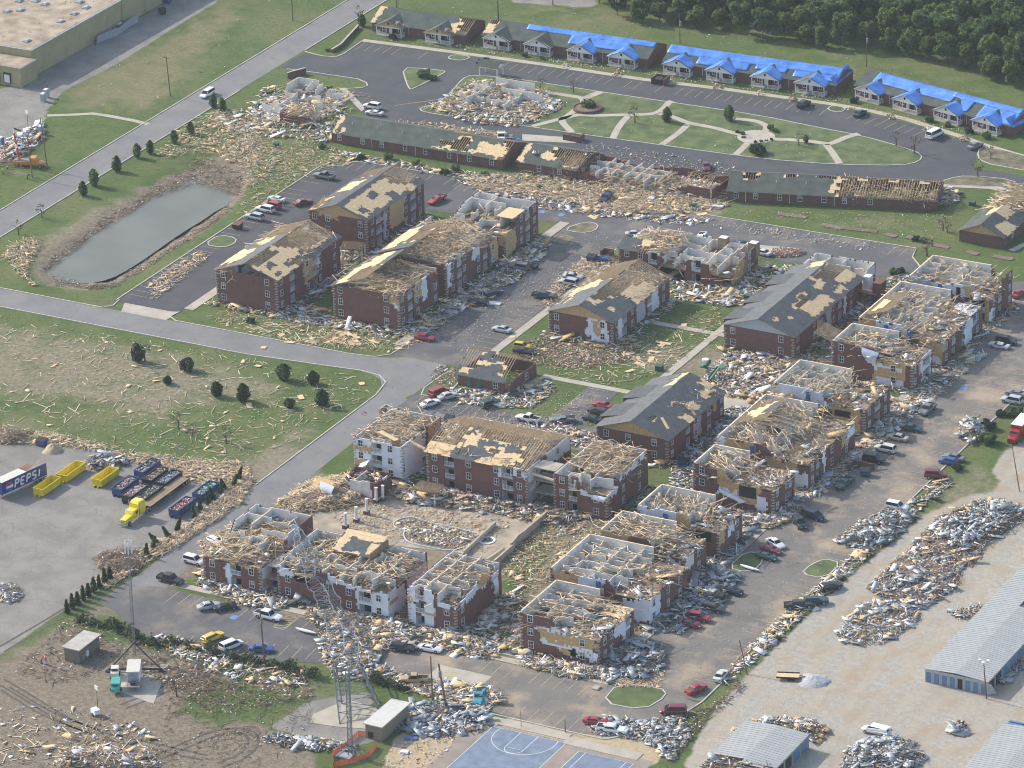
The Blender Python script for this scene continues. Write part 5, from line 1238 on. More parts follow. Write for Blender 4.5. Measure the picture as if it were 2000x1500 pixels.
block(b, 35.2, 45.6, -107, -89, 3, tops={'S': [(35.2, 8.0), (40.2, 7.9), (41, 6.2), (45.6, 5.6)], 'E': [(-107, 5.4), (-101, 6.4), (-96, 8), (-93, 6), (-89, 6)], 'W': 7.8, 'N': 7}, wins={'S': (43.6,), 'E': (-104.6, -91)}, bal=[('S', 36.8, 38.6, 3)], seed=87, clad={'S': [('w', 35, 37, 0, 8.2), ('w', 38.6, 41, 0.2, 8.2), ('o', 35.2, 36.6, 4.2, 5.6), ('o', 38.8, 40.8, 2.4, 3.4), ('w', 41.6, 45.8, 5.0, 6.6)], 'E': [('w', -105, -95, 5.0, 7), ('o', -98, -93, 5.4, 8.2), ('w', -93, -90.4, 3, 6)]}, litter=420, keep=.95, broken=.15, jag=.2)
heap('fallen_lumber', 35.6, 45, -104, -90, H2 + 1.2, 260, 'trusses', b, .9); flap(b, (45.8, -93, 5), (45.8, -91, 5), 3.2, out=(1, 0))
flap(b, (44, -107.1, 1.6), (45.6, -107.1, 1.4), 1.4, STEEL)
# ---- the small office
b = thing('office_house', 'small brick office with half-stripped gable roof by the street corner', 'house', (-4, -5, 0))
for side, c, a0, a1 in (('S', -5, -10.3, 1), ('E', 2.4, -4.8, 6.6), ('N', 6.6, -10.3, 2.4), ('W', -10.3, -5, 6.6)): wall(b, side, c, a0 if side in 'SN' else a0 + .17, a1 if side in 'SN' else a1 - .17, 2.8, seed=ord(side))
for a in (-7.6, -5.2): MB().box(a - .5, a + .5, -5.2, -5.1, 0.1, 2.3, GREENB).build('green_door', b)
window(b, 'S', -5, -1.2, .9, off=.12); window(b, 'E', 2.4, 2, .9, off=.12)
slope(b, (-10.9, -5.6, 2.6), (1.2, -5.6, 2.6), (-10.9, 1.4, 6.2), [('.', 0, 4.4, 2.6, 9), ('.', 5.8, 13, 4.6, 9), ('.', 9.6, 13, 1.6, 5), ('o', 1, 3, .6, 2.4), ('o', 3.6, 7, 3.6, 5.6), ('s', 4, 9, 5.2, 6.2), ('s', 4.6, 6.4, 6, 9)], 's', 91, SHIN)
slope(b, (-10.9, 7.2, 2.9), (1.2, 7.2, 2.9), (-10.9, 1.4, 6.2), [], '.', 92, SHIN)
heap('fallen_lumber', -1, 2.4, -4, 6, .2, 90, 'lumber', b, 1.4)
# ---- clubhouse rubble shell
b = thing('clubhouse_ruin', 'collapsed clubhouse shell with one standing brick corner by the pool', 'ruin', (0, -60, 0))
wall(b, 'S', -62.4, -4, 2.4, [(-4, 3.6), (2.4, 3.9)], [('d', -4, 1.4, 0, 5)], seed=3); wall(b, 'E', 2.4, -62.2, -56, [(-62, 3.9), (-56, 3.2)], [('w', -60, -57, 3.0, 4)], seed=4); wall(b, 'N', -56, -6, 2.2, 3.4, seed=6); wall(b, 'W', -6, -62, -56.2, [(-62, 2), (-56, 3.4)], seed=7)
partition(b, (-3, -62), (-3, -56.4), 0, 3.2); heap('fallen_debris', -6, 2, -62, -56.4, 1.6, 300, 'mixed', b, 1.6); flap(b, (-8.6, -65.4, 3.6), (-5, -66, 3.3), 2.6, bow=.9)
MB().slab([(-12, -66, .3), (-7, -67.5, .3), (-6, -64, 3.4), (-10.5, -63, 3.2)], .06, OSB).build('toppled_wall', b)
# ================================================================== cottages under tarps
def tarp(root, p00, es, et, s0, s1, t0, t1, off=.08, laths=(), seed=0, m=None):
 """a wrinkled tarpaulin held down by white laths, on a roof plane"""
 es = Vector(es).normalized(); et = Vector(et).normalized(); nr = es.cross(et).normalized()
 if nr.z < 0: nr = -nr
 p00 = Vector(p00); mb = MB()
 n = max(2, int((s1 - s0) / .55)); k = max(2, int((t1 - t0) / .55)); vs = []
 for j in range(k + 1):
  for i in range(n + 1):
   s = s0 + (s1 - s0) * i / n; t = t0 + (t1 - t0) * j / k
   w = (vn(s * 1.3, t * 1.3, seed) * .6 + vn(s * 3.1 + t, t * .7, seed + 1) * .4) * .16
   vs.append(tuple(p00 + es * s + et * t + nr * (off + w)))
 b = len(vs); vs += [tuple(Vector(v) - nr * .05) for v in vs]
 fs = []
 for j in range(k):
  for i in range(n):
   a = j * (n + 1) + i
   fs += [(a, a + 1, a + n + 2, a + n + 1), (b + a + n + 1, b + a + n + 2, b + a + 1, b + a)]
 rim = [i for i in range(n)] ; 
 for i in range(n): fs += [(b + i, b + i + 1, i + 1, i), (k * (n + 1) + i, k * (n + 1) + i + 1, b + k * (n + 1) + i + 1, b + k * (n + 1) + i)]
 for j in range(k): fs += [(j * (n + 1), (j + 1) * (n + 1), b + (j + 1) * (n + 1), b + j * (n + 1)), (b + j * (n + 1) + n, b + (j + 1) * (n + 1) + n, (j + 1) * (n + 1) + n, j * (n + 1) + n)]
 mb.add(vs, fs, m or TARP); mb.smooth = True
 o = mb.build('tarp', root)
 lb = MB()
 def q(s, t): return tuple(p00 + es * s + et * t + nr * (off + .2))
 edge = [((s0, t0), (s1, t0)), ((s0, t0), (s0, t1)), ((s1, t0), (s1, t1))] + [((s0 + (s1 - s0) * a, t0 + (t1 - t0) * c), (s0 + (s1 - s0) * d, t0 + (t1 - t0) * e)) for a, c, d, e in laths]
 for a, c in edge: lb.beam(q(*a), q(*c), .17, .03, LATH)
 l_ = lb.build('lath', None); l_.parent = o
 return o
def porch(root, x, y, w, roof_m, tarp_r=False, tarp_l=False, broken=False, d=2.2):
 """gabled porch: white posts, rails and gable over a brick entry; x,y = site place of its front middle"""
 h = 2.45; hw = w / 2; rise = 1.75
 p = MB()
 for a in (-hw + .15, -.75, .75, hw - .15): p.box(x + a - .08, x + a + .08, y - .08, y + .08, 0, h, WHITE)
 for i, a in enumerate((-hw + .15, -.75, .75, hw - .15)):
  pp = MB().box(x + a - .08, x + a + .08, y - .08, y + .08, 0, h, WHITE).build('post', root)
 for a0, a1 in ((-hw + .15, -.75), (.75, hw - .15)):
  c = child('railing', rail_mesh(a1 - a0), root, (x + (a0 + a1) / 2 - wloc(root)[0], y - wloc(root)[1], 0.05), math.pi)
 for sx in (-hw + .15, hw - .15): child('railing', rail_mesh(d), root, (x + sx - wloc(root)[0], y + d / 2 - wloc(root)[1], .05), math.pi / 2)
 MB().box(x - hw, x + hw, y - .2, y + d, -.02, .09, CONC).build('porch_floor', root)
 MB().box(x - hw, x + hw, y - .12, y + .12, h, h + .25, WHITE).build('porch_beam', root)
 gable_wall(root, 'S', y, x - hw - .35, x + hw + .35, h + .2, rise, OSB if broken else WHITE, .06, .12)
 MB().box(x - .25, x + .25, y - .12, y - .06, h + .75, h + 1.35, DARK).build('gable_vent', root)
 o = .45; L = 6.2; z0 = h + .2 - rise * o / hw
 for sx in (-1, 1):
  e0 = (x + sx * (hw + o), y - .45, z0); r0 = (x, y - .45, h + .2 + rise)
  slope(root, e0, (e0[0], y + L, z0), r0, [('.', 1.4, 3.6, .8, 2.6)] if broken and sx > 0 else [], 's', 3, roof_m, name='porch_roof')
  if (sx > 0 and tarp_r) or (sx < 0 and tarp_l):
   tarp(root, e0, (0, 1, 0), (r0[0] - e0[0], 0, r0[2] - e0[2]), 0, L - 1.6, 0.1, (Vector(r0) - Vector(e0)).length, .08, [(.5, .15, .5, .85)], seed=int(x) % 50)
 # entry: two doors and windows in the brick behind
 for a in (-2.3, 2.3): window(root, 'S', y + d, x + a, .9, off=.12)
 for a in (-.6, .6): MB().box(x + a - .45, x + a + .45, y + d - .17, y + d - .11, .1, 2.2, WHITE if a < 0 else DARK).build('door', root)
def cottage_row(label, loc, rz, L, porches, tarps, roof_m=SHING, states=(), back=(), bstates=(), brk=(), depth=11.2):
 b = thing('cottage_row', label, 'houses', (loc[0], loc[1], 0), rz)
 u, v = loc; yw = v + 1.6; yb = yw + depth; zr = 2.3 + 2.7; ym = (yw + yb) / 2
 for side, c, a0, a1 in (('S', yw, u, u + L), ('E', u + L, yw + .17, yb - .17), ('N', yb, u, u + L), ('W', u, yw + .17, yb - .17)): wall(b, side, c, a0, a1, 2.7, seed=ord(side))
 gable_wall(b, 'E', u + L, yw, yb, 2.7, 2.2, BRICK, .1); gable_wall(b, 'W', u, yw, yb, 2.7, 2.2, BRICK, .1)
 o = .45; zo = 2.7 - 2.3 * o / (ym - yw)
 e0 = (u - .3, yw - o, zo); e1 = (u + L + .3, yw - o, zo); r0 = (u - .3, ym, zr)
 slope(b, e0, e1, r0, list(states), 's', 5, roof_m)
 slope(b, (u - .3, yb + o, zo), (u + L + .3, yb + o, zo), (u - .3, ym, zr), list(bstates), 's', 6, roof_m)
 for i, (x, w) in enumerate(porches):
  porch(b, u + x, v - .6, w, roof_m, *(tarps.get('p%d' % i, (False, False))), broken=(i in brk))
 es = (1, 0, 0); et = (0, ym - yw + o, zr - zo)
 for k, t in enumerate(tarps.get('main', ())):
  tarp(b, e0, es, et, t[0], t[1], t[2], t[3], .08 + .03 * (k % 3), t[4] if len(t) > 4 else [(.5, 0, .5, 1)], seed=k * 7 + int(L))
 for k, t in enumerate(tarps.get('end', ())):
  p0 = (u + L + .35, yw - o, zo)
  tarp(b, p0, (0, 1, 0), (-2.2, 0, 2.2), t[0], t[1], t[2], t[3], .1, [], seed=k)
 for a in np.arange(3, L - 1, 7.8):
  MB().cyl((u + a, yw - .2, .1), (u + a, yw - .2, 2.6), .05, .05, WHITE, 6).build('downspout', b)
 return b
W74 = 7.4
cottage_row('grey-roofed brick cottages at the loop entrance with broken right-hand roof end', (-139, 181.0), R(1.5), 27, [(6.0, W74), (20.2, W74)], {}, states=[('o', 0, 1.6, 0, 7), ('.', 23.4, 28, 1.2, 7), ('o', 22, 25, 0, 4)], brk=(0, 1))
z4 = [(.25, 0, .25, 1), (.5, 0, .5, 1), (.75, 0, .75, 1)]
cottage_row('second brick cottage row, grey roof giving way to blue tarps along the ridge', (-107.9, 183.6), R(1.2), 46.6, [(4.9, W74), (16.6, W74), (28.8, W74), (40.4, W74)],
   {'main': [(11, 47, 4.5, 6.5, z4), (24, 40.5, 1.5, 4.7, z4)], 'p2': (True, False), 'p3': (True, True)}, states=[('.', 0, 2.4, 3, 7), ('o', 0, 3, 1, 4)])
cottage_row('third brick cottage row almost wholly covered by blue tarps', (-56.8, 184.6), R(2.0), 46.6, [(4.6, W74), (16.3, W74), (28.6, W74), (40.6, W74 + .6)],
   {'main': [(0, 47, 3.4, 6.5, z4 + [(.12, 0, .12, 1), (.38, 0, .38, 1), (.62, 0, .62, 1), (.88, 0, .88, 1)]), (9, 23, .9, 3.5, z4), (24.6, 33, 1.9, 3.5, z4), (35, 47, 1.2, 3.5, z4)], 'p0': (True, True), 'p1': (True, True), 'p2': (True, True), 'p3': (True, False), 'end': [(0, 11, 0, 2.6)]})
cottage_row('rightmost cottage row by the loop turn, rippled blue tarps over its end', (-6.3, 188.2), R(-13.3), 47.2, [(5.4, W74), (17.0, W74), (29.4, W74), (41.0, W74)],
   {'main': [(4, 28, 2.8, 6.5, z4), (27, 47.4, 4.8, 6.5, z4), (29.5, 34, 1.0, 4.9, []), (37, 47.6, .4, 4.9, z4)], 'p0': (True, False), 'p1': (True, True), 'p2': (True, False), 'p3': (True, True), 'end': [(0, 11.4, -.4, 2.6)]})
# ================================================================== long single-storey houses
def long_house(label, loc, rz, L, depth, states, wins, spouts, bstates=(), roof_m=SHING, seed=1, trus=None, eavecut=None, cat='house'):
 b = thing('long_house', label, cat, (loc[0], loc[1], 0), rz)
 u, v = loc; yb = v + depth; ym = v + depth / 2; h = 2.7; zr = h + 2.3
 for side, c, a0, a1 in (('S', v, u, u + L), ('E', u + L, v + .17, yb - .17), ('N', yb, u, u + L), ('W', u, v + .17, yb - .17)): wall(b, side, c, a0, a1, h, seed=ord(side))
 gable_wall(b, 'W', u, v, yb, h, 2.2, BRICK, .1)
 if not trus: gable_wall(b, 'E', u + L, v, yb, h, 2.2, BRICK, .1)
 o = .5; zo = h - 2.3 * o / (ym - v)
 slope(b, (u - .3, v - o, zo), (u + L + .3, v - o, zo), (u - .3, ym, zr), list(states), 's', seed, roof_m)
 slope(b, (u - .3, yb + o, zo), (u + L + .3, yb + o, zo), (u - .3, ym, zr), list(bstates), 's', seed + 1, roof_m)
 for a in wins: window(b, 'S', v, u + a, .9, w=.9, h=1.3, off=.12)
 for a in spouts: MB().cyl((u + a, v - .2, .1), (u + a, v - .2, 2.6), .06, .06, WHITE, 6).build('downspout', b)
 for a in np.arange(4, L - 2, 7.0):
  s = 3 + (a * 3.7) % 2
  z = zo + (zr - zo) * s / (ym - v + o); MB().cyl((u + a, v - o + s, z), (u + a, v - o + s, z + .6), .09, .09, WHITE, 6).build('roof_vent', b)
 if trus:
  trusses(b, u + trus[0], u + trus[1], v, yb, h, 2.2, axis='u', drop=.15, seed=seed, lean=trus[2])
  heap('fallen_lumber', u + trus[0], u + trus[1], v + .5, yb - .5, .4, 260, 'trusses', b, 2.0)
 return b
long_house('long brick house with green-grey roof and ragged rafter holes at its right end', (-108.1, 109), R(.8), 46.8, 12.2,
     [('o', 0, 1.4, 0, 7), ('o', 2, 3.6, 1, 2.6), ('.', 29, 32, 2.6, 3.8), ('.', 30.6, 35, 1.6, 4), ('.', 33, 36.4, 2.8, 6.6), ('.', 35, 38.5, 1.2, 2.2), ('o', 27.5, 39.5, .8, 1.6), ('.', 39.8, 45, 1.6, 4.2), ('.', 45, 47.6, 0, 7), ('o', 38.6, 46, 1, 5)], (2.2, 8.6, 13.9, 20.3, 25.8, 32.3, 37.8, 43.8), (11.2, 23.2, 34.6), seed=131, bstates=[('.', 30, 48, 0, 7)])
b = long_house('left-hand stump of the collapsed brick house, green roof half open', (-57.8, 110.4), R(1), 15.6, 12.2, [('o', 0, 1.6, 0, 7), ('.', 7, 13, 3, 7), ('.', 11, 16.5, 1.0, 7), ('o', 5.4, 9, 2.4, 5)], (5.8, 11.2), (9.6,), seed=141, trus=(9, 16, .6))
MB().cyl((-54.6, 113, 4.0), (-54.6, 113.3, 4.6), .55, .3, WHITE, 10).build('satellite_dish', b)
b = thing('collapsed_house', 'collapsed middle of the brick house, white rooms and rafters in a heap', 'ruin', (-30, 111, 0))
rooms(b, -41, -21, 111.4, 122, 0, h=2.5, keep=.9, broken=.1, seed=151, step=3.4); wall(b, 'S', 111, -41, -34, [(-41, 2.6), (-34, .6)], seed=2); wall(b, 'S', 112.4, -19, -8, [(-19, .8), (-14, 2.5), (-8, 2.7)], seed=5); wall(b, 'E', -7.4, 112.6, 122, [(112.6, 2.7), (122, 2.0)], seed=6, base='b'); deck(b, -41, -8, 111.5, 122.4, .2, CONC, 'floor_slab', .3)
wall(b, 'N', 122.6, -42, -8, [(-42, 2.6), (-30, 1.0), (-20, 2.5), (-8, 2.2)], seed=9)
heap('fallen_debris', -41, -8, 111.5, 122, .2, 900, 'mixed', b, 1.2); heap('fallen_lumber', -40, -20, 112, 121, .8, 380, 'trusses', b, 1.2); trusses(b, -26, -20, 111.5, 121, 2.0, 1.8, axis='u', drop=.3, lean=1.2, seed=9); trusses(b, -16, -8, 112.6, 121.5, 2.6, 1.6, axis='u', drop=.15, seed=12)
long_house('long brick house whose right-hand roof has fanned out into bare rafters', (-3.9, 113.6), R(16.2), 48.8, 12.4,
     [('.', 2.5, 7, 5.2, 7), ('.', 13, 16, 6.0, 7), ('.', 3.6, 6.2, 4.2, 6), ('.', 19.6, 26, 6.2, 7), ('.', 25.5, 50, 0, 7), ('o', 24.2, 26.2, 1.6, 6)], (2, 6.6, 12.2, 17, 22.6, 27.4, 33.4), (4.2, 14.6, 25), seed=161, bstates=[('.', 24, 50, 0, 7)], trus=(25.5, 48, .55))
b = thing('brick_house', 'brick house with orange board gable and peeled green roof at the edge', 'house', (60, 112.7, 0))
for side, c, a0, a1 in (('S', 112.7, 54.9, 65.6), ('E', 65.6, 112.9, 142), ('W', 54.9, 112.9, 142)): wall(b, side, c, a0, a1, 2.7, seed=ord(side))
gable_wall(b, 'S', 112.7, 54.9, 65.6, 2.7, 2.3, OSB, .0)
gable_roof(b, 54.9, 65.6, 112.7, 142, 2.7, 2.4, W=[('o', 8, 14, 4, 7), ('.', 13, 31, 1.6, 7)], E=[('o', 2, 8, .2, 3.6), ('.', 10, 31, 4, 7), ('o', 8.5, 14, 3, 7)], seed=171, shm=SHIN, shw=SHING)
window(b, 'E', 65.6, 118, .9, off=.12); heap('fallen_lumber', 56, 65, 124, 141, 3.6, 320, 'trusses', b, 1.2, lie=.1)
# ---- two flattened houses
def flat_house(label, u0, u1, v0, v1, seed, walls):
 b = thing('flattened_house', label, 'ruin', ((u0 + u1) / 2, v0, 0))
 deck(b, u0, u1, v0, v1, .2, CONC, 'floor_slab', .3); rooms(b, u0 + 1, u1 - 1, v0 + 1, v1 - 1, .2, keep=.5, broken=.45, seed=seed, step=3.6)
 for side, c, a0, a1, t in walls: wall(b, side, c, a0, a1, t, seed=seed, jag=.3)
 heap('fallen_debris', u0 - 2, u1 + 2, v0 - 2, v1 + 2, .1, 700, 'mixed', b, 1.0); heap('fallen_lumber', u0 - 1, u1 + 1, v0 - 1, v1 + 1, .6, 380, 'lumber', b, 1.0)
 return b
_a = P(590, 215); b = flat_house('flattened house with pale stub rooms beside the main road', _a[0] - 9, _a[0] + 7, _a[1] - 10, _a[1] + 14, 181, [])
wall(b, 'S', _a[1] - 9.6, _a[0] - .5, _a[0] + 6.6, 2.4, seed=4); wall(b, 'W', _a[0] - .6, _a[1] - 9.4, _a[1] - 3, 2.4, seed=4); heap('fallen_lumber', _a[0], _a[0] + 6.5, _a[1] - 9, _a[1] - 3, 2.2, 160, 'trusses', b, .7); partition(b, (_a[0] - 9, _a[1] + 13.6), (_a[0] - 3, _a[1] + 13.6), .2, 2.5); partition(b, (_a[0] - 9, _a[1] + 8), (_a[0] - 9, _a[1] + 13.6), .2, 2.5)
_a = P(985, 200); b = flat_house('flattened community house in the middle of the loop lawn', _a[0] - 12, _a[0] + 8, _a[1] - 7, _a[1] + 9, 191, [])
sheet('concrete_pad', pxs([(1035, 190), (1095, 195), (1075, 214), (1020, 210)]), .17, WHITE); heap('fallen_lumber', _a[0] - 16, _a[0] + 2, _a[1] - 14, _a[1] - 6, .1, 330, 'lumber', b, .9); partition(b, (_a[0] + 1, _a[1] + 3), (_a[0] + 9, _a[1] + 3), .2, 2.2); partition(b, (_a[0] - 7, _a[1] + 8.6), (_a[0] + 4, _a[1] + 8.6), .2, 2.4)
_a = P(937, 148)
b = thing('carport', 'small porch canopy left standing by the loop lawn', 'canopy', (_a[0], _a[1], 0))
for du, dv in ((0, 0), (5, 0), (0, 3), (5, 3)): MB().box(_a[0] + du - .12, _a[0] + du + .12, _a[1] + dv - .12, _a[1] + dv + .12, 0, 2.8, WHITE).build('post', b)
slope(b, (_a[0] - .5, _a[1] - .6, 2.8), (_a[0] + 5.5, _a[1] - .6, 2.8), (_a[0] - .5, _a[1] + 1.5, 4.0), [], 's', 1, SHING); slope(b, (_a[0] - .5, _a[1] + 3.6, 2.8), (_a[0] + 5.5, _a[1] + 3.6, 2.8), (_a[0] - .5, _a[1] + 1.5, 4.0), [], 's', 1, SHING)
# ================================================================== warehouse and storage sheds
TANW = mat('tan_metal_wall', (0.36, 0.31, 0.17), var=.08, scale=.5); TANR = mat('tan_gravel_roof', (0.33, 0.25, 0.17), var=.3, scale=.25, detail=8, col2=(.45, .36, .26))
b = thing('warehouse', 'tan metal warehouse with flat gravel roof in the far corner', 'warehouse', (-210, 120, 0))
MB().box(-260, -201, 118, 230, 0, 7, TANW).build('wall', b); MB().box(-260.2, -200.8, 117.8, 230.2, 7.0, 7.18, SHEET).build('roof_edge', b); MB().box(-260, -201.3, 118.3, 230, 7.18, 7.24, TANR).build('roof', b)
MB().box(-240, -199.4, 110.4, 117.7, 0, 5, TANW).build('annex', b); MB().box(-240.2, -199.2, 110.2, 117.7, 5.0, 5.12, SHEET).box(-240, -199.5, 110.5, 117.6, 5.12, 5.18, TANR).build('annex_roof', b)
for u_ in (-203.5, -206.8): MB().box(u_ - 1.1, u_ + 1.1, 110.2, 110.36, .6, 3.4, DARK).box(u_ - .8, u_ + .8, 110.1, 110.2, .8, 2.9, WHITE if u_ > -205 else DARK).build('dock_door', b)
for (x, y) in ((15, 22), (38, 2), (88, 8), (145, 27), (168, 15), (118, 42), (52, 80), (156, 4), (40, 20), (70, 2)):
 c = P(x, y, 7.3); mb = MB().box(c[0] - .8, c[0] + .8, c[1] - 1.0, c[1] + 1.0, 7.2, 7.55, SHEET).box(c[0] - .5, c[0] + .5, c[1] - .7, c[1] + .7, 7.55, 7.7, SHEET); mb.build('roof_vent', b)
for (x, y) in ((200, 45), (250, 20)): c = P(x, y); MB().cyl((-200.8, c[1], 0), (-200.8, c[1], 9), .08, .08, STEEL, 6).build('vent_stack', b)
heap('roof_debris', -225, -202, 120, 160, 7.2, 160, 'litter', b, .1)
CORR = mat('pale_corrugated_roof', (0.36, 0.365, 0.355), rough=.6, var=.06, scale=.6); CORW = mat('grey_metal_wall', (0.42, 0.41, 0.41), rough=.6, var=.05, scale=1); ROLLD = mat('blue_roll_door', (0.10, 0.19, 0.33), rough=.5, var=.08)
def storage(label, u0, u1, v0, v1, h=2.7, doors=True, roof_holes=(), sidedoors=True):
 b = thing('storage_building', label, 'storage building', (u0, v0, 0))
 MB().box(u0, u1, v0, v1, 0, h, CORW).build('wall', b)
 um = (u0 + u1) / 2; n = int((v1 - v0) / .75)
 for sx, (a, c) in enumerate(((u0 - .15, um), (um, u1 + .15))):
  mb = MB(); za, zc = (h + .02, h + .42) if sx == 0 else (h + .42, h + .02)
  for i in range(n):
   y0 = v0 - .15 + i * (v1 - v0 + .3) / n; y1 = v0 - .15 + (i + 1) * (v1 - v0 + .3) / n
   if any(a_ <= (y0 + y1) / 2 <= b_ and (s_ == sx) for s_, a_, b_ in roof_holes): continue
   mb.slab([(a, y0, za), (c, y0, zc), (c, y1 - .06, zc), (a, y1 - .06, za)], .05, CORR)
   mb.slab([(a, y1 - .06, za), (c, y1 - .06, zc), (c, y1, zc), (a, y1, za)], .1, CORR)
  o_ = mb.build('roof_panel', b)
  if roof_holes: o_['kind'] = 'stuff'
 nd = int((u1 - u0) / 1.52)
 if doors:
  for i in range(nd):
   x = u0 + (i + .5) * (u1 - u0) / nd
   MB().box(x - .47, x + .47, v0 - .06, v0 - .005, .05, 2.1, DARK if i == 4 else ROLLD).build('roll_door', b)
   MB().box(x + .6, x + .9, v0 - .05, v0 - .006, 0, 2.6, CORR).build('pilaster', b)
 if sidedoors:
  k = int((v1 - v0) / 3.3)
  for i in range(k):
   y = v0 + (i + .5) * (v1 - v0) / k
   MB().box(u1 + .005, u1 + .07, y - 1.25, y + 1.25, .05, 2.2, (DARK, ROLLD, DARK, ROLLD, ROLLD)[(i * 7) % 5]).build('roll_door', b)
   MB().box(u1 + .006, u1 + .14, y + 1.5, y + 1.75, 0, 2.6, CORR).build('pilaster', b)
 return b
b = storage('long pale-roofed storage building with blue roll doors at the gravel yard', 133.5, 146, -87.3, -10, roof_holes=((1, -57, -54.6),))
MB().slab([(140, -55, 3.2), (146, -55.4, 2.9), (146.2, -53.6, 3.9), (140, -53.4, 4.0)], .04, SHEET).build('lifted_roof_sheet', b); MB().slab([(146.1, -87.4, .1), (147.4, -86.2, .1), (146.4, -86.8, 2.2), (146.0, -87.3, 2.2)], .04, CORW).build('bent_corner_panel', b)
b = storage('storage building with a caved-in roof at the bottom of the yard', 112.4, 124.8, -150, -119.6, roof_holes=((0, -138.4, -133.4), (1, -139, -134.6)), doors=False)
heap('fallen_debris', 113, 124, -138.5, -133.5, 2.6, 120, 'metal', b, .8); MB().box(112.6, 124.6, -139, -133, 2.71, 2.73, SOIL).build('attic_floor', b)
for i in range(6): MB().beam((112.6, -139 + i, 3.0), (124.6, -138.8 + i, 2.95), .1, .16, RUST).build('bare_purlin', b)
b = storage('pale storage roof cut by the bottom corner of the yard', 155, 168, -150, -101, doors=False)
for i in range(3): MB().box(155.2, 160, -101 + i * .9, -100.5 + i * .9, 2.2, 2.5, ROLLD).build('bare_purlin', b)
# ---- equipment shelters
TANS = mat('brown_aggregate_wall', (0.17, 0.145, 0.115), var=.2, scale=3); TANL = mat('pale_slab_roof', (0.42, 0.39, 0.34), var=.12, scale=.8)
b = thing('equipment_shelter', 'brown windowless equipment shelter with pale slab roof in the mud', 'shelter', (-14.5, -148, 0))
MB().box(-16.2, -12.9, -148, -141, 0, 2.85, TANS).build('wall', b); MB().box(-16.5, -12.6, -148.3, -140.7, 2.85, 3.05, TANL).build('roof', b); MB().box(-12.85, -12.6, -147.2, -146.2, .4, 1.6, STEEL).box(-12.85, -12.65, -145.8, -145.1, .6, 1.7, WHITE).build('meter_box', b)
b = thing('equipment_shelter', 'tan equipment shelter with white roof beside the fallen tower base', 'shelter', (52, -150, 0))
MB().box(50.6, 54, -150.3, -140.3, 0, 2.95, mat('tan_aggregate_wall', (.24, .19, .135), var=.15, scale=3)).build('wall', b); MB().box(50.3, 54.3, -150.6, -140, 2.95, 3.15, mat('pale_shelter_roof', (.55, .53, .48), var=.06)).build('roof', b); MB().box(51.2, 52.2, -150.42, -150.3, .3, 1.5, DARK).build('louvre', b)
# ================================================================== vehicles
PAINT = {k: mat('paint_' + k, c, rough=.32, var=.06, scale=1.2, spec=.6) for k, c in dict(white=(.74, .74, .73), silver=(.42, .44, .46), grey=(.17, .18, .19), black=(.016, .017, .02), red=(.36, .022, .03), maroon=(.17, .025, .035), blue=(.03, .08, .27), navy=(.016, .024, .05),
  green=(.02, .06, .055), tan=(.44, .39, .31), cream=(.60, .57, .50), yellow=(.66, .44, .03), teal=(.03, .22, .28), orange=(.60, .22, .03), oldtan=(.42, .29, .14), burnt=(.045, .04, .036), lemon=(.78, .62, .03)).items()}
PAINT0 = PAINT['white']
def loft(mb, secs, m):
 """secs: (x, half width, z low, z top); closed hull with softened shoulders"""
 k = len(mb.v); i = mb.mi(m); n = 10
 for x, w, zl, zt in secs:
  h = zt - zl
  for y, z in ((-.86 * w, zl), (-w, zl + .22 * h), (-w, zl + .62 * h), (-.94 * w, zl + .9 * h), (-.80 * w, zt), (.80 * w, zt), (.94 * w, zl + .9 * h), (w, zl + .62 * h), (w, zl + .22 * h), (.86 * w, zl)):
   mb.v.append((x, y, z))
 for a in range(len(secs) - 1):
  for j in range(n):
   mb.f.append((k + a * n + j, k + (a + 1) * n + j, k + (a + 1) * n + (j + 1) % n, k + a * n + (j + 1) % n)); mb.m.append(i)
 mb.f.append(tuple(k + j for j in range(n))); mb.m.append(i)
 e = k + (len(secs) - 1) * n
 mb.f.append(tuple(e + j for j in range(n - 1, -1, -1))); mb.m.append(i)
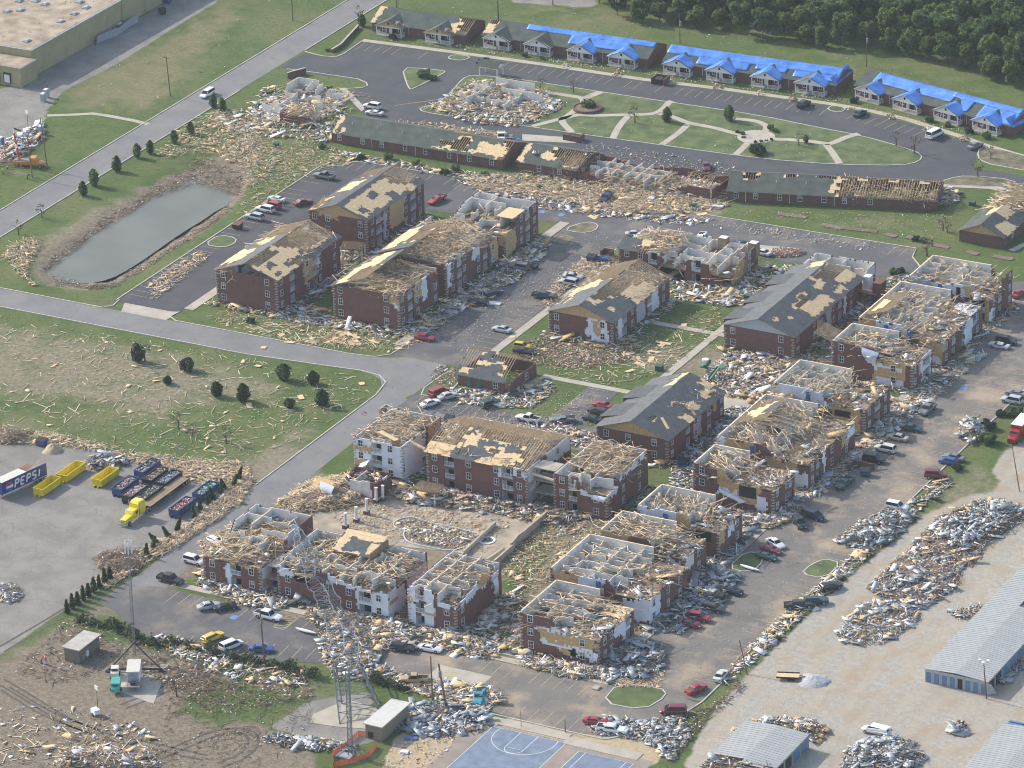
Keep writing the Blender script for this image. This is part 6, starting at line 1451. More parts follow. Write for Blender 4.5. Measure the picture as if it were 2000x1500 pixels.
# hull sections, cabin (rear base, rear top, front top, front base), belt z, roof z, half widths, wheel x's, wheel radius
CARS = {
 'sedan': dict(h=[(-2.35, .70, .42, .80), (-2.28, .84, .28, .92), (-1.5, .90, .22, .98), (0, .91, .20, .95), (1.1, .90, .22, .92), (1.9, .86, .24, .80), (2.28, .74, .30, .66)], c=(-1.72, -1.0, .25, 1.05), b=.92, r=1.40, w=(.80, .62), wx=(-1.4, 1.42), wr=.32),
 'hatch': dict(h=[(-2.0, .74, .4, .95), (-1.95, .84, .28, 1.0), (-1.2, .86, .22, 1.0), (0, .87, .2, .97), (1.0, .86, .22, .95), (1.7, .82, .24, .82), (2.0, .72, .3, .66)], c=(-1.95, -1.55, .3, 1.05), b=.95, r=1.48, w=(.78, .62), wx=(-1.25, 1.3), wr=.32),
 'suv': dict(h=[(-2.35, .84, .45, 1.05), (-2.3, .90, .36, 1.1), (-1, .93, .32, 1.1), (.8, .93, .32, 1.08), (1.2, .92, .32, 1.05), (2.0, .90, .36, .98), (2.35, .82, .42, .82)], c=(-2.28, -2.05, .45, 1.15), b=1.06, r=1.76, w=(.86, .72), wx=(-1.4, 1.45), wr=.38),
 'minivan': dict(h=[(-2.5, .84, .4, 1.0), (-2.45, .94, .28, 1.05), (-1, .97, .24, 1.05), (1.0, .96, .24, 1.02), (1.6, .94, .26, .95), (2.2, .88, .28, .82), (2.5, .76, .34, .66)], c=(-2.44, -2.2, .75, 1.7), b=1.0, r=1.72, w=(.90, .74), wx=(-1.5, 1.55), wr=.33),
 'pickup': dict(h=[(-2.8, .90, .5, 1.0), (-2.75, .95, .42, 1.02), (-.9, .96, .36, 1.02), (.5, .96, .36, 1.08), (1.1, .95, .36, 1.08), (2.3, .93, .4, 1.0), (2.75, .86, .46, .86)], c=(-.85, -.7, .45, 1.05), b=1.05, r=1.78, w=(.88, .74), wx=(-1.75, 1.75), wr=.39),
 'crewcab': dict(h=[(-2.9, .90, .5, 1.0), (-2.85, .97, .42, 1.04), (-1.2, .98, .36, 1.04), (.5, .98, .36, 1.1), (1.2, .97, .36, 1.1), (2.4, .95, .4, 1.02), (2.9, .88, .46, .88)], c=(-1.35, -1.2, .5, 1.15), b=1.06, r=1.86, w=(.9, .76), wx=(-1.8, 1.85), wr=.4),
 'van': dict(h=[(-2.7, .92, .45, 1.2), (-2.65, 1.0, .36, 1.25), (0, 1.01, .34, 1.25), (1.5, 1.0, .34, 1.2), (2.1, .96, .36, 1.1), (2.7, .86, .42, .9)], c=(-2.62, -2.55, 1.2, 1.85), b=1.18, r=2.12, w=(.97, .84), wx=(-1.75, 1.8), wr=.36),
}
_wheel = {}
def car_meshes(kind, crushed):
 key = (kind, crushed)
 if key in _wheel: return _wheel[key]
 s = CARS[kind]; mb = MB(); rnd = random.Random(hash(kind) % 100 + 5)
 loft(mb, s['h'], PAINT0)
 x0, x1, x2, x3 = s['c']; b, r = s['b'] - .06, s['r']; wb, wt = s['w']
 if crushed: r = b + (r - b) * .62
 q = .10
 vs = [(x0, -wb, b), (x3, -wb, b), (x3, wb, b), (x0, wb, b), (x1, -wt, r - .06), (x2, -wt, r - .06), (x2, wt, r - .06), (x1, wt, r - .06), (x1 + q, -wt + .12, r), (x2 - q, -wt + .12, r), (x2 - q, wt - .12, r), (x1 + q, wt - .12, r)]
 fs = [(0, 1, 5, 4), (1, 2, 6, 5), (2, 3, 7, 6), (3, 0, 4, 7), (4, 5, 9, 8), (5, 6, 10, 9), (6, 7, 11, 10), (7, 4, 8, 11), (8, 9, 10, 11)]
 mb.add(vs, fs, PAINT0)
 if kind in ('pickup', 'crewcab'):
  xb = s['h'][0][0] + .15; xf = x0 - .08; zt = 1.045
  mb.box(xb, xf, -.74, .74, zt - .02, zt + .006, DARK)       # bed floor seen from above
  for y in (-.86, .86): mb.box(xb - .06, xf, y - .09, y + .09, .9, zt + .10, PAINT0)
  mb.box(xb - .1, xb, -.86, .86, .9, zt + .10, PAINT0)
 if crushed:
  for i, v in enumerate(mb.v):
   a = .10 if v[2] > .7 else .05
   mb.v[i] = (v[0] + rnd.uniform(-a, a), v[1] + rnd.uniform(-a, a), v[2] + rnd.uniform(-a, a * .4))
 mb.smooth = False
 out = {'body': mb.mesh('body')}
 def glass(pts, t0=.12, t1=.92, e=.1):
  """pane set into a cabin face: base pair then top pair"""
  a, c, d, f = [Vector(p) for p in pts]
  nrm = (c - a).cross(f - a).normalized()
  L0, R0 = a.lerp(f, t0), c.lerp(d, t0); L1, R1 = a.lerp(f, t1), c.lerp(d, t1)
  ps = [L0.lerp(R0, e * .5), L0.lerp(R0, 1 - e * .5), L1.lerp(R1, 1 - e * .5), L1.lerp(R1, e * .5)]
  return MB().slab([tuple(p + nrm * .005) for p in ps], .02, PANE)
 V = [Vector(v) for v in vs]
 if crushed: V = [v - Vector((0, 0, .02)) for v in V]
 out['windshield'] = glass((V[1], V[2], V[6], V[5])).mesh('windshield')
 out['rear_window'] = glass((V[3], V[0], V[4], V[7])).mesh('rear_window')
 out['side_r'] = glass((V[0], V[1], V[5], V[4])).mesh('side_window'); out['side_l'] = glass((V[2], V[3], V[7], V[6])).mesh('side_window')
 _wheel[key] = out
 return out
def wheel_mesh(r):
 k = ('wheel', r)
 if k not in _wheel:
  _wheel[k] = (MB().cyl((0, -.11, 0), (0, .11, 0), r, r, BLACK, 12).mesh('wheel'), MB().cyl((0, -.125, 0), (0, .125, 0), r * .6, r * .6, RIM, 10).mesh('rim'))
 return _wheel[k]
_lampm = MB().box(-.04, .04, -.16, .16, -.07, .07, LAMP).mesh('headlight'); _tailm = MB().box(-.04, .04, -.13, .13, -.09, .09, TAIL).mesh('tail_light')
def car(kind, col, px, py, deg, label, crushed=False, z=0.05, tilt=0.0, name=None):
 c = P(px, py, .6)
 nm = name or {'sedan': 'parked_car', 'hatch': 'parked_car', 'suv': 'parked_suv', 'minivan': 'parked_minivan', 'pickup': 'pickup_truck', 'crewcab': 'pickup_truck', 'van': 'parked_van'}[kind]
 cat = {'sedan': 'car', 'hatch': 'car', 'suv': 'car', 'minivan': 'car', 'pickup': 'pickup truck', 'crewcab': 'pickup truck', 'van': 'van'}[kind]
 t = thing(nm, label, cat, (c[0], c[1], z), R(deg)); t.rotation_euler = (R(tilt), R(tilt * .4), R(deg))
 s = CARS[kind]; ms = car_meshes(kind, crushed)
 body = child('body', ms['body'], t)
 body.material_slots[0].link = 'OBJECT'; body.material_slots[0].material = PAINT[col]
 for k, nm_ in (('windshield', 'windshield'), ('rear_window', 'rear_window'), ('side_l', 'side_window'), ('side_r', 'side_window')): child(nm_, ms[k], t)
 wm, rm = wheel_mesh(s['wr'])
 hw = s['h'][3][1] - .07
 for x in s['wx']:
  for y in (-hw, hw):
   w = child('wheel', wm, t, (x, y, s['wr'])); child('rim', rm, w)
 xf = s['h'][-1][0]; xr = s['h'][0][0]
 zf = (s['h'][-1][2] + s['h'][-1][3]) / 2 + .08; zr = s['h'][0][3] - .1
 for y in (-.5, .5): child('headlight', _lampm, t, (xf, y, zf)); child('tail_light', _tailm, t, (xr, y * 1.25, zr))
 return t
for a in [
 ('minivan', 'white', 405, 183, -90, 'white minivan driving alone on the main road'),
 ('sedan', 'green', 943, 118, 90, 'dark green sedan parked in front of the second cottage row'),
 ('suv', 'white', 727, 208, 180, 'white SUV at the walk beside the flattened roadside house'),
 ('sedan', 'cream', 731, 220, 180, 'cream sedan touching the white SUV at the loop entrance', True),
 ('van', 'white', 1826, 263, 78, 'white passenger van parked by the rightmost cottages'),
 ('sedan', 'grey', 1905, 284, 74, 'dark grey sedan at the loop turn beside the white van'),
 ('sedan', 'green', 1680, 221, 85, 'dark sedan beside a pink insulation heap before the tarped cottages'),
 ('suv', 'black', 1570, 204, 88, 'black SUV before the fully tarped third cottage row'),
 ('pickup', 'white', 979, 268, -62, 'white pickup behind the long green-roofed house'),
 ('sedan', 'blue', 1001, 273, 10, 'blue sedan half hidden behind the long green-roofed house', True),
 ('sedan', 'maroon', 1380, 325, -62, 'maroon sedan alone by the collapsed house at the loop'),
 ('crewcab', 'navy', 1183, 386, -82, 'dark blue pickup ringed by lumber below the collapsed house', True),
 ('pickup', 'grey', 633, 344, 178, 'dark grey pickup at the top of the pond lot'),
 ('sedan', 'cream', 540, 388, 172, 'white sedan with a torn tan side in the pond lot', True),
 ('sedan', 'maroon', 592, 395, 60, 'maroon coupe against the left-hand brick block'),
 ('suv', 'red', 531, 402, 176, 'red SUV just behind the white SUV in the pond lot'),
 ('suv', 'white', 518, 409, 176, 'white SUV between the red and silver ones in the pond lot'),
 ('suv', 'silver', 498, 424, 174, 'silver SUV with roof bars in the pond lot'),
 ('pickup', 'red', 853, 390, -97, 'red pickup behind the tan-roofed left-hand block', True),
 ('sedan', 'silver', 1241, 457, 25, 'silver sedan on the grass strip behind the roofless stair block'),
 ('pickup', 'white', 1368, 466, -80, 'white pickup behind the roofless stair block', True),
 ('sedan', 'black', 1450, 476, 15, 'black sedan behind the white one beside the bare concrete pad', True),
 ('sedan', 'white', 1467, 482, 18, 'white sedan beside the bare concrete pad'),
 ('sedan', 'cream', 1488, 493, 172, 'cream sedan nearest the brick heap by the concrete pad'),
 ('sedan', 'blue', 1172, 504, 8, 'blue sedan wedged beside the dumpster of the central drive', True),
 ('sedan', 'silver', 1119, 540, 12, 'silver sedan partly under boards behind the grey-fronted block'),
 ('suv', 'silver', 1111, 552, 178, 'silver SUV beside the grey-fronted block on the central drive'),
 ('crewcab', 'black', 1064, 578, 6, 'black pickup in the bays of the central drive', True),
 ('suv', 'grey', 1014, 522, 182, 'dark grey SUV beside the long brick block'),
 ('sedan', 'black', 1032, 517, 176, 'black car tucked behind the dark grey SUV', True),
 ('sedan', 'black', 935, 589, 4, 'crushed black sedan near the white panel on the central drive', True),
 ('hatch', 'navy', 963, 572, 60, 'crumpled dark hatchback up the drive from the black sedan', True),
 ('sedan', 'silver', 980, 643, 176, 'clean silver sedan alone in the bays of the central drive'),
 ('hatch', 'yellow', 1020, 676, 8, 'yellow hatchback on the grass behind the small office'),
 ('sedan', 'black', 1023, 685, 6, 'black sedan pressed against the yellow hatchback', True),
 ('sedan', 'red', 830, 659, 2, 'bright red sedan at the corner of the long brick block'),
 ('suv', 'green', 955, 788, 70, 'dark green SUV before the small office', True),
 ('minivan', 'red', 857, 766, 72, 'red minivan at the left-hand end of the office lot'),
 ('sedan', 'silver', 875, 773, 60, 'silver sedan right beside the red minivan'),
 ('sedan', 'white', 840, 787, 66, 'white sedan nearest the street in the office lot'),
 ('minivan', 'grey', 855, 816, 170, 'grey minivan behind the housewrapped pool-side section', True),
 ('suv', 'white', 915, 834, 60, 'white SUV with open hood behind the pool-side row', True),
 ('pickup', 'white', 1032, 818, 178, 'white pickup with a loaded bed in the middle lot'),
 ('pickup', 'grey', 1099, 820, -150, 'dark grey pickup parked askew in the middle lot', True),
 ('sedan', 'black', 1157, 817, 172, 'black sedan nearest the grey roof in the middle lot', True),
 ('suv', 'black', 1168, 804, 172, 'black SUV second from the end beside the grey roof', True),
 ('sedan', 'red', 1176, 791, 172, 'red sedan farthest up beside the grey roof'),
 ('suv', 'black', 1965, 666, 2, 'black SUV at the top of the right-hand drive'),
 ('sedan', 'silver', 1951, 674, 178, 'silver sedan with a smashed front at the top of the right-hand drive', True),
 ('pickup', 'grey', 1811, 800, -92, 'dark grey pickup by the walk along the right-hand row'),
 ('sedan', 'green', 1781, 836, 0, 'dark green sedan in the bays of the right-hand row'),
 ('sedan', 'tan', 1753, 854, 178, 'tan sedan in the bays of the right-hand row'),
 ('suv', 'cream', 1729, 877, 178, 'beige SUV in the bays of the right-hand row'),
 ('suv', 'black', 1707, 897, 2, 'black jeep-like SUV beside the brick dumpster pen'),
 ('pickup', 'green', 1648, 944, -94, 'dark pickup on the walk below the brick dumpster pen', True),
 ('sedan', 'grey', 1862, 893, 176, 'grey sedan hidden behind the bright blue hatchback'),
 ('hatch', 'blue', 1852, 901, 178, 'bright blue hatchback at the kerb of the right-hand drive'),
 ('suv', 'maroon', 1828, 928, 20, 'maroon SUV against a bush at the kerb of the right-hand drive'),
 ('suv', 'silver', 1976, 782, 178, 'white and silver SUV near the red box truck'),
 ('sedan', 'grey', 1984, 768, 175, 'dark grey sedan behind the white and silver SUV', True),
 ('suv', 'white', 1752, 990, 0, 'old white-topped SUV above the twisted sheet metal'),
 ('sedan', 'red', 1990, 573, 84, 'red sedan cut by the picture edge below the top row'),
 ('minivan', 'navy', 1588, 1007, -12, 'dark blue minivan below the tan-fronted right-hand section'),
 ('suv', 'black', 1562, 1022, -45, 'black SUV nearest the walk below the tan-fronted section'),
 ('sedan', 'white', 1515, 1061, -28, 'white sedan first of three packed beside the lower right row'),
 ('sedan', 'maroon', 1506, 1073, -12, 'maroon sedan in the middle of three packed cars', True),
 ('sedan', 'green', 1497, 1086, -8, 'dark green sedan last of three packed cars', True),
 ('sedan', 'black', 1430, 1153, -4, 'black sedan by the walk of the lower right row', True),
 ('suv', 'black', 1622, 1146, 55, 'black SUV on the verge behind shredded metal', True),
 ('crewcab', 'black', 1561, 1182, 28, 'overturned-looking black pickup dragged across the bays', True),
 ('suv', 'green', 1594, 1174, 30, 'dark SUV jammed behind the dragged black pickup', True),
 ('suv', 'red', 1365, 1206, 4, 'bright red SUV beside the lower right row'),
 ('sedan', 'maroon', 1347, 1218, 2, 'maroon sedan parked below the bright red SUV', True),
 ('suv', 'burnt', 1393, 1188, 0, 'burnt dark SUV above the bright red one', True),
 ('sedan', 'cream', 1408, 1319, 95, 'cream sedan on the muddy drive near the leaning pole'),
 ('sedan', 'red', 1360, 1345, 70, 'red sedan with open trunk in the lower lot'),
 ('minivan', 'maroon', 1315, 1388, 205, 'maroon minivan in the lower lot near the torn metal heap'),
 ('sedan', 'red', 1164, 1408, 12, 'red sedan crumpled against the white wreck at the walk', True),
 ('crewcab', 'white', 1196, 1424, 8, 'torn white pickup wreck buried in metal scraps', True),
 ('pickup', 'teal', 937, 1361, -70, 'teal pickup resting on lumber in the lower lot', True),
 ('hatch', 'white', 421, 1056, -20, 'white hatchback half under the left-hand ruin', True),
 ('suv', 'white', 379, 1095, -4, 'white SUV beside the left-hand ruin by the street'),
 ('crewcab', 'black', 333, 1132, -4, 'black pickup with lumber in its bed by the street'),
 ('sedan', 'silver', 408, 1183, 50, 'silver sedan in the lower left lot'),
 ('sedan', 'black', 440, 1185, 50, 'black sedan touching the silver one in the lower left lot', True),
 ('crewcab', 'white', 524, 1203, -2, 'white crew-cab pickup in the lower left lot'),
 ('minivan', 'white', 452, 1260, 68, 'white minivan against the hedge of the lower left lot'),
 ('suv', 'yellow', 416, 1245, 70, 'crumpled yellow truck against the hedge', True),
 ('sedan', 'blue', 511, 1267, 20, 'blue sedan behind the utility pole and hedge'),
 ('sedan', 'white', 841, 1266, 4, 'white sedan in the rubble below the stacked balcony front', True),
 ('sedan', 'tan', 807, 1260, 8, 'tan sedan wreck left of the white sedan in the rubble', True),
 ('suv', 'black', 786, 1266, 10, 'black SUV wreck at the rubble edge of the hatched bay', True),
 ('pickup', 'oldtan', 808, 1327, 204, 'old tan pickup below the fallen tower', False),
 ('van', 'white', 1712, 1428, 175, 'crushed white van on the storage yard rubble', True),
 ]:
 k, col, px, py, deg, lab = a[:6]
 cr = a[6] if len(a) > 6 else False
 car(k, col, px, py, deg, lab, cr, tilt=(random.uniform(-5, 5) if cr else 0))
# ================================================================== scrap yard: roll-off bins, semi, drinks trailer
BINY = mat('bin_yellow', (.70, .55, .015), rough=.5, var=.12, scale=1); BINB = mat('bin_blue', (.025, .075, .19), rough=.5, var=.2, scale=1); BINK = mat('bin_black', (.018, .026, .028), rough=.5, var=.3, scale=1)
def rolloff(px, py, m, deg, label, fill=None, L=6.6, W=2.35, H=1.55):
 c = P(px, py, .8); t = thing('roll_off_bin', label, 'dumpster', (c[0], c[1], .05), R(deg))
 mb = MB(); mb.box(-L / 2, L / 2, -W / 2, W / 2, .12, .24, m)
 mb.local('floor', t)
 for nm, a in (('side_panel', (-L / 2, L / 2, -W / 2, -W / 2 + .08)), ('side_panel', (-L / 2, L / 2, W / 2 - .08, W / 2)), ('end_panel', (-L / 2, -L / 2 + .08, -W / 2 + .08, W / 2 - .08)), ('end_panel', (L / 2 - .08, L / 2, -W / 2 + .08, W / 2 - .08))):
  MB().box(*a, .24, H, m).local(nm, t)
 r = MB()
 for y in (-W / 2, W / 2): r.box(-L / 2 - .05, L / 2 + .05, y - .07, y + .07, H, H + .12, m)
 for x in (-L / 2, L / 2): r.box(x - .07, x + .07, -W / 2 + .07, W / 2 - .07, H, H + .12, m)
 r.local('top_rail', t)
 ribs = MB(); n = 9
 for i in range(n):
  x = -L / 2 + .3 + i * (L - .6) / (n - 1)
  for s in (-1, 1): ribs.box(x - .05, x + .05, *sorted((s * (W / 2 + .003), s * (W / 2 + .09))), .24, H, m)
 ribs.local('ribs', t)
 for y in (-.5, .5): MB().box(-L / 2 - .5, -L / 2 - .003, y - .1, y + .1, .02, .35, m).local('skid', t); MB().cyl((-L / 2 - .3, y - .14, .1), (-L / 2 - .3, y + .14, .1), .12, .12, m, 8).local('roller', t)
 if fill:
  o = wloc(t); n = 420; rng = RNG
  k = fill
  me = boxes_mesh('scrap', rng.uniform(-L / 2 + .25, L / 2 - .25, n), rng.uniform(-W / 2 + .2, W / 2 - .2, n), rng.uniform(H - .45, H - .02, n), rng.uniform(.12, .34, n), rng.uniform(.1, .26, n), rng.uniform(.06, .2, n), rng.uniform(0, 3, n), rng.normal(0, .5, n), rng.normal(0, .5, n), np.array([PI[q] for q in k])[rng.integers(0, len(k), n)])
  s = child('scrap', me, t); s['kind'] = 'stuff'
  MB().box(-L / 2 + .1, L / 2 - .1, -W / 2 + .1, W / 2 - .1, .3, H - .35, DARK).local('load', t)
 return t
rolloff(92, 950, BINY, 90, 'empty yellow roll-off bin nearest the drinks trailer'); rolloff(139, 922, BINY, 90, 'empty yellow roll-off bin farthest up the yard', L=7.2); rolloff(206, 932, BINY, 90, 'empty yellow roll-off bin nearest the blue bins')
rolloff(288, 916, BINB, 90, 'blue bin of mixed grey scrap at the back of the cluster', ('drywall', 'galvanised_steel', 'dark_interior', 'lumber_weathered')); rolloff(303, 932, BINK, 90, 'black bin of brown scrap in the back row', ('brick_rubble', 'drywall', 'lumber_weathered', 'dark_interior')); rolloff(330, 938, BINK, 90, 'black bin of blue-white cans in the back row', ('blue_plastic', 'sheet_metal', 'white_paint', 'dark_interior'))
rolloff(245, 950, BINB, 90, 'blue bin of red-brown scrap at the near corner', ('brick_rubble', 'drywall', 'insulation_pink', 'dark_interior')); rolloff(264, 964, BINK, 90, 'dark bin of white and red cans in the front row', ('white_paint', 'insulation_pink', 'sheet_metal', 'red_plastic')); rolloff(292, 967, BINK, 90, 'dark bin of green cans in the front row', ('green_painted_metal', 'drywall', 'lumber_weathered', 'dark_interior'))
GREENCAN = PI['green_painted_metal']
rolloff(402, 960, BINB, 90, 'blue bin of bright green bottles beside the hedge', ('green_painted_metal', 'green_painted_metal', 'housewrap')); rolloff(356, 991, BINB, 90, 'blue bin of red scrap beside the flatbed', ('red_plastic', 'insulation_pink', 'brick_rubble', 'drywall'))
# yellow semi with a flatbed
c = P(258, 1008, 1.0)
t = thing('semi_truck', 'bright yellow long-nosed semi tractor in the scrap yard', 'truck', (c[0], c[1], .05), R(-90))
Y = PAINT['lemon']; q = MB()
loft(q, [(.9, .95, .7, 1.75), (1.6, .92, .65, 1.72), (2.9, .82, .6, 1.6), (3.3, .72, .65, 1.45)], Y); q.local('hood', t)
q = MB(); loft(q, [(-1.0, 1.15, .9, 2.5), (.6, 1.12, .9, 2.5), (.95, 1.05, .9, 1.9)], Y); q.local('cab', t)
q = MB(); loft(q, [(-3.2, 1.22, .8, 3.6), (-1.6, 1.22, .8, 3.7), (-.9, 1.15, 2.0, 3.3)], Y); q.local('sleeper', t)
MB().slab([(.66, -.95, 1.75), (.66, .95, 1.75), (.35, .85, 2.42), (.35, -.85, 2.42)], .03, PANE).local('windshield', t)
for y in (-1, 1): MB().box(-.5, .3, *sorted((y * 1.15, y * 1.13 + y * .04)), 1.7, 2.3, PANE).local('side_window', t); MB().cyl((-1.0, y * 1.2, .9), (-1.0, y * 1.2, 3.9), .09, .09, CHROME, 8).local('exhaust_stack', t)
MB().box(3.28, 3.36, -.55, .55, .7, 1.4, CHROME).local('grille', t); MB().box(3.3, 3.55, -1.1, 1.1, .4, .68, CHROME).local('bumper', t); MB().box(.9, 1.0, -.9, .9, 2.45, 2.6, WHITE).local('visor', t)
MB().box(-6.2, .8, -.45, .45, .6, .85, BLACK).local('frame', t)
for x in (2.5, -3.9, -5.1):
 for y in (-1.02, 1.02):
  w = child('wheel', wheel_mesh(.5)[0], t, (x, y, .5)); child('rim', wheel_mesh(.5)[1], w)
for y in (-.62, .62): MB().box(3.3, 3.38, y - .12, y + .12, 1.0, 1.25, LAMP).local('headlight', t)
c2 = P(350, 962, 1.0)
t = thing('flatbed_trailer', 'long brown-decked flatbed trailer hitched behind the yellow semi', 'trailer', (c[0], c[1] + 12.2, .05), R(-90))
MB().box(-7.5, 7.2, -1.25, 1.25, .95, 1.1, BLACK).local('frame', t)
for i in range(6): MB().box(-7.5, 7.2, -1.2 + i * .4, -1.2 + i * .4 + .37, 1.1, 1.16, LUM3 if i % 2 else mat('deck_brown', (.26, .17, .1), var=.2)).local('deck_plank', t)
for x in (-6.6, -5.4):
 for y in (-1.0, 1.0): w = child('wheel', wheel_mesh(.5)[0], t, (x, y, .5)); child('rim', wheel_mesh(.5)[1], w)
# drinks trailer, torn open at the top, lettering on its side
c = (-66.7, -87.5)
t = thing('drinks_trailer', 'long blue drinks trailer with white lettering and a torn roof', 'trailer', (c[0], c[1], 0), R(77))
NAVY = mat('trailer_navy', (.02, .035, .17), rough=.45, var=.12)
L = 15.0; Wd = 2.5; x0, x1 = -6.15, 6.15                       # local x runs up the yard
MB().box(x0, x1, -Wd / 2, -Wd / 2 + .06, .95, 3.75, NAVY).local('side_panel', t); MB().box(x0, x1 - 3.5, Wd / 2 - .06, Wd / 2, .95, 3.75, NAVY).local('side_panel', t)
MB().box(x0, x1, -Wd / 2, Wd / 2, .85, .95, STEEL).local('floor', t); MB().box(x0, x1 - 5.5, -Wd / 2 + .01, Wd / 2 - .01, 3.75, 3.82, mat('trailer_roof', (.62, .58, .50), var=.1)).local('roof', t)
MB().slab([(x1 - 5.5, -1.1, 3.8), (x1 - 3.4, -1.0, 4.4), (x1 - 3.0, .9, 4.1), (x1 - 5.4, 1.1, 3.8)], .05, RUST).local('torn_roof_sheet', t); MB().box(x0, x1, -Wd / 2 - .03, -Wd / 2 - .002, .95, 1.1, WHITE).local('rail', t); MB().box(x0 - .06, x0, -Wd / 2, Wd / 2, .95, 3.75, NAVY).local('front_panel', t)
MB().box(x1 - .5, x1 + .2, -.9, .9, .5, .9, BLACK).local('bogie', t)
for x in (x1 - 1.2, x1 - 2.4):
 for y in (-1.0, 1.0): w = child('wheel', wheel_mesh(.5)[0], t, (x, y, .5)); child('rim', wheel_mesh(.5)[1], w)
# lettering: strokes on the near side (local y = -Wd/2)
GLY = {'P': [((0, 0), (0, 1)), ((0, 1), (.6, 1)), ((.6, 1), (.6, .5)), ((.6, .5), (0, .5))], 'E': [((0, 0), (0, 1)), ((0, 1), (.6, 1)), ((0, .5), (.5, .5)), ((0, 0), (.6, 0))], 'S': [((.6, 1), (0, 1)), ((0, 1), (0, .52)), ((0, .52), (.6, .48)), ((.6, .48), (.6, 0)), ((.6, 0), (0, 0))], 'I': [((.12, 0), (.12, 1))]}
xx = x0 + 3.4
for i, ch in enumerate('PEPSI'):
 mb = MB(); hgt = 1.55; wid = 1.5
 for a, b_ in GLY[ch]:
  f = lambda p: (xx + p[0] * wid + p[1] * .28, -Wd / 2 - .035, 1.55 + p[1] * hgt + (.0 if ch != 'I' else .0))
  mb.beam(f(a), f(b_), .05, .34, PWHITE)
 mb.local('letter', t); xx += 1.62 if ch != 'I' else .8
def disc(nm, x, z, r, m, y, a0=0, a1=2 * math.pi, n=24, chord=None):
 pts = [(x + r * math.cos(a0 + (a1 - a0) * i / n), z + r * math.sin(a0 + (a1 - a0) * i / n)) for i in range(n)]
 k = len(pts); mb = MB().add([(p[0], y, p[1]) for p in pts] + [(p[0], y - .02, p[1]) for p in pts], [tuple(range(k)), tuple(range(2 * k - 1, k - 1, -1))] + [(i, k + i, k + (i + 1) % k, (i + 1) % k) for i in range(k)], m)
 return mb.local(nm, t)
disc('emblem_disc', x0 + 2.0, 2.3, .95, PWHITE, -Wd / 2 - .02); disc('emblem_half', x0 + 2.0, 2.42, .88, REDP, -Wd / 2 - .045, .12, math.pi - .12 + .24, 16); disc('emblem_half', x0 + 2.0, 2.16, .86, mat('emblem_blue', (.04, .13, .45), var=0), -Wd / 2 - .046, math.pi + .12, 2 * math.pi - .1, 16)
# ================================================================== poles, masts, towers
def pole(px, py, h, label, lean=(0, 0), arm=None, transformer=False, r=.16, m=POLE_W, lights=False):
 c = P(px, py); t = thing('utility_pole', label, 'pole', (c[0], c[1], 0))
 top = (lean[0], lean[1], h)
 MB().cyl((0, 0, -.3), top, r, r * .68, m, 8).local('pole_shaft', t)
 if arm: MB().box(top[0] - arm, top[0] + arm, top[1] - .06, top[1] + .06, h - .7, h - .55, m).local('crossarm', t)
 if transformer: MB().cyl((top[0] + .35, top[1] - .2, h - 2.6), (top[0] + .35, top[1] - .2, h - 1.4), .3, .3, STEEL, 10).local('transformer', t)
 if lights:
  for dx, dy in ((-.8, 0), (.7, .4), (.2, -.7)): MB().cyl((top[0] + dx, top[1] + dy, h - .1), (top[0] + dx, top[1] + dy, h + .35), .14, .3, WHITE, 8).local('floodlight', t)
 return t
pole(333, 188, 10.6, 'tall utility pole on the verge by the main road', (-.8, .3), .9); pole(93, 331, 13.0, 'dark utility pole beside the orange crane truck', (-1.0, 0)); pole(63, 347, 10.6, 'brown pole held upright by the orange crane truck', (-.6, .2), r=.18, m=mat('new_pole', (.27, .15, .075), var=.2))
pole(572, 40, 11, 'utility pole at the top of the main road', (-.2, .2), .8); pole(775, 15, 10, 'thin pole above the first cottages'); pole(973, 38, 9, 'grey pole pair behind the second cottage row', r=.22); pole(1080, 10, 10, 'pole near the far fence'); pole(1328, 85, 7.5, 'pole with a box behind the tarped cottages', transformer=True); pole(1692, 130, 9, 'grey pole with a box at the wood edge', transformer=True, r=.13)
pole(517, 1297, 11, 'wooden utility pole with a transformer at the lower left hedge', (-.6, .4), transformer=True, r=.2); pole(845, 1372, 9.5, 'plain wooden pole beside the tilted one below the tower', (-.1, .1), r=.18); pole(872, 1382, 8.5, 'tilted wooden pole with splintered top', (-1.6, .5), transformer=True, r=.24)
pole(1992, 960, 9, 'snapped rusty light pole leaning over the gravel yard', (-2.6, 1.8), m=RUST, r=.12); pole(1927, 1365, 7.2, 'leaning brown pole with floodlights at the storage corner', (-.9, .5), lights=True, r=.14, m=RUST); pole(1460, 1318, 6, 'snapped leaning pole on the verge by the drive', (-2.4, 1.6), m=RUST, r=.13); pole(1018, 1420, 3.4, 'short light post at the court edge', r=.06, m=BLACK); pole(1104, 1430, 2.6, 'broken post stub by the court', r=.12); pole(1580, 1165, 2.4, 'stop sign on a bent post in the drive', r=.04, m=RUST)
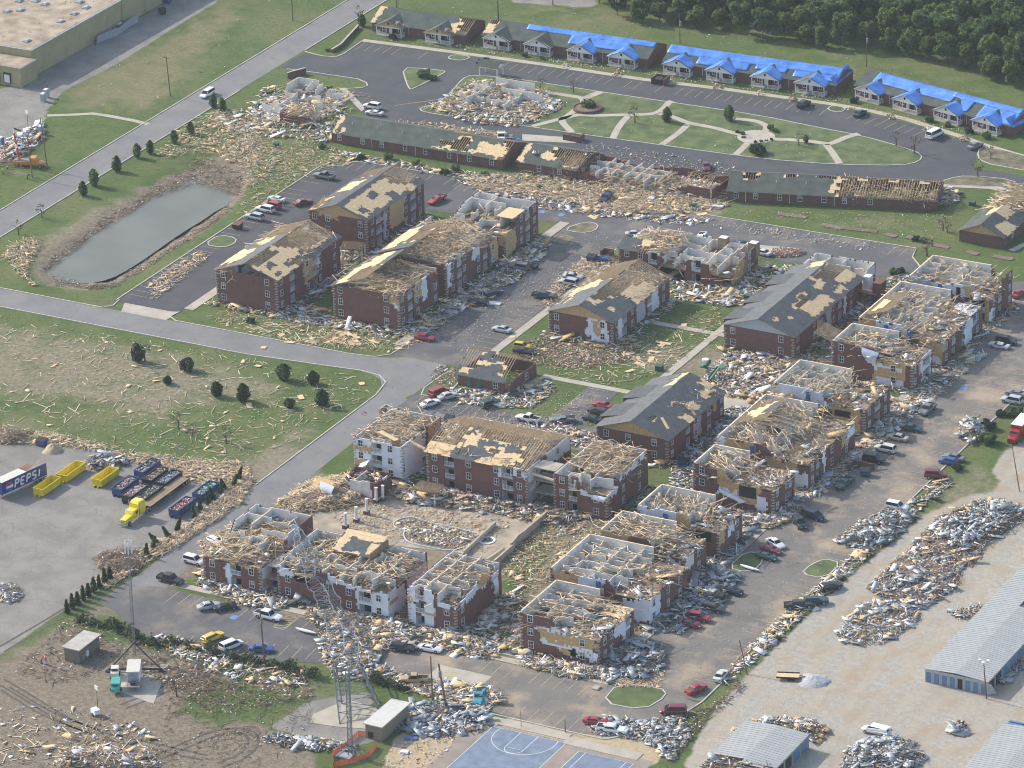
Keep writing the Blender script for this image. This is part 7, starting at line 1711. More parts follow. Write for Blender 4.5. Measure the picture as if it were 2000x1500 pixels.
def lattice(mb, p, q, w, r, m, panels, faces=4, tw=0.0, w1=None):
 p = Vector(p); q = Vector(q); d = (q - p).normalized(); a = d.cross(Vector((0.01, .02, 1)))
 a = a.normalized() if a.length > 1e-3 else Vector((1, 0, 0)); b = a.cross(d)
 w1 = w if w1 is None else w1
 rows = []
 for k in range(panels + 1):
  t = k / panels; c = p.lerp(q, t); ww = w + (w1 - w) * t
  rows.append([c + (a * math.cos(2 * math.pi * (i + .5) / faces + tw * t) + b * math.sin(2 * math.pi * (i + .5) / faces + tw * t)) * ww * .7 for i in range(faces)])
 for k in range(panels):
  for i in range(faces):
   j = (i + 1) % faces
   mb.beam(rows[k][i], rows[k + 1][i], r * 2, r * 2, m); mb.beam(rows[k][i], rows[k + 1][j], r * 1.3, r * 1.3, m); mb.beam(rows[k + 1][i], rows[k + 1][j], r * 1.2, r * 1.2, m)
 return mb
GALV = mat('tower_steel', (.17, .19, .21), rough=.6, var=.2, scale=2)
# portable mast with its outriggers and box trailer
c = P(264, 1287); t = thing('portable_mast', 'tall slim lattice mast on an outrigger frame in the mud', 'mast', (c[0], c[1], 0))
lattice(MB(), (0, 0, .8), (-.6, 1.2, 22.5), .42, .035, GALV, 22, 3).local('mast_shaft', t)
for i in range(6):
 a = i * math.pi / 3; MB().box(-.6 + .7 * math.cos(a) - .1, -.6 + .7 * math.cos(a) + .1, 1.2 + .7 * math.sin(a) - .1, 1.2 + .7 * math.sin(a) + .1, 21.6, 24.0, WHITE).local('antenna_panel', t)
e1 = P(213, 1312); e2 = P(317, 1312)
for e in (e1, e2): MB().beam((e[0] - c[0], e[1] - c[1], .4), (0, 0, 3.4), .18, .22, BLACK).local('outrigger', t); MB().box(e[0] - c[0] - .5, e[0] - c[0] + .5, e[1] - c[1] - .5, e[1] - c[1] + .5, 0, .3, BLACK).local('outrigger_pad', t)
MB().beam((e1[0] - c[0], e1[1] - c[1], .6), (e2[0] - c[0], e2[1] - c[1], .6), .3, .35, BLACK).local('cross_beam', t)
c = P(262, 1340, 0); hd = R(29)
t = thing('box_trailer', 'white box trailer with open dark end under the portable mast', 'trailer', (c[0], c[1], 0), hd + R(0))
MB().box(-1.2, 1.2, -2.6, 4.2, .9, 1.05, STEEL).box(-1.2, 1.2, -.6, 4.2, 1.05, 3.3, WHITE).local('box', t); MB().box(-1.25, 1.25, -.75, 4.3, 3.3, 3.4, mat('trailer_top', (.55, .53, .46), var=.06)).local('roof', t); MB().box(-1.0, 1.0, -.66, -.61, 1.1, 3.1, SHEET).local('end_door', t); MB().box(-1.25, 1.25, -2.7, -.7, 1.06, 1.2, mat('dull_olive', (.2, .2, .17))).local('platform', t); MB().box(-.5, .5, -2.0, -1.3, 1.2, 1.7, DARK).local('machine', t)
for x in (-1.0, 1.0): w = child('wheel', wheel_mesh(.42)[0], t, (x, 2.2, .42), math.pi / 2); w = child('wheel', wheel_mesh(.42)[0], t, (x, -.4, .42), math.pi / 2)
c = P(227, 1347, 0); t = thing('generator_trailer', 'teal towable generator beside the white box trailer', 'generator', (c[0], c[1], 0), hd)
TE = mat('teal_paint', (.04, .33, .28), rough=.5, var=.1); q = MB(); q.box(-.85, .85, -1.4, 1.4, .55, 2.0, TE); q.add([(-.85, -2.3, .6), (.85, -2.3, .6), (.85, -1.4, .6), (-.85, -1.4, .6), (-.7, -2.1, 1.2), (.7, -2.1, 1.2), (.85, -1.4, 1.5), (-.85, -1.4, 1.5)], BOXF.tolist(), TE); q.local('housing', t); MB().box(-.5, .5, -1.45, -1.405, .9, 1.7, DARK).local('grille', t)
for x in (-.95, .95): child('wheel', wheel_mesh(.32)[0], t, (x, -.4, .32), math.pi / 2)
c = P(225, 1322, 0); t = thing('tow_vehicle', 'cream utility cart just above the teal generator', 'vehicle', (c[0], c[1], 0), hd); q = MB(); q.box(-.75, .75, -1.2, 1.5, .5, 1.35, PAINT['cream']); q.local('body', t); q = MB().box(-.7, .7, -.3, 1.2, 1.35, 1.9, PAINT['cream']); q.local('cab', t); MB().box(-.6, .6, -.36, -.305, 1.4, 1.8, PANE).local('windshield', t)
for x in (-.8, .8):
 for y in (-.8, 1.0): child('wheel', wheel_mesh(.32)[0], t, (x, y, .32), math.pi / 2)
def light_tower(px, py, label):
 c = P(px, py); t = thing('light_tower', label, 'light tower', (c[0], c[1], 0), R(-29)); MB().box(-.8, .8, -.6, .6, .45, 1.35, WHITE).local('housing', t); MB().cyl((.5, .3, 1.3), (.5, .3, 5.6), .05, .05, BLACK, 6).local('mast_shaft', t)
 for dx in (-.3, .3):
  for dz in (0, .45): MB().box(.5 + dx - .24, .5 + dx + .24, .2, .36, 5.4 + dz, 5.8 + dz, LAMP).local('lamp_head', t)
 for x in (-.85, .85): child('wheel', wheel_mesh(.32)[0], t, (0, x * .75, .32))
 return t
light_tower(187, 1397, 'white light tower trailer in the mud near the generator'); light_tower(52, 262, 'light tower mast behind the crane truck')
# the fallen lattice tower: base legs, then the shaft draped over the ruined row
c0 = P(668, 1385); t = thing('fallen_lattice_tower', 'huge steel lattice tower fallen across the ruined row', 'tower', (c0[0], c0[1], 0))
def rel(px, py, z): q_ = P(px, py, z); return (q_[0] - c0[0], q_[1] - c0[1], z)
base = [rel(664, 1415, 0), rel(668, 1375, 0), rel(745, 1400, 0), rel(740, 1370, 0)]
head = [rel(650, 1300, 7), rel(655, 1290, 8), rel(705, 1300, 8), rel(700, 1290, 9)]
mb = MB()
for a, b_ in zip(base, head): mb.beam(a, b_, .24, .24, GALV)
for k in range(1, 6):
 ring = [tuple(Vector(a).lerp(Vector(b_), k / 5)) for a, b_ in zip(base, head)]; prev = [tuple(Vector(a).lerp(Vector(b_), (k - 1) / 5)) for a, b_ in zip(base, head)]
 for i, j in ((0, 1), (1, 3), (3, 2), (2, 0)): mb.beam(ring[i], ring[j], .09, .09, GALV); mb.beam(prev[i], ring[j], .09, .09, GALV)
mb.local('tower_legs', t)
path = [((645, 1290, 6), (700, 1290, 6)), ((640, 1236, 3.2), (695, 1231, 3.2)), ((622, 1184, 4.2), (668, 1184, 3.8)), ((600, 1140, 6.5), (640, 1130, 6)), ((583, 1080, 8.5), (608, 1075, 8.5)), ((572, 1040, 8.8), (590, 1035, 8.5)), ((558, 1010, 5), (567, 1005, 5)), ((550, 998, 2), (556, 995, 2))]
for k in range(len(path) - 1):
 (l0, r0), (l1, r1) = path[k], path[k + 1]
 mb = MB(); n = 5
 A0, B0, A1, B1 = rel(*l0), rel(*r0), rel(*l1), rel(*r1)
 C0 = tuple((Vector(A0) + Vector(B0)) / 2 + Vector((0, 0, 1.2 - k * .12))); C1 = tuple((Vector(A1) + Vector(B1)) / 2 + Vector((0, 0, 1.1 - k * .12)))
 for i in range(n):
  s0, s1 = i / n, (i + 1) / n
  pts0 = [Vector(x).lerp(Vector(y), s0) for x, y in ((A0, A1), (B0, B1), (C0, C1))]; pts1 = [Vector(x).lerp(Vector(y), s1) for x, y in ((A0, A1), (B0, B1), (C0, C1))]
  jt = lambda p_, q_: p_ + Vector([(vn(p_.x * 2 + q_, p_.y * 2, 6 + a_) - .5) * 1.1 for a_ in range(3)])
  pts0 = [jt(p_, j) for j, p_ in enumerate(pts0)]; pts1 = [jt(p_, j) for j, p_ in enumerate(pts1)]
  for j in range(3):
   jj = (j + 1) % 3
   mb.beam(pts0[j], pts1[j], .22 - .014 * k, .22 - .014 * k, GALV); mb.beam(pts0[j], pts1[jj], .07, .07, GALV); mb.beam(pts0[j], pts0[jj], .06, .06, GALV)
 mb.local('tower_section', t)
c = P(686, 1478); t = thing('lattice_mast', 'upright guyed lattice mast standing before the fallen tower', 'mast', (c[0], c[1], 0))
lattice(MB(), (0, 0, .4), (-.4, .9, 17.5), .75, .06, GALV, 16, 3, w1=.6).local('mast_shaft', t)
for dx, dy in ((2.6, .6), (-2.2, -1.6), (1.4, 2.8)): MB().beam((dx, dy, .2), (0, 0, 2.4), .16, .16, GALV).local('brace', t)
MB().box(-2.6, .4, -1.4, .6, .02, .35, SHEET).local('ballast_frame', t)
# orange safety netting
c = P(690, 1480); t = thing('safety_fence', 'sagging orange safety netting round the lattice mast', 'fence', (c[0], c[1], 0)); NET = mat('orange_net', (.75, .12, .05), var=.15, scale=6)
ring = [P(735, 1440), P(700, 1437), P(672, 1462), P(650, 1478), P(652, 1499), P(690, 1490), P(722, 1478), P(735, 1460)]
for i in range(len(ring) - 1):
 a, b_ = ring[i], ring[i + 1]; mb = MB()
 for k in range(5): mb.beam((a[0] - c[0], a[1] - c[1], .15 + k * .22), (b_[0] - c[0], b_[1] - c[1], .10 + k * .2), .03, .13, NET)
 for k in range(9): q_ = k / 8; x = a[0] + (b_[0] - a[0]) * q_ - c[0]; y = a[1] + (b_[1] - a[1]) * q_ - c[1]; mb.beam((x, y, .08), (x, y, 1.1), .07, .03, NET)
 mb.local('net_panel', t)
# ================================================================== play courts, pool, pergolas
CRT = mat('court_blue', (.165, .205, .27), var=.2, scale=.5, detail=7)
sheet('court_apron', rect(66, 102, -175, -136), .03, mat('court_apron', (.27, .225, .18), var=.15, scale=.4, detail=6)); sheet('blue_court', rect(69.5, 84.5, -170, -136.6), .04, CRT, 'blue basketball court with white key and arc'); sheet('blue_court', rect(88, 99, -170, -138.3), .04, CRT, 'narrow blue court beside the basketball court')
def lines(pts, closed=False): return ribbon_mb(MB(), pts, .09, .042, .05, PWHITE, closed)
structure('court_line', lines([(69.5, -170), (69.5, -136.6), (84.5, -136.6), (84.5, -170)])); structure('court_line', lines([(88, -170), (88, -138.3), (99, -138.3), (99, -170)])); structure('court_line', lines([(89.4, -170), (89.4, -138.3)])); structure('court_line', lines([(97.6, -142.3), (97.6, -138.3)]))
structure('court_line', lines([(77 + 6.1 * math.cos(R(a)), -138.2 + 6.1 * math.sin(R(a))) for a in range(165, 376, 6)])); structure('court_line', lines([(75.2, -136.6), (75.2, -142.4), (78.8, -142.4), (78.8, -136.6)])); structure('court_line', lines([(77 + 1.8 * math.cos(R(a)), -142.4 + 1.8 * math.sin(R(a))) for a in range(180, 361, 12)]))
DECK = mat('pool_deck', (.35, .29, .215), var=.3, scale=.3, detail=7); POOLW = mat('pool_plaster', (.50, .56, .62), var=.08)
deckpoly = pxs([(560, 1003), (650, 985), (720, 975), (760, 968), (900, 985), (1010, 1005), (1060, 1016), (1030, 1050), (960, 1105), (900, 1080), (760, 1065), (640, 1040), (560, 1030)])
sheet('pool_deck', deckpoly, .04, DECK, 'pale brown pool deck strewn with splinters')
pool = smooth(pxs([(765, 1022), (790, 1011), (815, 1012), (832, 1020), (880, 1030), (942, 1044), (945, 1056), (905, 1070), (880, 1078), (830, 1068), (795, 1060), (787, 1045), (792, 1034), (775, 1034)]), 2, True)
structure('pool_rim', ribbon_mb(MB(), pool, .45, .0, .1, CONC, True)); t = thing('swimming_pool', 'kidney-shaped pool choked with splintered debris', 'pool', (pool[0][0], pool[0][1], 0)); MB().prism(pool, .045, .055, mat('pool_silt', (.17, .145, .11), var=.25, scale=1)).build('pool_floor', t)
ribbon_mb(MB(), pool, .2, .05, .22, POOLW, True).build('pool_wall', t)
spa = P(951, 1056); mb = MB(); n = 20
structure('spa_rim', ribbon_mb(MB(), [(spa[0] + 1.5 * math.cos(2 * math.pi * i / n), spa[1] + 1.5 * math.sin(2 * math.pi * i / n)) for i in range(n)], .5, 0, .16, DRY, True)); sheet('spa_water', [(spa[0] + 1.35 * math.cos(2 * math.pi * i / n), spa[1] + 1.35 * math.sin(2 * math.pi * i / n)) for i in range(n)], .05, mat('dark_water', (.03, .045, .04), rough=.2, var=.2))
STUC = mat('stucco', (.52, .45, .35), var=.1, scale=1)
def gwall(label, pts, h, w=.3, m=STUC, name='garden_wall'):
 c = P(*pts[0]); t = thing(name, label, 'wall', (c[0], c[1], 0)); q_ = pxs(pts); ribbon_mb(MB(), q_, w, 0, h, m).build('wall_run', t); ribbon_mb(MB(), q_, w + .12, h, h + .09, CONC).build('coping', t); return t
gwall('curved-topped pale pool wall ending by the debris heap', [(998, 1075), (1012, 1058), (1024, 1050), (1068, 1012)], 1.5); gwall('low outer pool wall parallel to the spa', [(958, 1112), (1005, 1072)], 1.2); gwall('low pool wall beside the main pool end', [(905, 1085), (930, 1062), (968, 1026)], .9); gwall('inner pool wall nearest the lawn', [(950, 1102), (985, 1078)], 1.0)
c = P(753, 800); t = gwall('curved stucco entrance wall behind the wrapped pool-side section', [(742, 815), (755, 806), (768, 812)], 1.9); gwall('brick entrance wall at the loop road', [(648, 103), (666, 92), (700, 55)], .9, .4, BRICK); gwall('brick entrance wall on the lawn opposite', [(562, 154), (575, 150), (597, 144)], 1.6, .4, BRICK)
for i, (x, y) in enumerate(((675, 1032), (696, 1020), (716, 1004), (735, 982), (748, 978))):
 c = P(x, y); t = thing('stone_column', ('first', 'second', 'third', 'fourth', 'fifth')[i] + ' broken white column of the pool-side colonnade, counted from the ruin', 'column', (c[0], c[1], 0)); MB().box(-.5, .5, -.5, .5, 0, .8, BRICK).box(-.56, .56, -.56, .56, .8, .9, CONC).local('plinth', t); MB().cyl((0, 0, .9), (.06, .03, 3.3), .30, .27, WHITE, 12).local('column_shaft', t); MB().cyl((.06, .03, 3.3), (.06, .03, 3.42), .34, .34, WHITE, 12).local('capital', t)
for i, (x, y) in enumerate(((880, 978), (920, 985), (958, 990), (998, 998), (1036, 1003), (1068, 1006))):
 c = P(x, y); t = thing('brick_pier', 'brick fence pier number %s along the back of the pool, from the ruin' % ('one', 'two', 'three', 'four', 'five', 'six')[i], 'pier', (c[0], c[1], 0)); MB().box(-.32, .32, -.32, .32, 0, 1.9, BRICK).local('pier_shaft', t); MB().box(-.4, .4, -.4, .4, 1.9, 2.02, CONC).local('pier_cap', t)
def pergola(px, py, w, d, label, ang=0, h=2.7):
 c = P(px, py, h); t = thing('pergola', label, 'pergola', (c[0], c[1], 0), ang)
 for x in (-w / 2 + .4, w / 2 - .4):
  for y in (-d / 2 + .4, d / 2 - .4): MB().cyl((x, y, 0), (x, y, h), .16, .14, WHITE, 8).local('post', t)
 for y in (-d / 2 + .4, d / 2 - .4): MB().box(-w / 2, w / 2, y - .09, y + .09, h, h + .25, LUM3).local('beam', t)
 for i in range(int(w / .42)): x = -w / 2 + .1 + i * .42; MB().box(x - .05, x + .05, -d / 2, d / 2, h + .25, h + .42, LUM3).local('rafter', t)
 for i in range(int(d / .5)): y = -d / 2 + .1 + i * .5; MB().box(-w / 2, w / 2, y - .03, y + .03, h + .42, h + .48, LUM3).local('batten', t)
pergola(690, 482, 5.4, 4.6, 'round-posted timber pergola between the two brick blocks', R(20)); pergola(837, 954, 5.6, 4.4, 'timber pergola in the rubble behind the pool')
# playground
c = P(1400, 738); t = thing('play_slide', 'dark green slide with posts in the playground rubble', 'slide', (c[0], c[1], 0), R(-20))
MB().beam((0, -2.2, .4), (0, .6, 2.2), .8, .12, GREENB).local('slide_chute', t)
for s in (-.42, .42): MB().beam((s, -2.2, .55), (s, .6, 2.35), .06, .3, GREENB).local('slide_rim', t)
for x in (-.7, .7):
 for y in (.7, 2.1): MB().cyl((x, y, 0), (x, y, 3.2), .06, .06, WHITE, 6).local('post', t)
MB().box(-.8, .8, .6, 2.2, 2.0, 2.12, GREENB).local('platform', t)
c = P(1378, 728); t = thing('play_tube', 'green spiral play tube with a white ring', 'play tube', (c[0], c[1], 0))
for k in range(10): a = k * .7; MB().cyl((.9 * math.cos(a), .9 * math.sin(a), .3 + k * .24), (.9 * math.cos(a + .75), .9 * math.sin(a + .75), .55 + k * .24), .36, .36, GREENB, 8).local('tube_segment', t)
MB().cyl((0, 0, 2.8), (0, 0, 3.2), .75, .75, WHITE, 12).local('ring', t)
# small boxes, dumpsters, pens
def ubox(px, py, sx, sy, h, m, label, name='utility_box', cat='utility box', lid=None):
 c = P(px, py); t = thing(name, label, cat, (c[0], c[1], 0)); MB().box(-sx / 2, sx / 2, -sy / 2, sy / 2, 0, h, m).local('cabinet', t); MB().box(-sx / 2 - .05, sx / 2 + .05, -sy / 2 - .05, sy / 2 + .05, h, h + .08, lid or m).local('lid', t); MB().box(-.03, .03, -sy / 2 - .03, -sy / 2 - .003, .1, h - .1, DARK).local('door_gap', t); return t
GB = mat('utility_green', (.04, .10, .075), var=.1)
ubox(1288, 723, 1.5, 1.3, 1.1, GB, 'green utility box on the courtyard grass'); ubox(1461, 584, 1.5, 1.2, 1.0, GB, 'green utility box beside the long grey roof'); ubox(1899, 401, 1.3, 1.2, .9, GB, 'green utility box on the slope by the long house'); ubox(1353, 405, 1.4, 1.2, .9, GB, 'green utility box on the strip below the collapsed house'); ubox(644, 176, 1.1, 1, 1.0, GB, 'dark utility box on the entrance lawn'); ubox(540, 286, 1.1, 1, .9, GB, 'green utility box near the lawn debris')
def dumpster(px, py, m, label, deg=0, lidm=None):
 c = P(px, py); t = thing('dumpster', label, 'dumpster', (c[0], c[1], .05), R(deg))
 MB().add([(-.95, -.7, .15), (.95, -.7, .15), (.95, .7, .15), (-.95, .7, .15), (-1.05, -.85, 1.2), (1.05, -.85, 1.2), (1.05, .8, 1.5), (-1.05, .8, 1.5)], BOXF.tolist(), m).local('bin', t)
 for x in (-.53, .53): MB().slab([(x - .5, -.88, 1.22), (x + .5, -.88, 1.22), (x + .5, .82, 1.52), (x - .5, .82, 1.52)], .05, lidm or DARK).local('lid', t)
 for x in (-1, 1): MB().box(*sorted((x * 1.02, x * 1.14)), -.4, .4, .7, .9, m).local('fork_pocket', t)
dumpster(464, 447, BINK, 'black dumpster with rusty lid in the pond lot', 0, RUST); dumpster(1156, 510, BINB, 'dark blue dumpster beside the blue sedan'); dumpster(877, 826, BINK, 'dark dumpster behind the pool-side row'); dumpster(1337, 910, BINB, 'blue dumpster on the path between the brick rows'); dumpster(1690, 929, BINB, 'blue dumpster toppled near the brick pen', 20); dumpster(310, 4, BINB, 'blue dumpster farthest along the warehouse wall'); dumpster(326, 6, BINB, 'blue dumpster second along the warehouse wall'); dumpster(317, 27, BINK, 'green-black dumpster alone on the warehouse drive', -40); dumpster(1288, 163, BINK, 'dumpster stuffed with bags in the brick pen'); dumpster(82, 870, BINB, 'blue bin by the sand pile'); dumpster(1405, 1172, BINK, 'black dumpster beside the red SUV')
def pen(px, py, label, w=3.6, d=3.4, h=1.7):
 c = P(px, py); t = thing('brick_pen', label, 'wall', (c[0], c[1], 0)); MB().box(-w / 2, -w / 2 + .25, -d / 2, d / 2, 0, h, BRICK).local('side_wall', t); MB().box(w / 2 - .25, w / 2, -d / 2, d / 2, 0, h, BRICK).local('side_wall', t); MB().box(-w / 2 + .25, w / 2 - .25, d / 2 - .25, d / 2, 0, h, BRICK).local('back_wall', t); MB().box(-w / 2 - .04, w / 2 + .04, d / 2 - .3, d / 2 + .04, h, h + .08, LUM3).local('wall_cap', t)
pen(1290, 162, 'brick dumpster pen before the third cottage row'); pen(1186, 500, 'brick pen wall beside the blue sedan', 2.5, 2.0, 1.5)
c = P(1685, 915); t = thing('brick_pen', 'red brick screen wall on the bays beside the black jeep', 'wall', (c[0], c[1], 0)); MB().box(-2.2, 2.6, -.15, .15, 0, 1.5, BRICK).local('back_wall', t); MB().box(-2.2, -1.95, -2.6, -.16, 0, 1.5, BRICK).local('side_wall', t)
c = P(1121, 273); t = thing('brick_pen', 'brick enclosure at the end of the white pad', 'wall', (c[0], c[1], 0)); MB().box(-2.4, 2.2, -1.2, -.9, 0, 1.5, BRICK).local('back_wall', t); MB().box(1.95, 2.2, -.88, 1.4, 0, 1.5, BRICK).local('side_wall', t); MB().box(-1.6, 1.6, -.6, .8, 0, 1.2, DARK).local('machine', t)
# raised round planter and plaza ring
c = P(1147, 214); t = thing('brick_planter', 'round brick planter on the loop lawn', 'planter', (c[0], c[1], 0)); n = 24
ribbon_mb(MB(), [(3.4 * math.cos(2 * math.pi * i / n), 3.4 * math.sin(2 * math.pi * i / n)) for i in range(n)], .35, 0, .75, BRICK, True).local('ring_wall', t); MB().cyl((0, 0, .1), (0, 0, .6), 3.25, 3.25, SOIL, 24).local('soil_bed', t)
# portable toilets
def toilet(px, py, m, label):
 c = P(px, py); t = thing('portable_toilet', label, 'toilet', (c[0], c[1], 0)); MB().box(-.55, .55, -.55, .55, 0, 2.1, m).local('cabin', t); MB().add([(-.6, -.6, 2.1), (.6, -.6, 2.1), (.6, .6, 2.1), (-.6, .6, 2.1), (-.4, -.4, 2.3), (.4, -.4, 2.3), (.4, .4, 2.3), (-.4, .4, 2.3)], BOXF.tolist(), WHITE).local('roof', t); MB().box(-.4, .4, -.58, -.555, .1, 1.95, SHEET).local('door', t)
PG = mat('toilet_grey', (.36, .40, .44), var=.05); toilet(85, 198, PG, 'grey portable toilet at the near end of the pair'); toilet(91, 190, PG, 'grey portable toilet at the far end of the pair'); toilet(81, 262, PG, 'grey portable cabin beside the stacked pallets'); toilet(3, 284, BLUE, 'blue portable toilet at the picture edge')
# ================================================================== crane truck and the yard corner
c = P(64, 325); t = thing('crane_truck', 'orange digger truck with a red and white boom raised over the poles', 'truck', (c[0], c[1], 0), R(15)); OR = PAINT['orange']
q = MB(); loft(q, [(1.2, 1.05, .7, 1.5), (2.4, 1.0, .65, 1.4), (3.0, .85, .7, 1.2)], OR); q.local('hood', t); q = MB(); loft(q, [(-.4, 1.15, .7, 2.5), (1.0, 1.12, .7, 2.5), (1.35, 1.05, .7, 1.9)], OR); q.local('cab', t); MB().slab([(1.05, -.9, 1.6), (1.05, .9, 1.6), (.9, .85, 2.4), (.9, -.85, 2.4)], .08, PANE).local('windshield', t); MB().box(-4.6, -.5, -1.15, 1.15, .8, 1.5, OR).local('bed', t)
MB().box(-4.4, -.6, -.7, .7, 1.5, 1.7, STEEL).local('bed_tools', t); MB().cyl((-3.4, 0, 1.5), (-3.4, 0, 2.3), .5, .45, OR, 10).local('turret', t)
for k, (z0, z1, m_) in enumerate(((2.2, 4.4, REDP), (4.4, 5.4, WHITE), (5.4, 8.0, REDP), (8.0, 9.3, WHITE))): MB().beam((-3.4 - (z0 - 2.2) * .16, (z0 - 2.2) * .12, z0), (-3.4 - (z1 - 2.2) * .16, (z1 - 2.2) * .12, z1), .42 - k * .05, .42 - k * .05, m_).local('boom', t)
MB().beam((-4.5, .9, 9.2), (-2.6, .9, 8.6), .2, .3, BLACK).local('boom_arm', t)
for x in (2.2, -2.6, -3.7):
 for y in (-.98, .98): w = child('wheel', wheel_mesh(.5)[0], t, (x, y, .5)); child('rim', wheel_mesh(.5)[1], w)
for i, (x, y, l) in enumerate(((20, 322, 9), (18, 330, 9))): c = P(x, y); t = thing('felled_pole', ('upper', 'lower')[i] + ' long pole lying behind the crane truck', 'pole', (c[0], c[1], 0), R(12)); MB().cyl((-5, 0, .5), (4, 0, .6), .15, .13, POLE_W, 8).local('pole_shaft', t)
c = P(1985, 858); t = thing('box_truck', 'red-cabbed box truck cut by the picture edge', 'truck', (c[0], c[1], 0), R(-88)); q = MB(); loft(q, [(.2, 1.1, .6, 2.5), (1.4, 1.08, .6, 2.4), (1.9, 1.0, .6, 1.5), (3.0, .9, .6, 1.3)], PAINT['red']); q.local('cab', t); MB().slab([(1.45, -.9, 1.6), (1.45, .9, 1.6), (1.25, .85, 2.3), (1.25, -.85, 2.3)], .3, PANE).local('windshield', t); MB().box(-6, .1, -1.2, 1.2, .9, 3.2, PAINT['red']).local('cargo_box', t); MB().box(-6, .15, -1.25, 1.25, 3.2, 3.3, WHITE).local('box_roof', t)
for x in (2.0, -4.2):
 for y in (-.98, .98): child('wheel', wheel_mesh(.45)[0], t, (x, y, .45))
c = P(1540, 1325); t = thing('utility_trailer', 'small plywood-decked utility trailer on the gravel', 'trailer', (c[0], c[1], 0), R(20)); MB().box(-2.2, 2.0, -1.0, 1.0, .5, .62, OSB2).local('deck', t)
for y in (-1.05, 1.05): MB().box(-2.2, 2.0, y - .05, y + .05, .5, .8, BLACK).local('rail', t); child('wheel', wheel_mesh(.32)[0], t, (.2, y * 1.1, .32)); child('wheel', wheel_mesh(.32)[0], t, (.95, y * 1.1, .32))
MB().beam((2.0, .5, .5), (3.2, 0, .5), .1, .1, BLACK).local('tongue', t); MB().beam((2.0, -.5, .5), (3.2, 0, .5), .1, .1, BLACK).local('tongue', t)
# gravel and sand piles
def pile(px, py, r, h, m, label):
 c = P(px, py); mb = MB(); n, k = 22, 6; vs = [(0, 0, h)]
 for j in range(1, k + 1):
  for i in range(n): a = 2 * math.pi * i / n; rr = r * j / k * (.8 + .4 * vn(i * .7, j * .5, 3)); vs.append((rr * math.cos(a), rr * math.sin(a), h * (1 - (j / k) ** 1.3) * (.85 + .3 * vn(i * .9, j, 8)) if j < k else -.05))
 fs = [(0, 1 + i, 1 + (i + 1) % n) for i in range(n)] + [(1 + (j - 1) * n + i, 1 + j * n + i, 1 + j * n + (i + 1) % n, 1 + (j - 1) * n + (i + 1) % n) for j in range(1, k) for i in range(n)]
 mb.add(vs, fs, m); mb.smooth = True; o = mb.local('heap', None, (c[0], c[1], 0)); o.name = m.name.split('_')[0] + '_pile'; tag(o, label, 'pile')
pile(1590, 1330, 3.2, .9, mat('gravel_heap', (.36, .36, .37), var=.3, scale=3), 'low grey gravel pile beside the utility trailer'); pile(103, 880, 2.3, 1.5, mat('sand_heap', (.42, .32, .21), var=.15, scale=2), 'small tan sand pile at the back of the scrap yard')
# painted yellow posts and other small things
for i, (x, y) in enumerate(((349, 139), (255, 196), (216, 220), (159, 256), (441, 79))): c = P(x, y); tag(MB().cyl((0, 0, 0), (0, 0, 1.2), .06, .06, BINY, 6).local('marker_post', None, (c[0], c[1], 0)), 'thin yellow marker post in the roadside grass', 'post', 'yellow marker posts on the verge')
for x, y, l, dg, lab in ((1075, 335, 9, 0, 0),): pass
def canoe(px, py, deg, label):
 c = P(px, py); mb = MB(); n = 8; vs = []
 for i in range(n + 1):
  t_ = i / n * 2 - 1; w_ = .55 * (1 - t_ * t_) + .02; z_ = .35 + .15 * t_ * t_
  vs += [(t_ * 2.4, -w_, z_), (t_ * 2.4, 0, z_ + .28 * (1 - t_ * t_)), (t_ * 2.4, w_, z_), (t_ * 2.4, 0, .12)]
 fs = [(4 * i + a, 4 * i + (a + 1) % 4, 4 * i + 4 + (a + 1) % 4, 4 * i + 4 + a) for i in range(n) for a in range(4)]
 mb.add(vs, fs, WHITE); mb.smooth = True; tag(mb.local('boat_hull', None, (c[0], c[1], .1), R(deg)), label, 'boat')
canoe(1199, 1327, 80, 'white boat hull upside down on the walk by the grass island'); canoe(1465, 1113, -10, 'white tank-like hull on the drive by the lower right row'); canoe(598, 1236, -4, 'white hull at the foot of the fallen tower heap')
for i, (x, y, w_, d_, dg, m_, lab) in enumerate(((966, 594, 2.8, 1.6, 12, WHITE, 'large white panel lying on the central drive'), (1500, 1018, 3.0, 1.0, 0, WHITE, 'white door-like slab on the lawn by the tan-fronted section'), (872, 1250, 2.0, 1.6, 20, OSB2, 'tan mattress-like panel above the white sedan wreck'), (1402, 404, 2.6, 1.2, 10, WHITE, 'white slab at the foot of the long house corner'), (1272, 388, 1.5, 2.0, 8, WHITE, 'white refrigerator lying by the dark blue pickup'), (790, 1470, 1.5, 1.1, 15, WHITE, 'white pallet on the sand beside the court'), (802, 1444, 2.4, .9, 25, BLUE, 'blue sheet on the sand by the shelter'), (1165, 1345, 1.2, 1.6, 0, CONC, 'concrete slab on the grass island'))):
 c = P(x, y); tag(MB().box(-w_ / 2, w_ / 2, -d_ / 2, d_ / 2, .02, .28, m_).box(-w_ / 2 + .1, w_ / 2 - .1, -d_ / 2 + .1, d_ / 2 - .1, .28, .31, m_).local(lab.split()[1] if 0 else 'fallen_slab', None, (c[0], c[1], .05), R(dg)), lab, 'panel')
c = P(880, 985, 0)
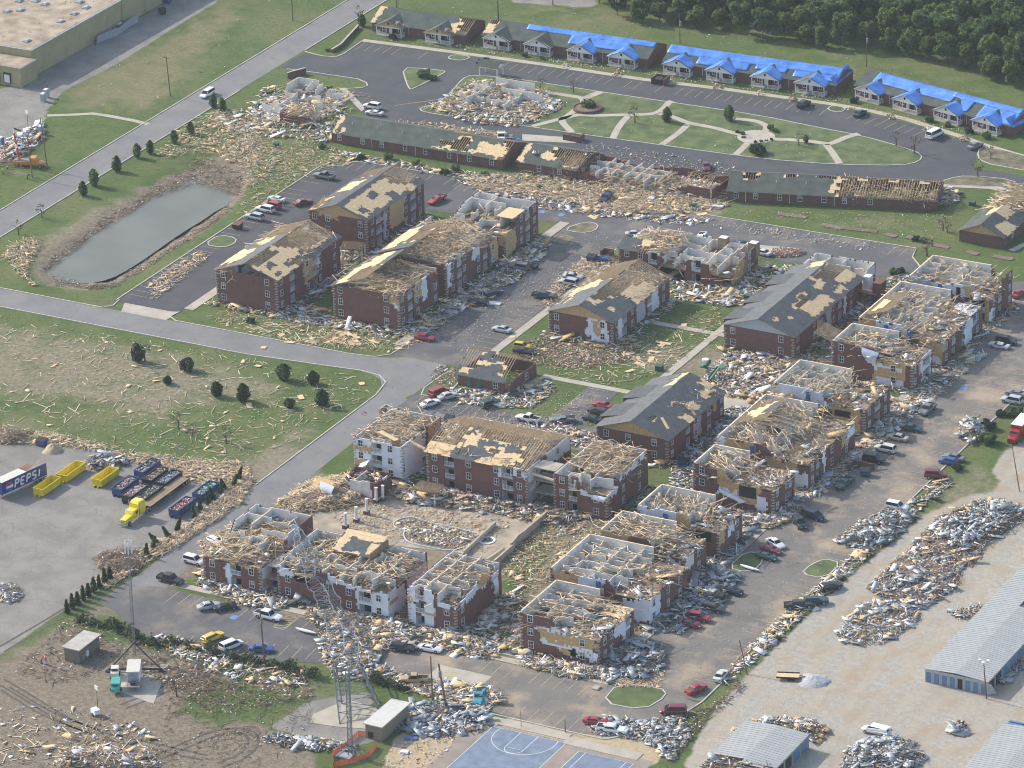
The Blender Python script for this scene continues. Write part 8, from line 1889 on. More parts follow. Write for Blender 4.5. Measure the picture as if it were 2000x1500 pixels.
# people
SKIN = mat('skin', (.45, .28, .2), var=.05); HV = mat('hi_vis', (.55, .65, .08), var=.1); JEAN = mat('denim', (.05, .07, .14), var=.2); SHIRT = mat('dark_shirt', (.04, .045, .06), var=.2); TEE = mat('light_shirt', (.4, .45, .6), var=.1); HAT = mat('hard_hat', (.75, .73, .66), var=.0); ORV = mat('orange_vest', (.7, .12, .04), var=.1)
def person(px, py, deg, shirt, legs, label, hat=None, bend=0.0):
 c = P(px, py); t = thing('person', label, 'person', (c[0], c[1], 0), R(deg)); mb = MB(); b_ = bend
 def at(x, y, z): return (x + b_ * max(0, z - .9) * .9, y, z if z < .9 else .9 + (z - .9) * (1 - .25 * b_))
 k = 8
 for s in (-1, 1):
  mb.cyl(at(.02 + s * .08, s * .1, 0), at(0, s * .11, .48), .075, .065, legs, k); mb.cyl(at(0, s * .11, .46), at(0, s * .09, .93), .07, .1, legs, k); mb.box(-.08 + s * .08, .18 + s * .08, s * .1 - .05, s * .1 + .05, 0, .09, BLACK)
  mb.cyl(at(0, s * .2, 1.42), at(.05, s * .27, 1.14), .06, .05, shirt, k); mb.cyl(at(.05, s * .27, 1.14), at(.2, s * .24, .92), .045, .035, SKIN, k); mb.cyl(at(.2, s * .24, .93), at(.26, s * .235, .86), .04, .02, SKIN, 6)
 mb.cyl(at(0, 0, .88), at(0, 0, 1.2), .16, .17, shirt, 10); mb.cyl(at(0, 0, 1.18), at(0, 0, 1.46), .17, .19, shirt, 10); mb.cyl(at(0, 0, 1.44), at(0, 0, 1.5), .19, .08, shirt, 10); mb.cyl(at(0, 0, 1.48), at(.01, 0, 1.56), .06, .06, SKIN, k)
 for z0, z1, r0, r1 in ((1.54, 1.60, .06, .095), (1.60, 1.70, .095, .1), (1.70, 1.77, .1, .06)): mb.cyl(at(.02, 0, z0), at(.02, 0, z1), r0, r1, SKIN if z0 < 1.7 else (hat or DARK), 10)
 mb.smooth = True; mb.local('body', t)
 if hat: MB().cyl(at(.02, 0, 1.69), at(.02, 0, 1.72), .15, .15, hat, 10).cyl(at(.02, 0, 1.72), at(.02, 0, 1.82), .12, .05, hat, 10).local('hard_hat', t)
person(6, 340, 20, HV, JEAN, 'person in a yellow vest standing behind the crane truck'); person(15, 338, 30, SHIRT, TEE, 'person in a dark shirt and white helmet behind the crane truck', HAT); person(54, 350, 10, SHIRT, SHIRT, 'person in dark clothes bending at the foot of the brown pole', HAT, 1.1); person(556, 403, 200, TEE, JEAN, 'person in a light blue shirt beside the torn white sedan'); person(186, 88, 90, SHIRT, JEAN, 'person in dark clothes on the warehouse drive'); person(81, 1296, 0, ORV, JEAN, 'person in an orange shirt bending beside the brown shelter', None, .7); person(91, 1298, 180, ORV, TEE, 'person in a red vest beside the brown shelter', HAT, .4); person(921, 1418, 80, SHIRT, JEAN, 'person in dark clothes at the walk by the red wreck')
# flag on the wrapped corner
c = P(716, 812, 7.5); t = thing('flag', 'small striped flag flying at the corner of the wrapped section', 'flag', (c[0], c[1], 0)); MB().cyl((0, 0, 0), (0, 0, 8.6), .04, .03, WHITE, 6).local('flag_staff', t)
for i in range(7): MB().slab([(0, 0, 8.4 - i * .13), (-1.3, .3, 8.3 - i * .13), (-1.3, .3, 8.17 - i * .13), (0, 0, 8.27 - i * .13)], .01, REDP if i % 2 == 0 else WHITE).local('stripe', t)
MB().slab([(0.0, -.03, 8.4), (-.5, .09, 8.36), (-.5, .09, 7.95), (0, -.03, 8.0)], .03, BLUE).local('canton', t)
# brown shade mats on the upper lawn: the fallen fence panels
FEN = mat('brown_fence_boards', (.24, .16, .13), var=.2, scale=6)
for i, (x0_, y0_, x1_, y1_) in enumerate(((1370, 402, 1404, 411), (1517, 420, 1573, 428), (1602, 441, 1640, 449), (1640, 448, 1712, 456), (1725, 460, 1748, 465), (1768, 466, 1800, 470), (1885, 493, 1906, 500), (1937, 503, 1976, 510), (1818, 480, 1850, 487))):
 a = P(x0_, y0_); b_ = P(x1_, y1_); d = Vector((b_[0] - a[0], b_[1] - a[1])); n = max(2, int(d.length / .16)); t = thing('fallen_fence', ('first', 'second', 'third', 'fourth', 'fifth', 'sixth', 'seventh', 'eighth', 'ninth')[i] + ' flattened brown board fence panel along the upper lot, counted from the collapsed house', 'fence', (a[0], a[1], 0), math.atan2(d.y, d.x))
 mesh_b = MB().box(0, .13, 0, 1.7, .1, .14, FEN).mesh('fence_board')
 n2 = min(n, 40)
 for k in range(n2): child('fence_board', mesh_b, t, (d.length * k / n2, 0, .03 * math.sin(k * .5)))
 MB().box(0, d.length, .3, .42, .03, .085, FEN).box(0, d.length, 1.3, 1.42, .03, .085, FEN).local('fence_rail', t)
# chain-link screen at the warehouse
c = P(190, 85); t = thing('screen_fence', 'grey mesh screen fence bent outward along the warehouse wall', 'fence', (c[0], c[1], 0)); MESH = mat('grey_mesh', (.30, .32, .34), var=.1, scale=2)
ring = [P(143, 93), P(163, 80), P(163, 70), P(190, 85), P(230, 70), P(255, 52), P(270, 44)]
for i in range(len(ring) - 1):
 if i in (1, 2): continue
 a, b_ = ring[i], ring[i + 1]; MB().slab([(a[0] - c[0], a[1] - c[1], .1), (b_[0] - c[0], b_[1] - c[1], .1), (b_[0] - c[0], b_[1] - c[1] + .3, 2.2), (a[0] - c[0], a[1] - c[1] + .3, 2.0)], .04, MESH).local('mesh_panel', t); MB().cyl((a[0] - c[0], a[1] - c[1], 0), (a[0] - c[0], a[1] - c[1], 2.4), .05, .05, STEEL, 6).local('post', t)
TRK = mat('churned_mud', (.085, .07, .052), var=.35, scale=2)
def tracks(pts, gap=1.9):
 q = smooth(pxs(pts), 2)
 for s_ in (-gap / 2, gap / 2):
  r_ = []
  for i in range(len(q)):
   a, b_ = q[max(0, i - 1)], q[min(len(q) - 1, i + 1)]; d = Vector((b_[0] - a[0], b_[1] - a[1])).normalized(); r_.append((q[i][0] - d.y * s_, q[i][1] + d.x * s_))
  structure('tyre_track', ribbon_mb(MB(), r_, .5, -.02, .02, TRK))
tracks([(0, 1330), (60, 1365), (130, 1410), (210, 1440), (290, 1455), (400, 1480)]); tracks([(10, 1345), (100, 1400), (190, 1430)]); tracks([(300, 1270), (335, 1290), (345, 1320), (320, 1350), (280, 1365), (240, 1380)]); tracks([(260, 1500), (330, 1470), (420, 1430), (480, 1425), (500, 1445), (480, 1475), (430, 1495)]); tracks([(0, 1270), (120, 1200), (230, 1130)], 2.1)
# ================================================================== trees, shrubs, hedges
def quads_mesh(name, c, n, size, mats, rng, elong=1.0):
 """leaf clumps: n small quads round centres c"""
 a = rng.normal(0, 1, (n, 3)); a /= np.linalg.norm(a, axis=1)[:, None]
 b = np.cross(a, rng.normal(0, 1, (n, 3))); b /= np.linalg.norm(b, axis=1)[:, None]
 s = rng.uniform(size * .6, size * 1.3, n)[:, None]
 a = a * s; b = b * s * elong
 co = np.stack([c - a - b, c + a - b * .6, c + a * .7 + b, c - a * .8 + b * .8], 1).reshape(-1, 3)
 me = bpy.data.meshes.new(name)
 me.vertices.add(n * 4); me.vertices.foreach_set('co', co.ravel())
 me.loops.add(n * 4); me.polygons.add(n)
 me.polygons.foreach_set('loop_start', np.arange(0, n * 4, 4)); me.polygons.foreach_set('loop_total', np.full(n, 4)); me.loops.foreach_set('vertex_index', np.arange(n * 4))
 for m in mats: me.materials.append(m)
 if len(mats) > 1: me.polygons.foreach_set('material_index', rng.integers(0, len(mats), n))
 me.update(calc_edges=True)
 return me
def crown_points(rng, n, rx, rz, zc, clumps, spread=.34):
 k = rng.normal(0, 1, (clumps, 3)); k /= np.linalg.norm(k, axis=1)[:, None]
 k *= rng.uniform(.55, .95, clumps)[:, None] * np.array([rx, rx, rz]); k[:, 2] += zc
 w = rng.integers(0, clumps, n)
 d = rng.normal(0, 1, (n, 3)); d /= np.linalg.norm(d, axis=1)[:, None]
 return k[w] + d * (rng.uniform(.3, 1, n) ** .5)[:, None] * rx * spread
TREE_V = []
def tree_proto(i, h, r, mats, n=2600, clumps=24, rz=None, zc=None, trunk=True, leaf=.30):
 rng = np.random.default_rng(100 + i)
 cm = quads_mesh('crown', crown_points(rng, n, r, rz or h * .40, zc or h * .60, clumps), n, leaf, mats, rng)
 tb = MB(); tb.cyl((0, 0, -.2), (0, 0, h * .55), .22, .12, BARK, 7)
 for k in range(5): a = k * 1.26; tb.cyl((0, 0, h * (.28 + .06 * k)), (r * .6 * math.cos(a), r * .6 * math.sin(a), h * (.52 + .07 * k)), .09, .03, BARK, 5)
 return cm, tb.mesh('trunk')
FOREST = [tree_proto(0, 10.5, 3.6, [LEAF[0], LEAF[1]]), tree_proto(1, 9.0, 3.2, [LEAF[0], LEAF[2]]), tree_proto(2, 11.5, 3.9, [LEAF[1], LEAF[1], LEAF[0]]), tree_proto(3, 8.0, 3.4, [LEAF[2], LEAF[0]]), tree_proto(4, 12.0, 3.3, [LEAF[1], LEAF[0]], rz=5.4)]
def plant(kind, proto, loc, rz, s, label, cat, group=None, names=('crown', 'trunk')):
 t = thing(kind, label, cat, (loc[0], loc[1], 0), rz, group); t.scale = (s[0], s[0], s[1])
 child(names[0], proto[0], t)
 if proto[1]: child(names[1], proto[1], t)
 return t
rnd = random.Random(5)
EDGE = [(1150, -10), (1165, 12), (1200, 30), (1250, 45), (1300, 52), (1380, 60), (1450, 68), (1540, 84), (1620, 98), (1690, 96), (1760, 108), (1830, 128), (1900, 150), (1960, 165), (2040, 180)]
ex = [p[0] for p in EDGE]; ey = [p[1] for p in EDGE]; cnt = 0
for row in range(13):
 x = 1158 + rnd.uniform(0, 20)
 while x < 2050 + row * 6:
  y = np.interp(x, ex, ey) - row * 19 - rnd.uniform(0, 12)
  if y > -165:
   c = P(x, y); pr = FOREST[rnd.choice((0, 1, 2, 3, 4) if row > 1 else (1, 3, 0, 3))]
   s = rnd.uniform(.8, 1.15) * (.75 if row == 0 else 1.0)
   plant('woodland_tree', pr, c, rnd.uniform(0, 6.28), (s, s * rnd.uniform(.85, 1.15)), 'leafy green tree in the dense wood behind the tarped cottages' if row > 0 else 'leafy green tree at the near edge of the dense wood', 'tree', 'trees of the wood' if row > 0 else 'trees along the wood edge'); cnt += 1
  x += rnd.uniform(34, 50)
# dark cedars
def cedar_proto(i, h, r, m=CEDAR, n=900, cone=False):
 rng = np.random.default_rng(300 + i); z = rng.uniform(0, 1, n) ** 1.1; a = rng.uniform(0, 6.28, n); rr = r * ((1 - z) ** .7 if cone else np.sqrt(np.clip(1 - (1.9 * z - .85) ** 2, .02, 1))) * rng.uniform(.5, 1, n) * (.75 + .3 * np.sin(a * 3 + i))
 c = np.stack([rr * np.cos(a), rr * np.sin(a), .25 + z * h * .95], -1)
 return quads_mesh('crown', c, n, .17, [m, LEAF[0], m], rng, 1.4), MB().cyl((0, 0, -.1), (0, 0, h * .5), .1, .05, BARK, 6).mesh('trunk')
CED = [cedar_proto(0, 4.0, 1.7), cedar_proto(1, 3.3, 1.9), cedar_proto(2, 3.0, 1.5)]
THIN = cedar_proto(9, 4.0, 1.35, LEAF[1], 620); BROWN = tree_proto(10, 4.2, 1.9, [BROWNLEAF, BARK], n=80, clumps=12, leaf=.14)
for i, (x, y) in enumerate(((268, 706), (367, 725), (423, 773), (475, 783), (555, 742), (612, 750), (630, 792), (565, 796), (328, 750))):
 plant('cedar_tree', CED[i % 3], P(x, y), i * 1.3, ((.75, .6) if i > 6 else (1, rnd.uniform(.85, 1.1))), 'dark little cedar standing in the littered field', 'tree', 'cedars in the littered field')
for i, (x, y) in enumerate(((418, 210), (434, 218), (373, 262), (340, 280), (294, 300), (268, 308), (229, 335), (184, 363), (163, 382))):
 plant('roadside_tree', THIN, P(x, y), i * 1.1, (rnd.uniform(.8, 1.05),) * 2, 'windblown small tree between the main road and the pond', 'tree', 'small trees along the main road')
for i, (x, y) in enumerate(((82, 425), (36, 458), (283, 705), (349, 838), (377, 853), (442, 866), (1690, 575), (1935, 310), (1909, 345), (590, 1330), (345, 1360), (1240, 240), (700, 40), (1810, 500), (1842, 450), (993, 322), (1850, 455), (1786, 300), (1750, 285), (885, 215), (1560, 285))):
 plant('stripped_tree', BROWN, P(x, y), i * 1.7, (rnd.uniform(.7, 1.1),) * 2, ('bare storm-stripped sapling by the loop road', 'bare storm-stripped sapling in the open ground')[y > 600], 'tree', ('stripped saplings by the loop', 'stripped saplings in the open ground')[y > 600])
PINE = cedar_proto(5, 4.2, 1.5, LEAF[1], 800)
for i, (x, y, s, lab) in enumerate(((1424, 236, .95, 'lone dark pine on the loop lawn before the third cottages'), (1303, 238, .9, 'leaning pine on the loop lawn near the forked path'), (1574, 280, .5, 'small pine beside the path at the lawn end'), (1055, 180, .9, 'half-stripped tree above the flattened community house'), (1120, 182, .8, 'broken tree by the upper lawn path'), (708, 52, .8, 'pine at the end of the first cottages'))):
 plant('lawn_tree', PINE if i not in (3, 4) else BROWN, P(x, y), i, (s, s), lab, 'tree')
def bush_proto(i, r, h, m, n=420): 
 rng = np.random.default_rng(500 + i); return quads_mesh('foliage', crown_points(rng, n, r * .75, h * .5, h * .5, 10, .5), n, .15, [m], rng), None
BUSH = [bush_proto(0, 1.0, 1.2, CEDAR), bush_proto(1, 1.1, 1.3, LEAF[1]), bush_proto(2, .9, 1.0, LEAF[0])]
for i, (x, y, s) in enumerate(((1480, 300, 2.4), (828, 150, 1.8), (845, 156, 1.2), (1147, 212, 1.9), (1928, 838, 1.9), (1932, 866, 2.0), (1870, 918, 1.3), (1982, 812, 1.9), (1955, 812, 1.3))):
 plant('large_shrub', BUSH[i % 2], P(x, y), i, (s, s * .85), ('large spreading dark shrub at the lower edge of the loop lawn', 'dense shrub on the triangular island', 'smaller shrub on the triangular island', 'green shrub growing in the round planter', 'shrub beside the crumpled silver sheet at the drive', 'shrub just below the crumpled silver sheet', 'small shrub beside the blue hatchback', 'shrub above the red box truck', 'low shrub left of the box truck shrub')[i], 'shrub')
for i, (x, y, s) in enumerate(((767, 76, 1.2), (1025, 110, .9), (1059, 116, .9), (1668, 200, 1.2), (1815, 238, 1.1), (1851, 247, 1.1), (1893, 260, 1.2), (1928, 270, 1.2), (628, 290, 1.3), (705, 312, 1.2), (757, 312, 1.3), (813, 322, 1.2), (868, 341, 1.2), (891, 334, 1.2), (947, 343, 1.1), (1441, 260, .6), (1450, 263, .6), (1452, 270, .6), (1475, 279, .5), (1487, 278, .5), (1497, 276, .5), (1507, 274, .5), (1505, 252, .9), (1514, 258, 1.0), (1788, 470, 1.0), (1804, 474, .9), (1745, 535, 1.3), (1760, 532, 1.0), (1055, 370, .8), (1700, 1080, .7), (1690, 1062, .7), (1520, 1250, .7), (1510, 1240, .6), (490, 630, 1.0), (760, 655, .7), (1855, 545, .8), (1440, 1165, .5), (1600, 850, .6), (640, 100, .8))):
 plant('shrub', BUSH[i % 3], P(x, y), i * .9, (s, s), ('rounded green shrub beside the cottages and long houses' if y < 350 and not (1430 < x < 1520) else 'clipped little shrub round the loop lawn plaza' if y < 350 else 'low shrub among the apartment rubble'), 'shrub', ('shrubs by the houses' if y < 350 and not (1430 < x < 1520) else 'plaza shrubs' if y < 350 else 'shrubs in the rubble'))
ARB = [cedar_proto(7, 2.6, .62, CEDAR, 420, True), cedar_proto(8, 2.2, .6, LEAF[1], 380, True)]
for i in range(9):
 t_ = i / 8; plant('arborvitae', ARB[0], P(131 + 84 * t_, 1197 - 65 * t_), i, (1.0 + .2 * (i % 3) * .5, 1.0 + .15 * (i % 2)), 'slim upright evergreen in the row along the yard fence', 'evergreen', 'evergreens in the row along the yard fence')
for i, (x, y) in enumerate(((285, 1085), (297, 1072), (308, 1062), (330, 1050), (345, 1038), (380, 1010), (392, 1000), (405, 985), (418, 975), (430, 965), (440, 955), (455, 948), (465, 940))):
 t = plant('arborvitae', ARB[i % 2], P(x, y), i, (1.0, 1.1), 'battered evergreen leaning among lumber beside the street', 'evergreen', 'battered evergreens beside the street'); t.rotation_euler = (R(rnd.uniform(-30, 10)), R(rnd.uniform(-30, 30)), i)
def hedge(label, pts, w, h):
 q = pxs(pts); rng = np.random.default_rng(len(pts) + 7); C = []
 for i in range(len(q) - 1):
  L_ = math.dist(q[i], q[i + 1]); n = int(L_ * 85); t_ = rng.random(n); d = Vector((q[i + 1][0] - q[i][0], q[i + 1][1] - q[i][1])).normalized()
  o_ = rng.normal(0, w / 2.4, n); x = q[i][0] + (q[i + 1][0] - q[i][0]) * t_ - d.y * o_; y = q[i][1] + (q[i + 1][1] - q[i][1]) * t_ + d.x * o_
  C.append(np.stack([x, y, rng.random(n) ** .7 * h * np.clip(.55 + .7 * np.sin(x * 1.1) * np.sin(y * .9 + x * .3), .1, 1.1)], -1))
 C = np.concatenate(C); me = quads_mesh('hedge', C, len(C), .19, [CEDAR, BROWNLEAF, CEDAR, LEAF[1]], rng); o = bpy.data.objects.new('hedge', me); COL.objects.link(o); tag(o, label, 'hedge')
hedge('ragged dark hedge curving along the edge of the lower left lot', [(150, 1212), (200, 1222), (235, 1228), (262, 1245), (290, 1258), (350, 1262), (385, 1268), (430, 1280), (500, 1296), (560, 1305), (620, 1325)], 1.6, 1.8); hedge('short dark hedge beside the old tan pickup', [(722, 1330), (760, 1338), (795, 1350)], 1.4, 1.6)
# ================================================================== water
sheet('water', smooth(pxs([(80, 530), (130, 480), (190, 450), (240, 420), (300, 380), (340, 362), (385, 346), (440, 350), (458, 372), (450, 398), (420, 413), (400, 428), (350, 458), (300, 494), (255, 524), (215, 546), (160, 556), (95, 548)], -.85), 1, True), -.85, None or mat('pond_water', (.15, .15, .118), rough=.35, var=.12, scale=.08, detail=6, spec=.25), 'murky grey-green pond')
# ================================================================== debris fields
S = scatter
def E_(cx, cy, rx, ry): return ell(cx, cy, rx, ry, 16)
# litter over the grass
S('scattered sticks and litter over the brown field below the cross street', [(0, 612), (130, 640), (480, 700), (740, 742), (700, 790), (520, 900), (330, 880), (0, 845)], 1100, 'sticks', .08, .6, clump=.45)
S('small pale litter over the brown field', [(0, 612), (480, 700), (740, 742), (520, 900), (0, 845)], 2200, 'litter', .04, .5, shrink=.6, clump=.3)
S('band of splintered lumber along the top of the scrap yard', [(0, 835), (120, 850), (300, 890), (470, 905), (480, 950), (400, 940), (300, 915), (190, 885), (100, 868), (0, 868)], 1500, 'lumber', .4, clump=.5)
S('lumber drifted against the corner of the scrap yard', [(330, 905), (480, 905), (500, 945), (440, 985), (400, 950), (340, 930)], 900, 'lumber', .5)
S('lumber and scraps along the evergreens beside the street', [(490, 950), (470, 985), (420, 1020), (340, 1075), (270, 1110), (215, 1150), (185, 1140), (260, 1085), (340, 1045), (400, 1000), (450, 955)], 1700, 'lumber', .5, lie=R(90))
S('dark brush pile at the bend of the yard fence', [(180, 1090), (240, 1070), (290, 1080), (270, 1120), (220, 1125), (190, 1110)], 520, 'brush', .8, peak=1.0)
S('sheet metal heap behind the yellow bins', E_(207, 905, 42, 14), 220, 'metal', .6, peak=.7)
S('trash-strewn mud at the bottom corner', [(0, 1380), (120, 1380), (240, 1400), (330, 1450), (280, 1500), (0, 1500)], 560, 'mixed', .12, clump=.5, shrink=.8)
S('pile of furniture and boards at the bottom edge', [(120, 1465), (300, 1470), (310, 1500), (110, 1500)], 520, 'mixed', .7, peak=.7)
S('brush and splinters round the shelter and generator', [(20, 1310), (130, 1210), (260, 1240), (420, 1290), (600, 1320), (620, 1360), (420, 1400), (330, 1340), (210, 1300), (120, 1340)], 1700, 'brush', .3, clump=.5)
S('lumber scraps under the hedge of the lower left lot', [(300, 1240), (420, 1270), (600, 1310), (600, 1345), (470, 1330), (360, 1300)], 700, 'mixed', .4, clump=.4)
S('litter on the rough ground around the mast', [(330, 1330), (600, 1350), (620, 1440), (520, 1500), (300, 1500)], 900, 'brush', .12, clump=.6, shrink=.7)
S('crushed aluminium pile at the yard edge', E_(15, 1160, 30, 18), 420, 'metal', .4, shrink=.5, peak=.5)
S('bundle of fallen mast sections by the tower base', [(520, 1435), (600, 1440), (700, 1455), (690, 1475), (560, 1462), (515, 1450)], 380, 'metal', .5)
# pond surroundings
S('lumber raft at the upper end of the pond', [(375, 240), (430, 215), (520, 235), (560, 290), (520, 350), (480, 380), (470, 330), (420, 300), (370, 300), (330, 310), (300, 300)], 1900, 'lumber', .5, clump=.5)
S('lumber heap on the bank at the lower end of the pond', [(5, 500), (30, 475), (75, 465), (80, 480), (55, 530), (70, 560), (40, 540)], 520, 'lumber', .6)
S('mud and splinters on the pond banks', [(70, 520), (190, 430), (340, 335), (400, 300), (480, 340), (480, 385), (440, 372), (385, 354), (300, 380), (190, 450), (95, 522)], 1500, 'brush', .12, z=-.6, shrink=.8)
S('drift of sticks along the near pond bank', [(95, 530), (160, 552), (215, 550), (300, 498), (400, 432), (440, 400), (455, 405), (400, 445), (300, 515), (215, 565), (110, 555)], 700, 'brush', .12, z=-.35, shrink=.8)
S('boards strewn on the grass beyond the pond lot', [(470, 390), (520, 320), (600, 260), (680, 300), (690, 320), (620, 335), (540, 380), (460, 440)], 800, 'lumber', .1, clump=.5, shrink=.8)
S('drift of lumber in the bays of the pond lot', [(290, 560), (340, 520), (390, 490), (410, 500), (360, 545), (300, 590)], 420, 'lumber', .15)
S('lumber and brick below the two left-hand blocks', [(430, 610), (540, 620), (640, 600), (660, 625), (760, 645), (800, 650), (830, 670), (770, 690), (640, 680), (480, 650), (400, 620)], 800, 'lumber', .15, clump=.55, shrink=.9)
S('rubble line at the foot of the left-hand blocks', [(430, 598), (540, 612), (600, 585), (650, 630), (770, 648), (850, 610), (850, 625), (775, 662), (650, 642), (540, 622)], 900, 'mixed', .3)
S('rubble between the left-hand blocks', [(600, 560), (660, 500), (720, 470), (740, 470), (680, 520), (650, 560), (620, 590)], 420, 'mixed', .3)
# cottages and loop
for i, (x, y) in enumerate(((1106, 130), (1205, 147), (1310, 162), (1402, 172), (1485, 184), (1547, 195), (1662, 214), (1738, 230), (1812, 252), (1884, 273))):
 S(('pink insulation heap on the kerb, number %d along the cottages from the loop entrance' % (i + 1)), E_(x, y, 10, 5), 60, 'brickr' if i % 2 else 'litter', .25, peak=.5, name='insulation_heap')
S('bits of board on the grass behind the cottages', [(840, 10), (1160, 30), (1650, 110), (2000, 200), (2000, 235), (1650, 150), (1300, 90), (900, 30)], 170, 'litter', .03, shrink=.8)
S('white trim and scraps on the cottage lawns', [(720, 76), (930, 100), (1270, 150), (1640, 200), (1900, 270), (1900, 262), (1640, 190), (1270, 140), (930, 90)], 900, 'litter', .1, clump=.4)
S('litter on the roadside verge', [(520, 0), (660, 0), (420, 165), (300, 230), (100, 215), (330, 60)], 60, 'litter', .03)
S('litter on the loop lawn', [(1120, 190), (1300, 205), (1760, 290), (1760, 320), (1480, 305), (1120, 255)], 200, 'litter', .05, z=.1, shrink=.7)
S('splintered rubble round the flattened roadside house', [(480, 210), (520, 170), (640, 175), (690, 215), (690, 250), (640, 280), (560, 270), (400, 250), (430, 230)], 2300, 'mixed', .5, clump=.4)
S('splintered rubble round the flattened community house', [(860, 215), (900, 165), (1000, 155), (1060, 180), (1110, 205), (1060, 235), (1010, 250), (900, 240)], 2300, 'mixed', .6, clump=.3)
S('lumber drift across the lower branch of the loop', [(770, 235), (880, 245), (1000, 262), (1000, 275), (900, 262), (800, 250)], 420, 'lumber', .2)
S('brick and board strip before the long house', [(620, 288), (700, 300), (850, 330), (1000, 345), (1000, 365), (880, 345), (700, 315)], 800, 'mixed', .15, clump=.4)
S('rubble field below the collapsed brick house', [(900, 345), (1010, 340), (1120, 330), (1300, 345), (1420, 370), (1430, 400), (1330, 420), (1200, 415), (1090, 395), (1000, 380), (920, 370)], 4200, 'lumber', .6, clump=.3)
S('rubble thinning onto the upper lot', [(880, 350), (1100, 390), (1240, 420), (1400, 430), (1340, 440), (1180, 425), (1000, 400)], 900, 'mixed', .12)
S('splinters on the loop road bays', [(1130, 275), (1300, 300), (1440, 325), (1440, 345), (1300, 330), (1140, 300)], 500, 'litter', .08)
S('debris by the fanned-out rafters', E_(1845, 385, 30, 18), 380, 'mixed', .5)
S('litter on the lawn of the long houses', [(1420, 410), (1860, 420), (1880, 470), (1700, 460), (1430, 420)], 420, 'litter', .05, shrink=.7)
S('scraps in the bays of the upper lot', [(1340, 420), (1780, 485), (1760, 500), (1340, 440)], 360, 'litter', .08, clump=.7)
S('brick rubble heap by the concrete pad', E_(1535, 495, 38, 9), 420, 'brickr', .3, peak=.5)
# central drive and court
S('litter ground into the central drive', [(850, 660), (1000, 560), (1150, 450), (1200, 460), (1100, 580), (900, 690)], 1500, 'litter', .03, .4, shrink=.6)
S('rubble along the long brick block', [(805, 650), (860, 600), (960, 540), (1060, 470), (1080, 480), (1020, 540), (960, 580), (900, 610), (830, 660)], 1900, 'mixed', .3, clump=.4)
S('rubble along the grey-fronted block side', [(1060, 590), (1090, 545), (1150, 500), (1210, 500), (1180, 530), (1100, 570), (1075, 610)], 900, 'lumber', .3)
S('brick and board litter in front of the grey-fronted block', [(1060, 650), (1130, 665), (1250, 680), (1240, 705), (1150, 720), (1040, 715), (1000, 690)], 1900, 'brickr', .15, clump=.3)
S('board litter on the courtyard grass', [(1050, 680), (1250, 660), (1400, 590), (1420, 640), (1330, 720), (1200, 755), (1060, 730)], 800, 'lumber', .06, clump=.3, shrink=.75)
S('rubble behind the stair block and along the court', [(1300, 560), (1400, 545), (1480, 520), (1560, 520), (1500, 570), (1430, 600), (1330, 590)], 1700, 'mixed', .35, clump=.3)
S('splinters between the long grey roof and the upper right row', [(1600, 680), (1660, 600), (1740, 540), (1790, 540), (1720, 600), (1640, 690)], 900, 'mixed', .3)
S('playground buried in lumber and siding', [(1370, 740), (1420, 690), (1520, 690), (1640, 700), (1600, 740), (1500, 790), (1400, 770)], 3200, 'mixed', .5, clump=.3)
S('rubble between the grey roof and the middle right row', [(1340, 880), (1400, 840), (1420, 800), (1500, 790), (1440, 850), (1400, 900), (1360, 960), (1300, 950)], 1900, 'metal', .4, clump=.3, shrink=.8)
S('rubble round the small office', [(880, 760), (1000, 760), (1060, 740), (1090, 760), (1040, 800), (900, 790)], 1200, 'mixed', .25, clump=.3)
S('brick scatter at the corner of the office lawn', E_(870, 735, 30, 20), 240, 'brickr', .08)
S('rubble along the back of the pool-side row', [(690, 850), (800, 820), (900, 830), (1100, 830), (1200, 860), (1180, 880), (1000, 850), (880, 845), (740, 860)], 1900, 'mixed', .4, clump=.3)
S('litter on the middle lot', [(800, 790), (1190, 760), (1180, 830), (860, 830)], 900, 'litter', .04, shrink=.7, clump=.4)
# pool side
S('heaped splinters of the collapsed clubhouse', [(540, 985), (590, 950), (640, 935), (720, 925), (750, 950), (720, 985), (640, 1000), (560, 1005)], 2300, 'lumber', .6, peak=1.6)
S('rubble bank behind the pool', [(750, 960), (860, 955), (1000, 985), (1100, 1000), (1180, 1005), (1080, 1030), (950, 1000), (800, 985)], 2800, 'mixed', .6, peak=.9)
S('splinters choking the pool', [(770, 1025), (790, 1016), (830, 1022), (930, 1048), (900, 1068), (840, 1065), (800, 1050), (795, 1036)], 1100, 'mixed', .15, shrink=.6)
S('light litter on the pool deck', [(640, 1000), (760, 980), (1000, 1020), (950, 1080), (700, 1050)], 1700, 'lumber', .06, shrink=.6, clump=.35)
S('lumber strewn over the pool lawn', [(990, 1085), (1080, 1020), (1220, 1010), (1180, 1060), (1100, 1120), (1040, 1160), (980, 1140)], 1000, 'lumber', .15, clump=.5)
S('rubble between the lower left and lower right rows', [(960, 1180), (1010, 1150), (1040, 1180), (1010, 1260), (960, 1290), (900, 1260)], 900, 'mixed', .25, clump=.4)
S('rubble foot of the lower left ruin', [(385, 1110), (410, 1130), (500, 1165), (560, 1170), (560, 1190), (480, 1185), (400, 1150)], 1100, 'mixed', .6)
S('lumber about the street side of the left-hand ruin', [(390, 1060), (430, 1040), (500, 1000), (420, 1110), (400, 1120)], 520, 'lumber', .5)
S('twisted metal and wreckage below the fallen tower', [(590, 1195), (700, 1200), (790, 1215), (800, 1235), (730, 1300), (720, 1330), (650, 1330), (630, 1280), (620, 1230)], 2600, 'mixed', .6, peak=.5, shrink=.9)
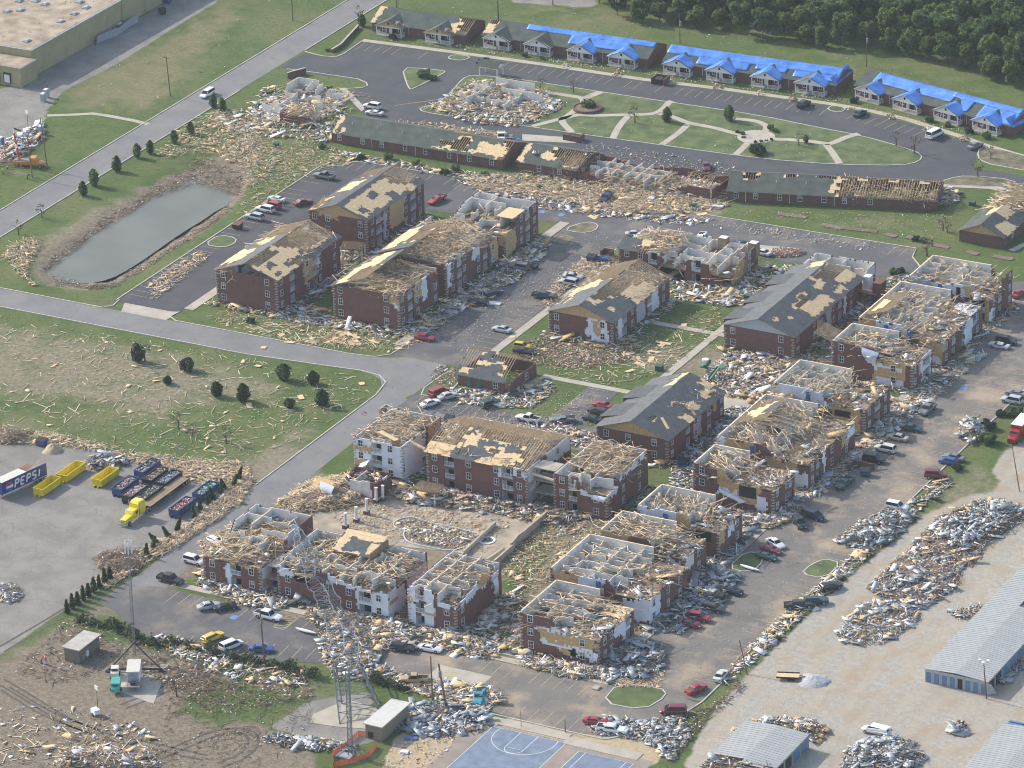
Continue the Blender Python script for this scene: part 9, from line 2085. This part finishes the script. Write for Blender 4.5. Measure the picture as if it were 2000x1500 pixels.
S('wreckage before the stacked balcony front', [(760, 1225), (900, 1235), (960, 1260), (950, 1290), (880, 1275), (800, 1260), (760, 1250)], 1500, 'mixed', .5, peak=.8)
S('lumber and wreckage by the old tan pickup', [(730, 1300), (860, 1330), (960, 1345), (990, 1370), (950, 1390), (850, 1370), (760, 1330)], 1300, 'mixed', .4, clump=.3)
S('twisted metal round the two wooden poles', [(790, 1375), (870, 1375), (960, 1395), (940, 1430), (850, 1440), (770, 1430)], 1300, 'metal', .5, clump=.4)
S('litter on the sand beside the court', [(770, 1450), (900, 1440), (840, 1500), (740, 1500)], 260, 'litter', .05)
S('rubble at the foot of the lowest block', [(1010, 1270), (1050, 1290), (1160, 1305), (1200, 1330), (1120, 1325), (1020, 1300)], 1300, 'mixed', .5, peak=.5)
S('great heap of sheet metal at the corner of the lowest block', [(1180, 1290), (1230, 1250), (1290, 1260), (1300, 1300), (1260, 1330), (1190, 1320)], 1300, 'metal', .7, peak=1.3, shrink=.85)
S('tan splinters spilled from the metal heap onto the lot', [(1180, 1330), (1300, 1310), (1290, 1345), (1200, 1340)], 420, 'lumber', .1, shrink=.7)
S('torn metal beside the lower right row', [(1280, 1180), (1340, 1130), (1400, 1100), (1440, 1130), (1410, 1180), (1330, 1240), (1280, 1230)], 2000, 'metal', .6, clump=.3, peak=.6)
S('rubble beside the black corner', [(1400, 1050), (1460, 1000), (1500, 1010), (1440, 1080), (1420, 1110)], 600, 'metal', .4)
S('rubble foot of the middle right row', [(1350, 985), (1500, 1010), (1560, 990), (1580, 1010), (1500, 1035), (1380, 1010)], 1300, 'mixed', .5)
S('rubble along the street side of the right-hand rows', [(1560, 980), (1620, 920), (1700, 850), (1780, 770), (1900, 690), (1930, 690), (1800, 800), (1700, 890), (1600, 970)], 2400, 'mixed', .35, clump=.4)
S('rubble between the right-hand rows', [(1580, 700), (1660, 720), (1760, 790), (1760, 810), (1640, 760), (1560, 740)], 1200, 'mixed', .4)
S('dusty litter on the right-hand drive', [(1990, 640), (1990, 760), (1700, 1040), (1400, 1340), (1300, 1330), (1420, 1140), (1700, 860)], 1300, 'litter', .02, .3, shrink=.4)
# verge and storage yard
S('shredded sheet metal on the bays of the right-hand drive', [(1630, 1060), (1680, 1020), (1760, 990), (1790, 1010), (1740, 1060), (1680, 1075)], 1700, 'metal', .6, peak=.9, shrink=.75)
S('crumpled silver sheet beside the shrubs', E_(1898, 845, 26, 24), 240, 'metal', .8, peak=1.4)
S('scrap along the verge of the right-hand drive', [(1850, 930), (1860, 950), (1780, 1010), (1640, 1140), (1530, 1240), (1420, 1340), (1400, 1330), (1520, 1210), (1640, 1110), (1780, 980)], 1700, 'mixed', .3, clump=.6)
S('belongings spilled from the storage rows, lower pile', [(1630, 1240), (1680, 1180), (1740, 1170), (1800, 1190), (1790, 1220), (1720, 1260), (1650, 1260)], 2400, 'goods', .25, peak=.5, shrink=.75)
S('belongings spilled from the storage rows, middle pile', [(1690, 1150), (1750, 1090), (1820, 1080), (1880, 1110), (1870, 1150), (1800, 1190), (1740, 1180)], 3000, 'goods', .5, peak=.9, shrink=.75, clump=.3)
S('wrecked storage rows with sheet metal, upper pile', [(1760, 1090), (1830, 1010), (1920, 975), (2000, 990), (2000, 1020), (1930, 1060), (1900, 1110), (1820, 1090)], 3000, 'goods', .5, peak=.9, clump=.3, shrink=.8)
S('sheet metal torn over the upper storage pile', [(1830, 1030), (1960, 985), (1990, 1000), (1940, 1050), (1860, 1080)], 700, 'metal', .8, z=1.0)
S('belongings heap behind the caved-in storage building', [(1430, 1430), (1500, 1405), (1580, 1405), (1620, 1425), (1600, 1450), (1500, 1435), (1440, 1450)], 1300, 'goods', .5, peak=.7, shrink=.8)
S('metal and belongings heap round the crushed white van', [(1650, 1470), (1700, 1440), (1780, 1450), (1810, 1480), (1780, 1510), (1640, 1510)], 1900, 'metal', .6, peak=1.0, shrink=.7)
S('small scrap heap on the open yard', E_(1870, 1423, 18, 12), 130, 'metal', .5)
S('scrap against the long storage wall', [(1850, 1200), (1910, 1180), (1920, 1190), (1880, 1215)], 200, 'goods', .4)
S('scrap along the roll doors in shade', [(1940, 1330), (1990, 1290), (2000, 1300), (1960, 1340)], 260, 'goods', .4)
S('torn metal and brush in the corner by the court', [(1240, 1410), (1330, 1400), (1350, 1440), (1310, 1490), (1260, 1450), (1150, 1430), (1180, 1400)], 1500, 'metal', .4, clump=.3, shrink=.8)
S('fence tangle along the verge corner', [(1280, 1450), (1330, 1400), (1400, 1370), (1440, 1330), (1460, 1340), (1390, 1400), (1320, 1480)], 420, 'brush', .3)
S('heap of bagged refuse inside the warehouse screen', [(150, 70), (180, 62), (230, 45), (262, 30), (250, 50), (200, 72), (165, 85)], 420, 'goods', .8, peak=1.0)
S('stacked pallets and scrap behind the crane truck', [(20, 270), (85, 240), (88, 275), (40, 310), (0, 320), (0, 290)], 900, 'goods', .6, peak=.8)
S('brush at the foot of the yard fence', [(0, 840), (60, 845), (50, 868), (0, 870)], 260, 'brush', .6, peak=.8)
# single boards one can point at, lying in the open
PLK = [MB().box(-l / 2, l / 2, -.08, .08, 0, .07, m).mesh('loose_plank') for l, m in ((2.4, LUM2), (3.4, LUM), (1.8, LUM2), (4.2, LUM2))]
PLY = [MB().box(-1.2, 1.2, -.6, .6, 0, .04, OSB2).mesh('plywood_sheet'), MB().box(-.7, .7, -.6, .6, 0, .04, OSB2).mesh('plywood_sheet')]
for poly, n, lab, grp in (([(0, 620), (480, 705), (730, 745), (560, 870), (0, 830)], 75, 'loose pale plank lying alone in the littered field', 'planks in the field'), ([(430, 620), (640, 640), (830, 680), (640, 670), (480, 645)], 45, 'loose pale plank on the grass below the brick blocks', 'planks below the brick blocks'), ([(1060, 690), (1300, 660), (1390, 620), (1320, 720), (1150, 740)], 45, 'loose pale plank on the courtyard grass', 'planks in the courtyard'), ([(0, 1420), (240, 1410), (300, 1470), (0, 1490)], 40, 'loose pale plank on the muddy bottom corner', 'planks in the mud')):
 k = 0
 while k < n:
  x = rnd.uniform(min(p[0] for p in poly), max(p[0] for p in poly)); y = rnd.uniform(min(p[1] for p in poly), max(p[1] for p in poly))
  if not inside(poly, x, y): continue
  c = P(x, y); o = bpy.data.objects.new('loose_plank', rnd.choice(PLK)); COL.objects.link(o); o.location = (c[0], c[1], .04); o.rotation_euler = (rnd.uniform(-.03, .03), rnd.uniform(-.05, .05), rnd.uniform(0, 3.14)); tag(o, lab, 'plank', grp); k += 1
for poly, n, lab, grp in (([(480, 630), (760, 660), (800, 690), (560, 670)], 16, 'bright plywood sheet on the grass below the brick blocks', 'plywood below the brick blocks'), ([(900, 640), (1200, 680), (1380, 600), (1250, 740)], 14, 'bright plywood sheet on the courtyard grass', 'plywood in the courtyard'), ([(1100, 400), (1400, 400), (1400, 425), (1150, 425)], 14, 'bright plywood sheet at the rim of the collapsed house', 'plywood by the collapsed house'), ([(500, 640), (740, 745), (600, 850), (480, 860)], 6, 'bright plywood sheet in the littered field', 'plywood in the field')):
 k = 0
 while k < n:
  x = rnd.uniform(min(p[0] for p in poly), max(p[0] for p in poly)); y = rnd.uniform(min(p[1] for p in poly), max(p[1] for p in poly))
  if not inside(poly, x, y): continue
  c = P(x, y); o = bpy.data.objects.new('plywood_sheet', rnd.choice(PLY)); COL.objects.link(o); o.location = (c[0], c[1], .12); o.rotation_euler = (rnd.uniform(-.12, .12), rnd.uniform(-.12, .12), rnd.uniform(0, 3.14)); tag(o, lab, 'plywood', grp); k += 1
# ================================================================== haze between the helicopter and the ground
hz = bpy.data.materials.new('haze_air'); hz.use_nodes = True
n_, l_ = nodes_of(hz)
n_.clear()
o_ = n_.new('ShaderNodeOutputMaterial'); v_ = n_.new('ShaderNodeVolumePrincipled')
v_.inputs['Color'].default_value = (.84, .95, 1.0, 1); v_.inputs['Density'].default_value = 0.000055; v_.inputs['Anisotropy'].default_value = 0.0
l_.new(v_.outputs[0], o_.inputs['Volume'])
haze = MB().box(-14500, 14500, -14500, 14500, -3.5, 420, hz).build('haze')
tag(haze, 'thin bluish summer haze over the site', None, None, 'stuff')
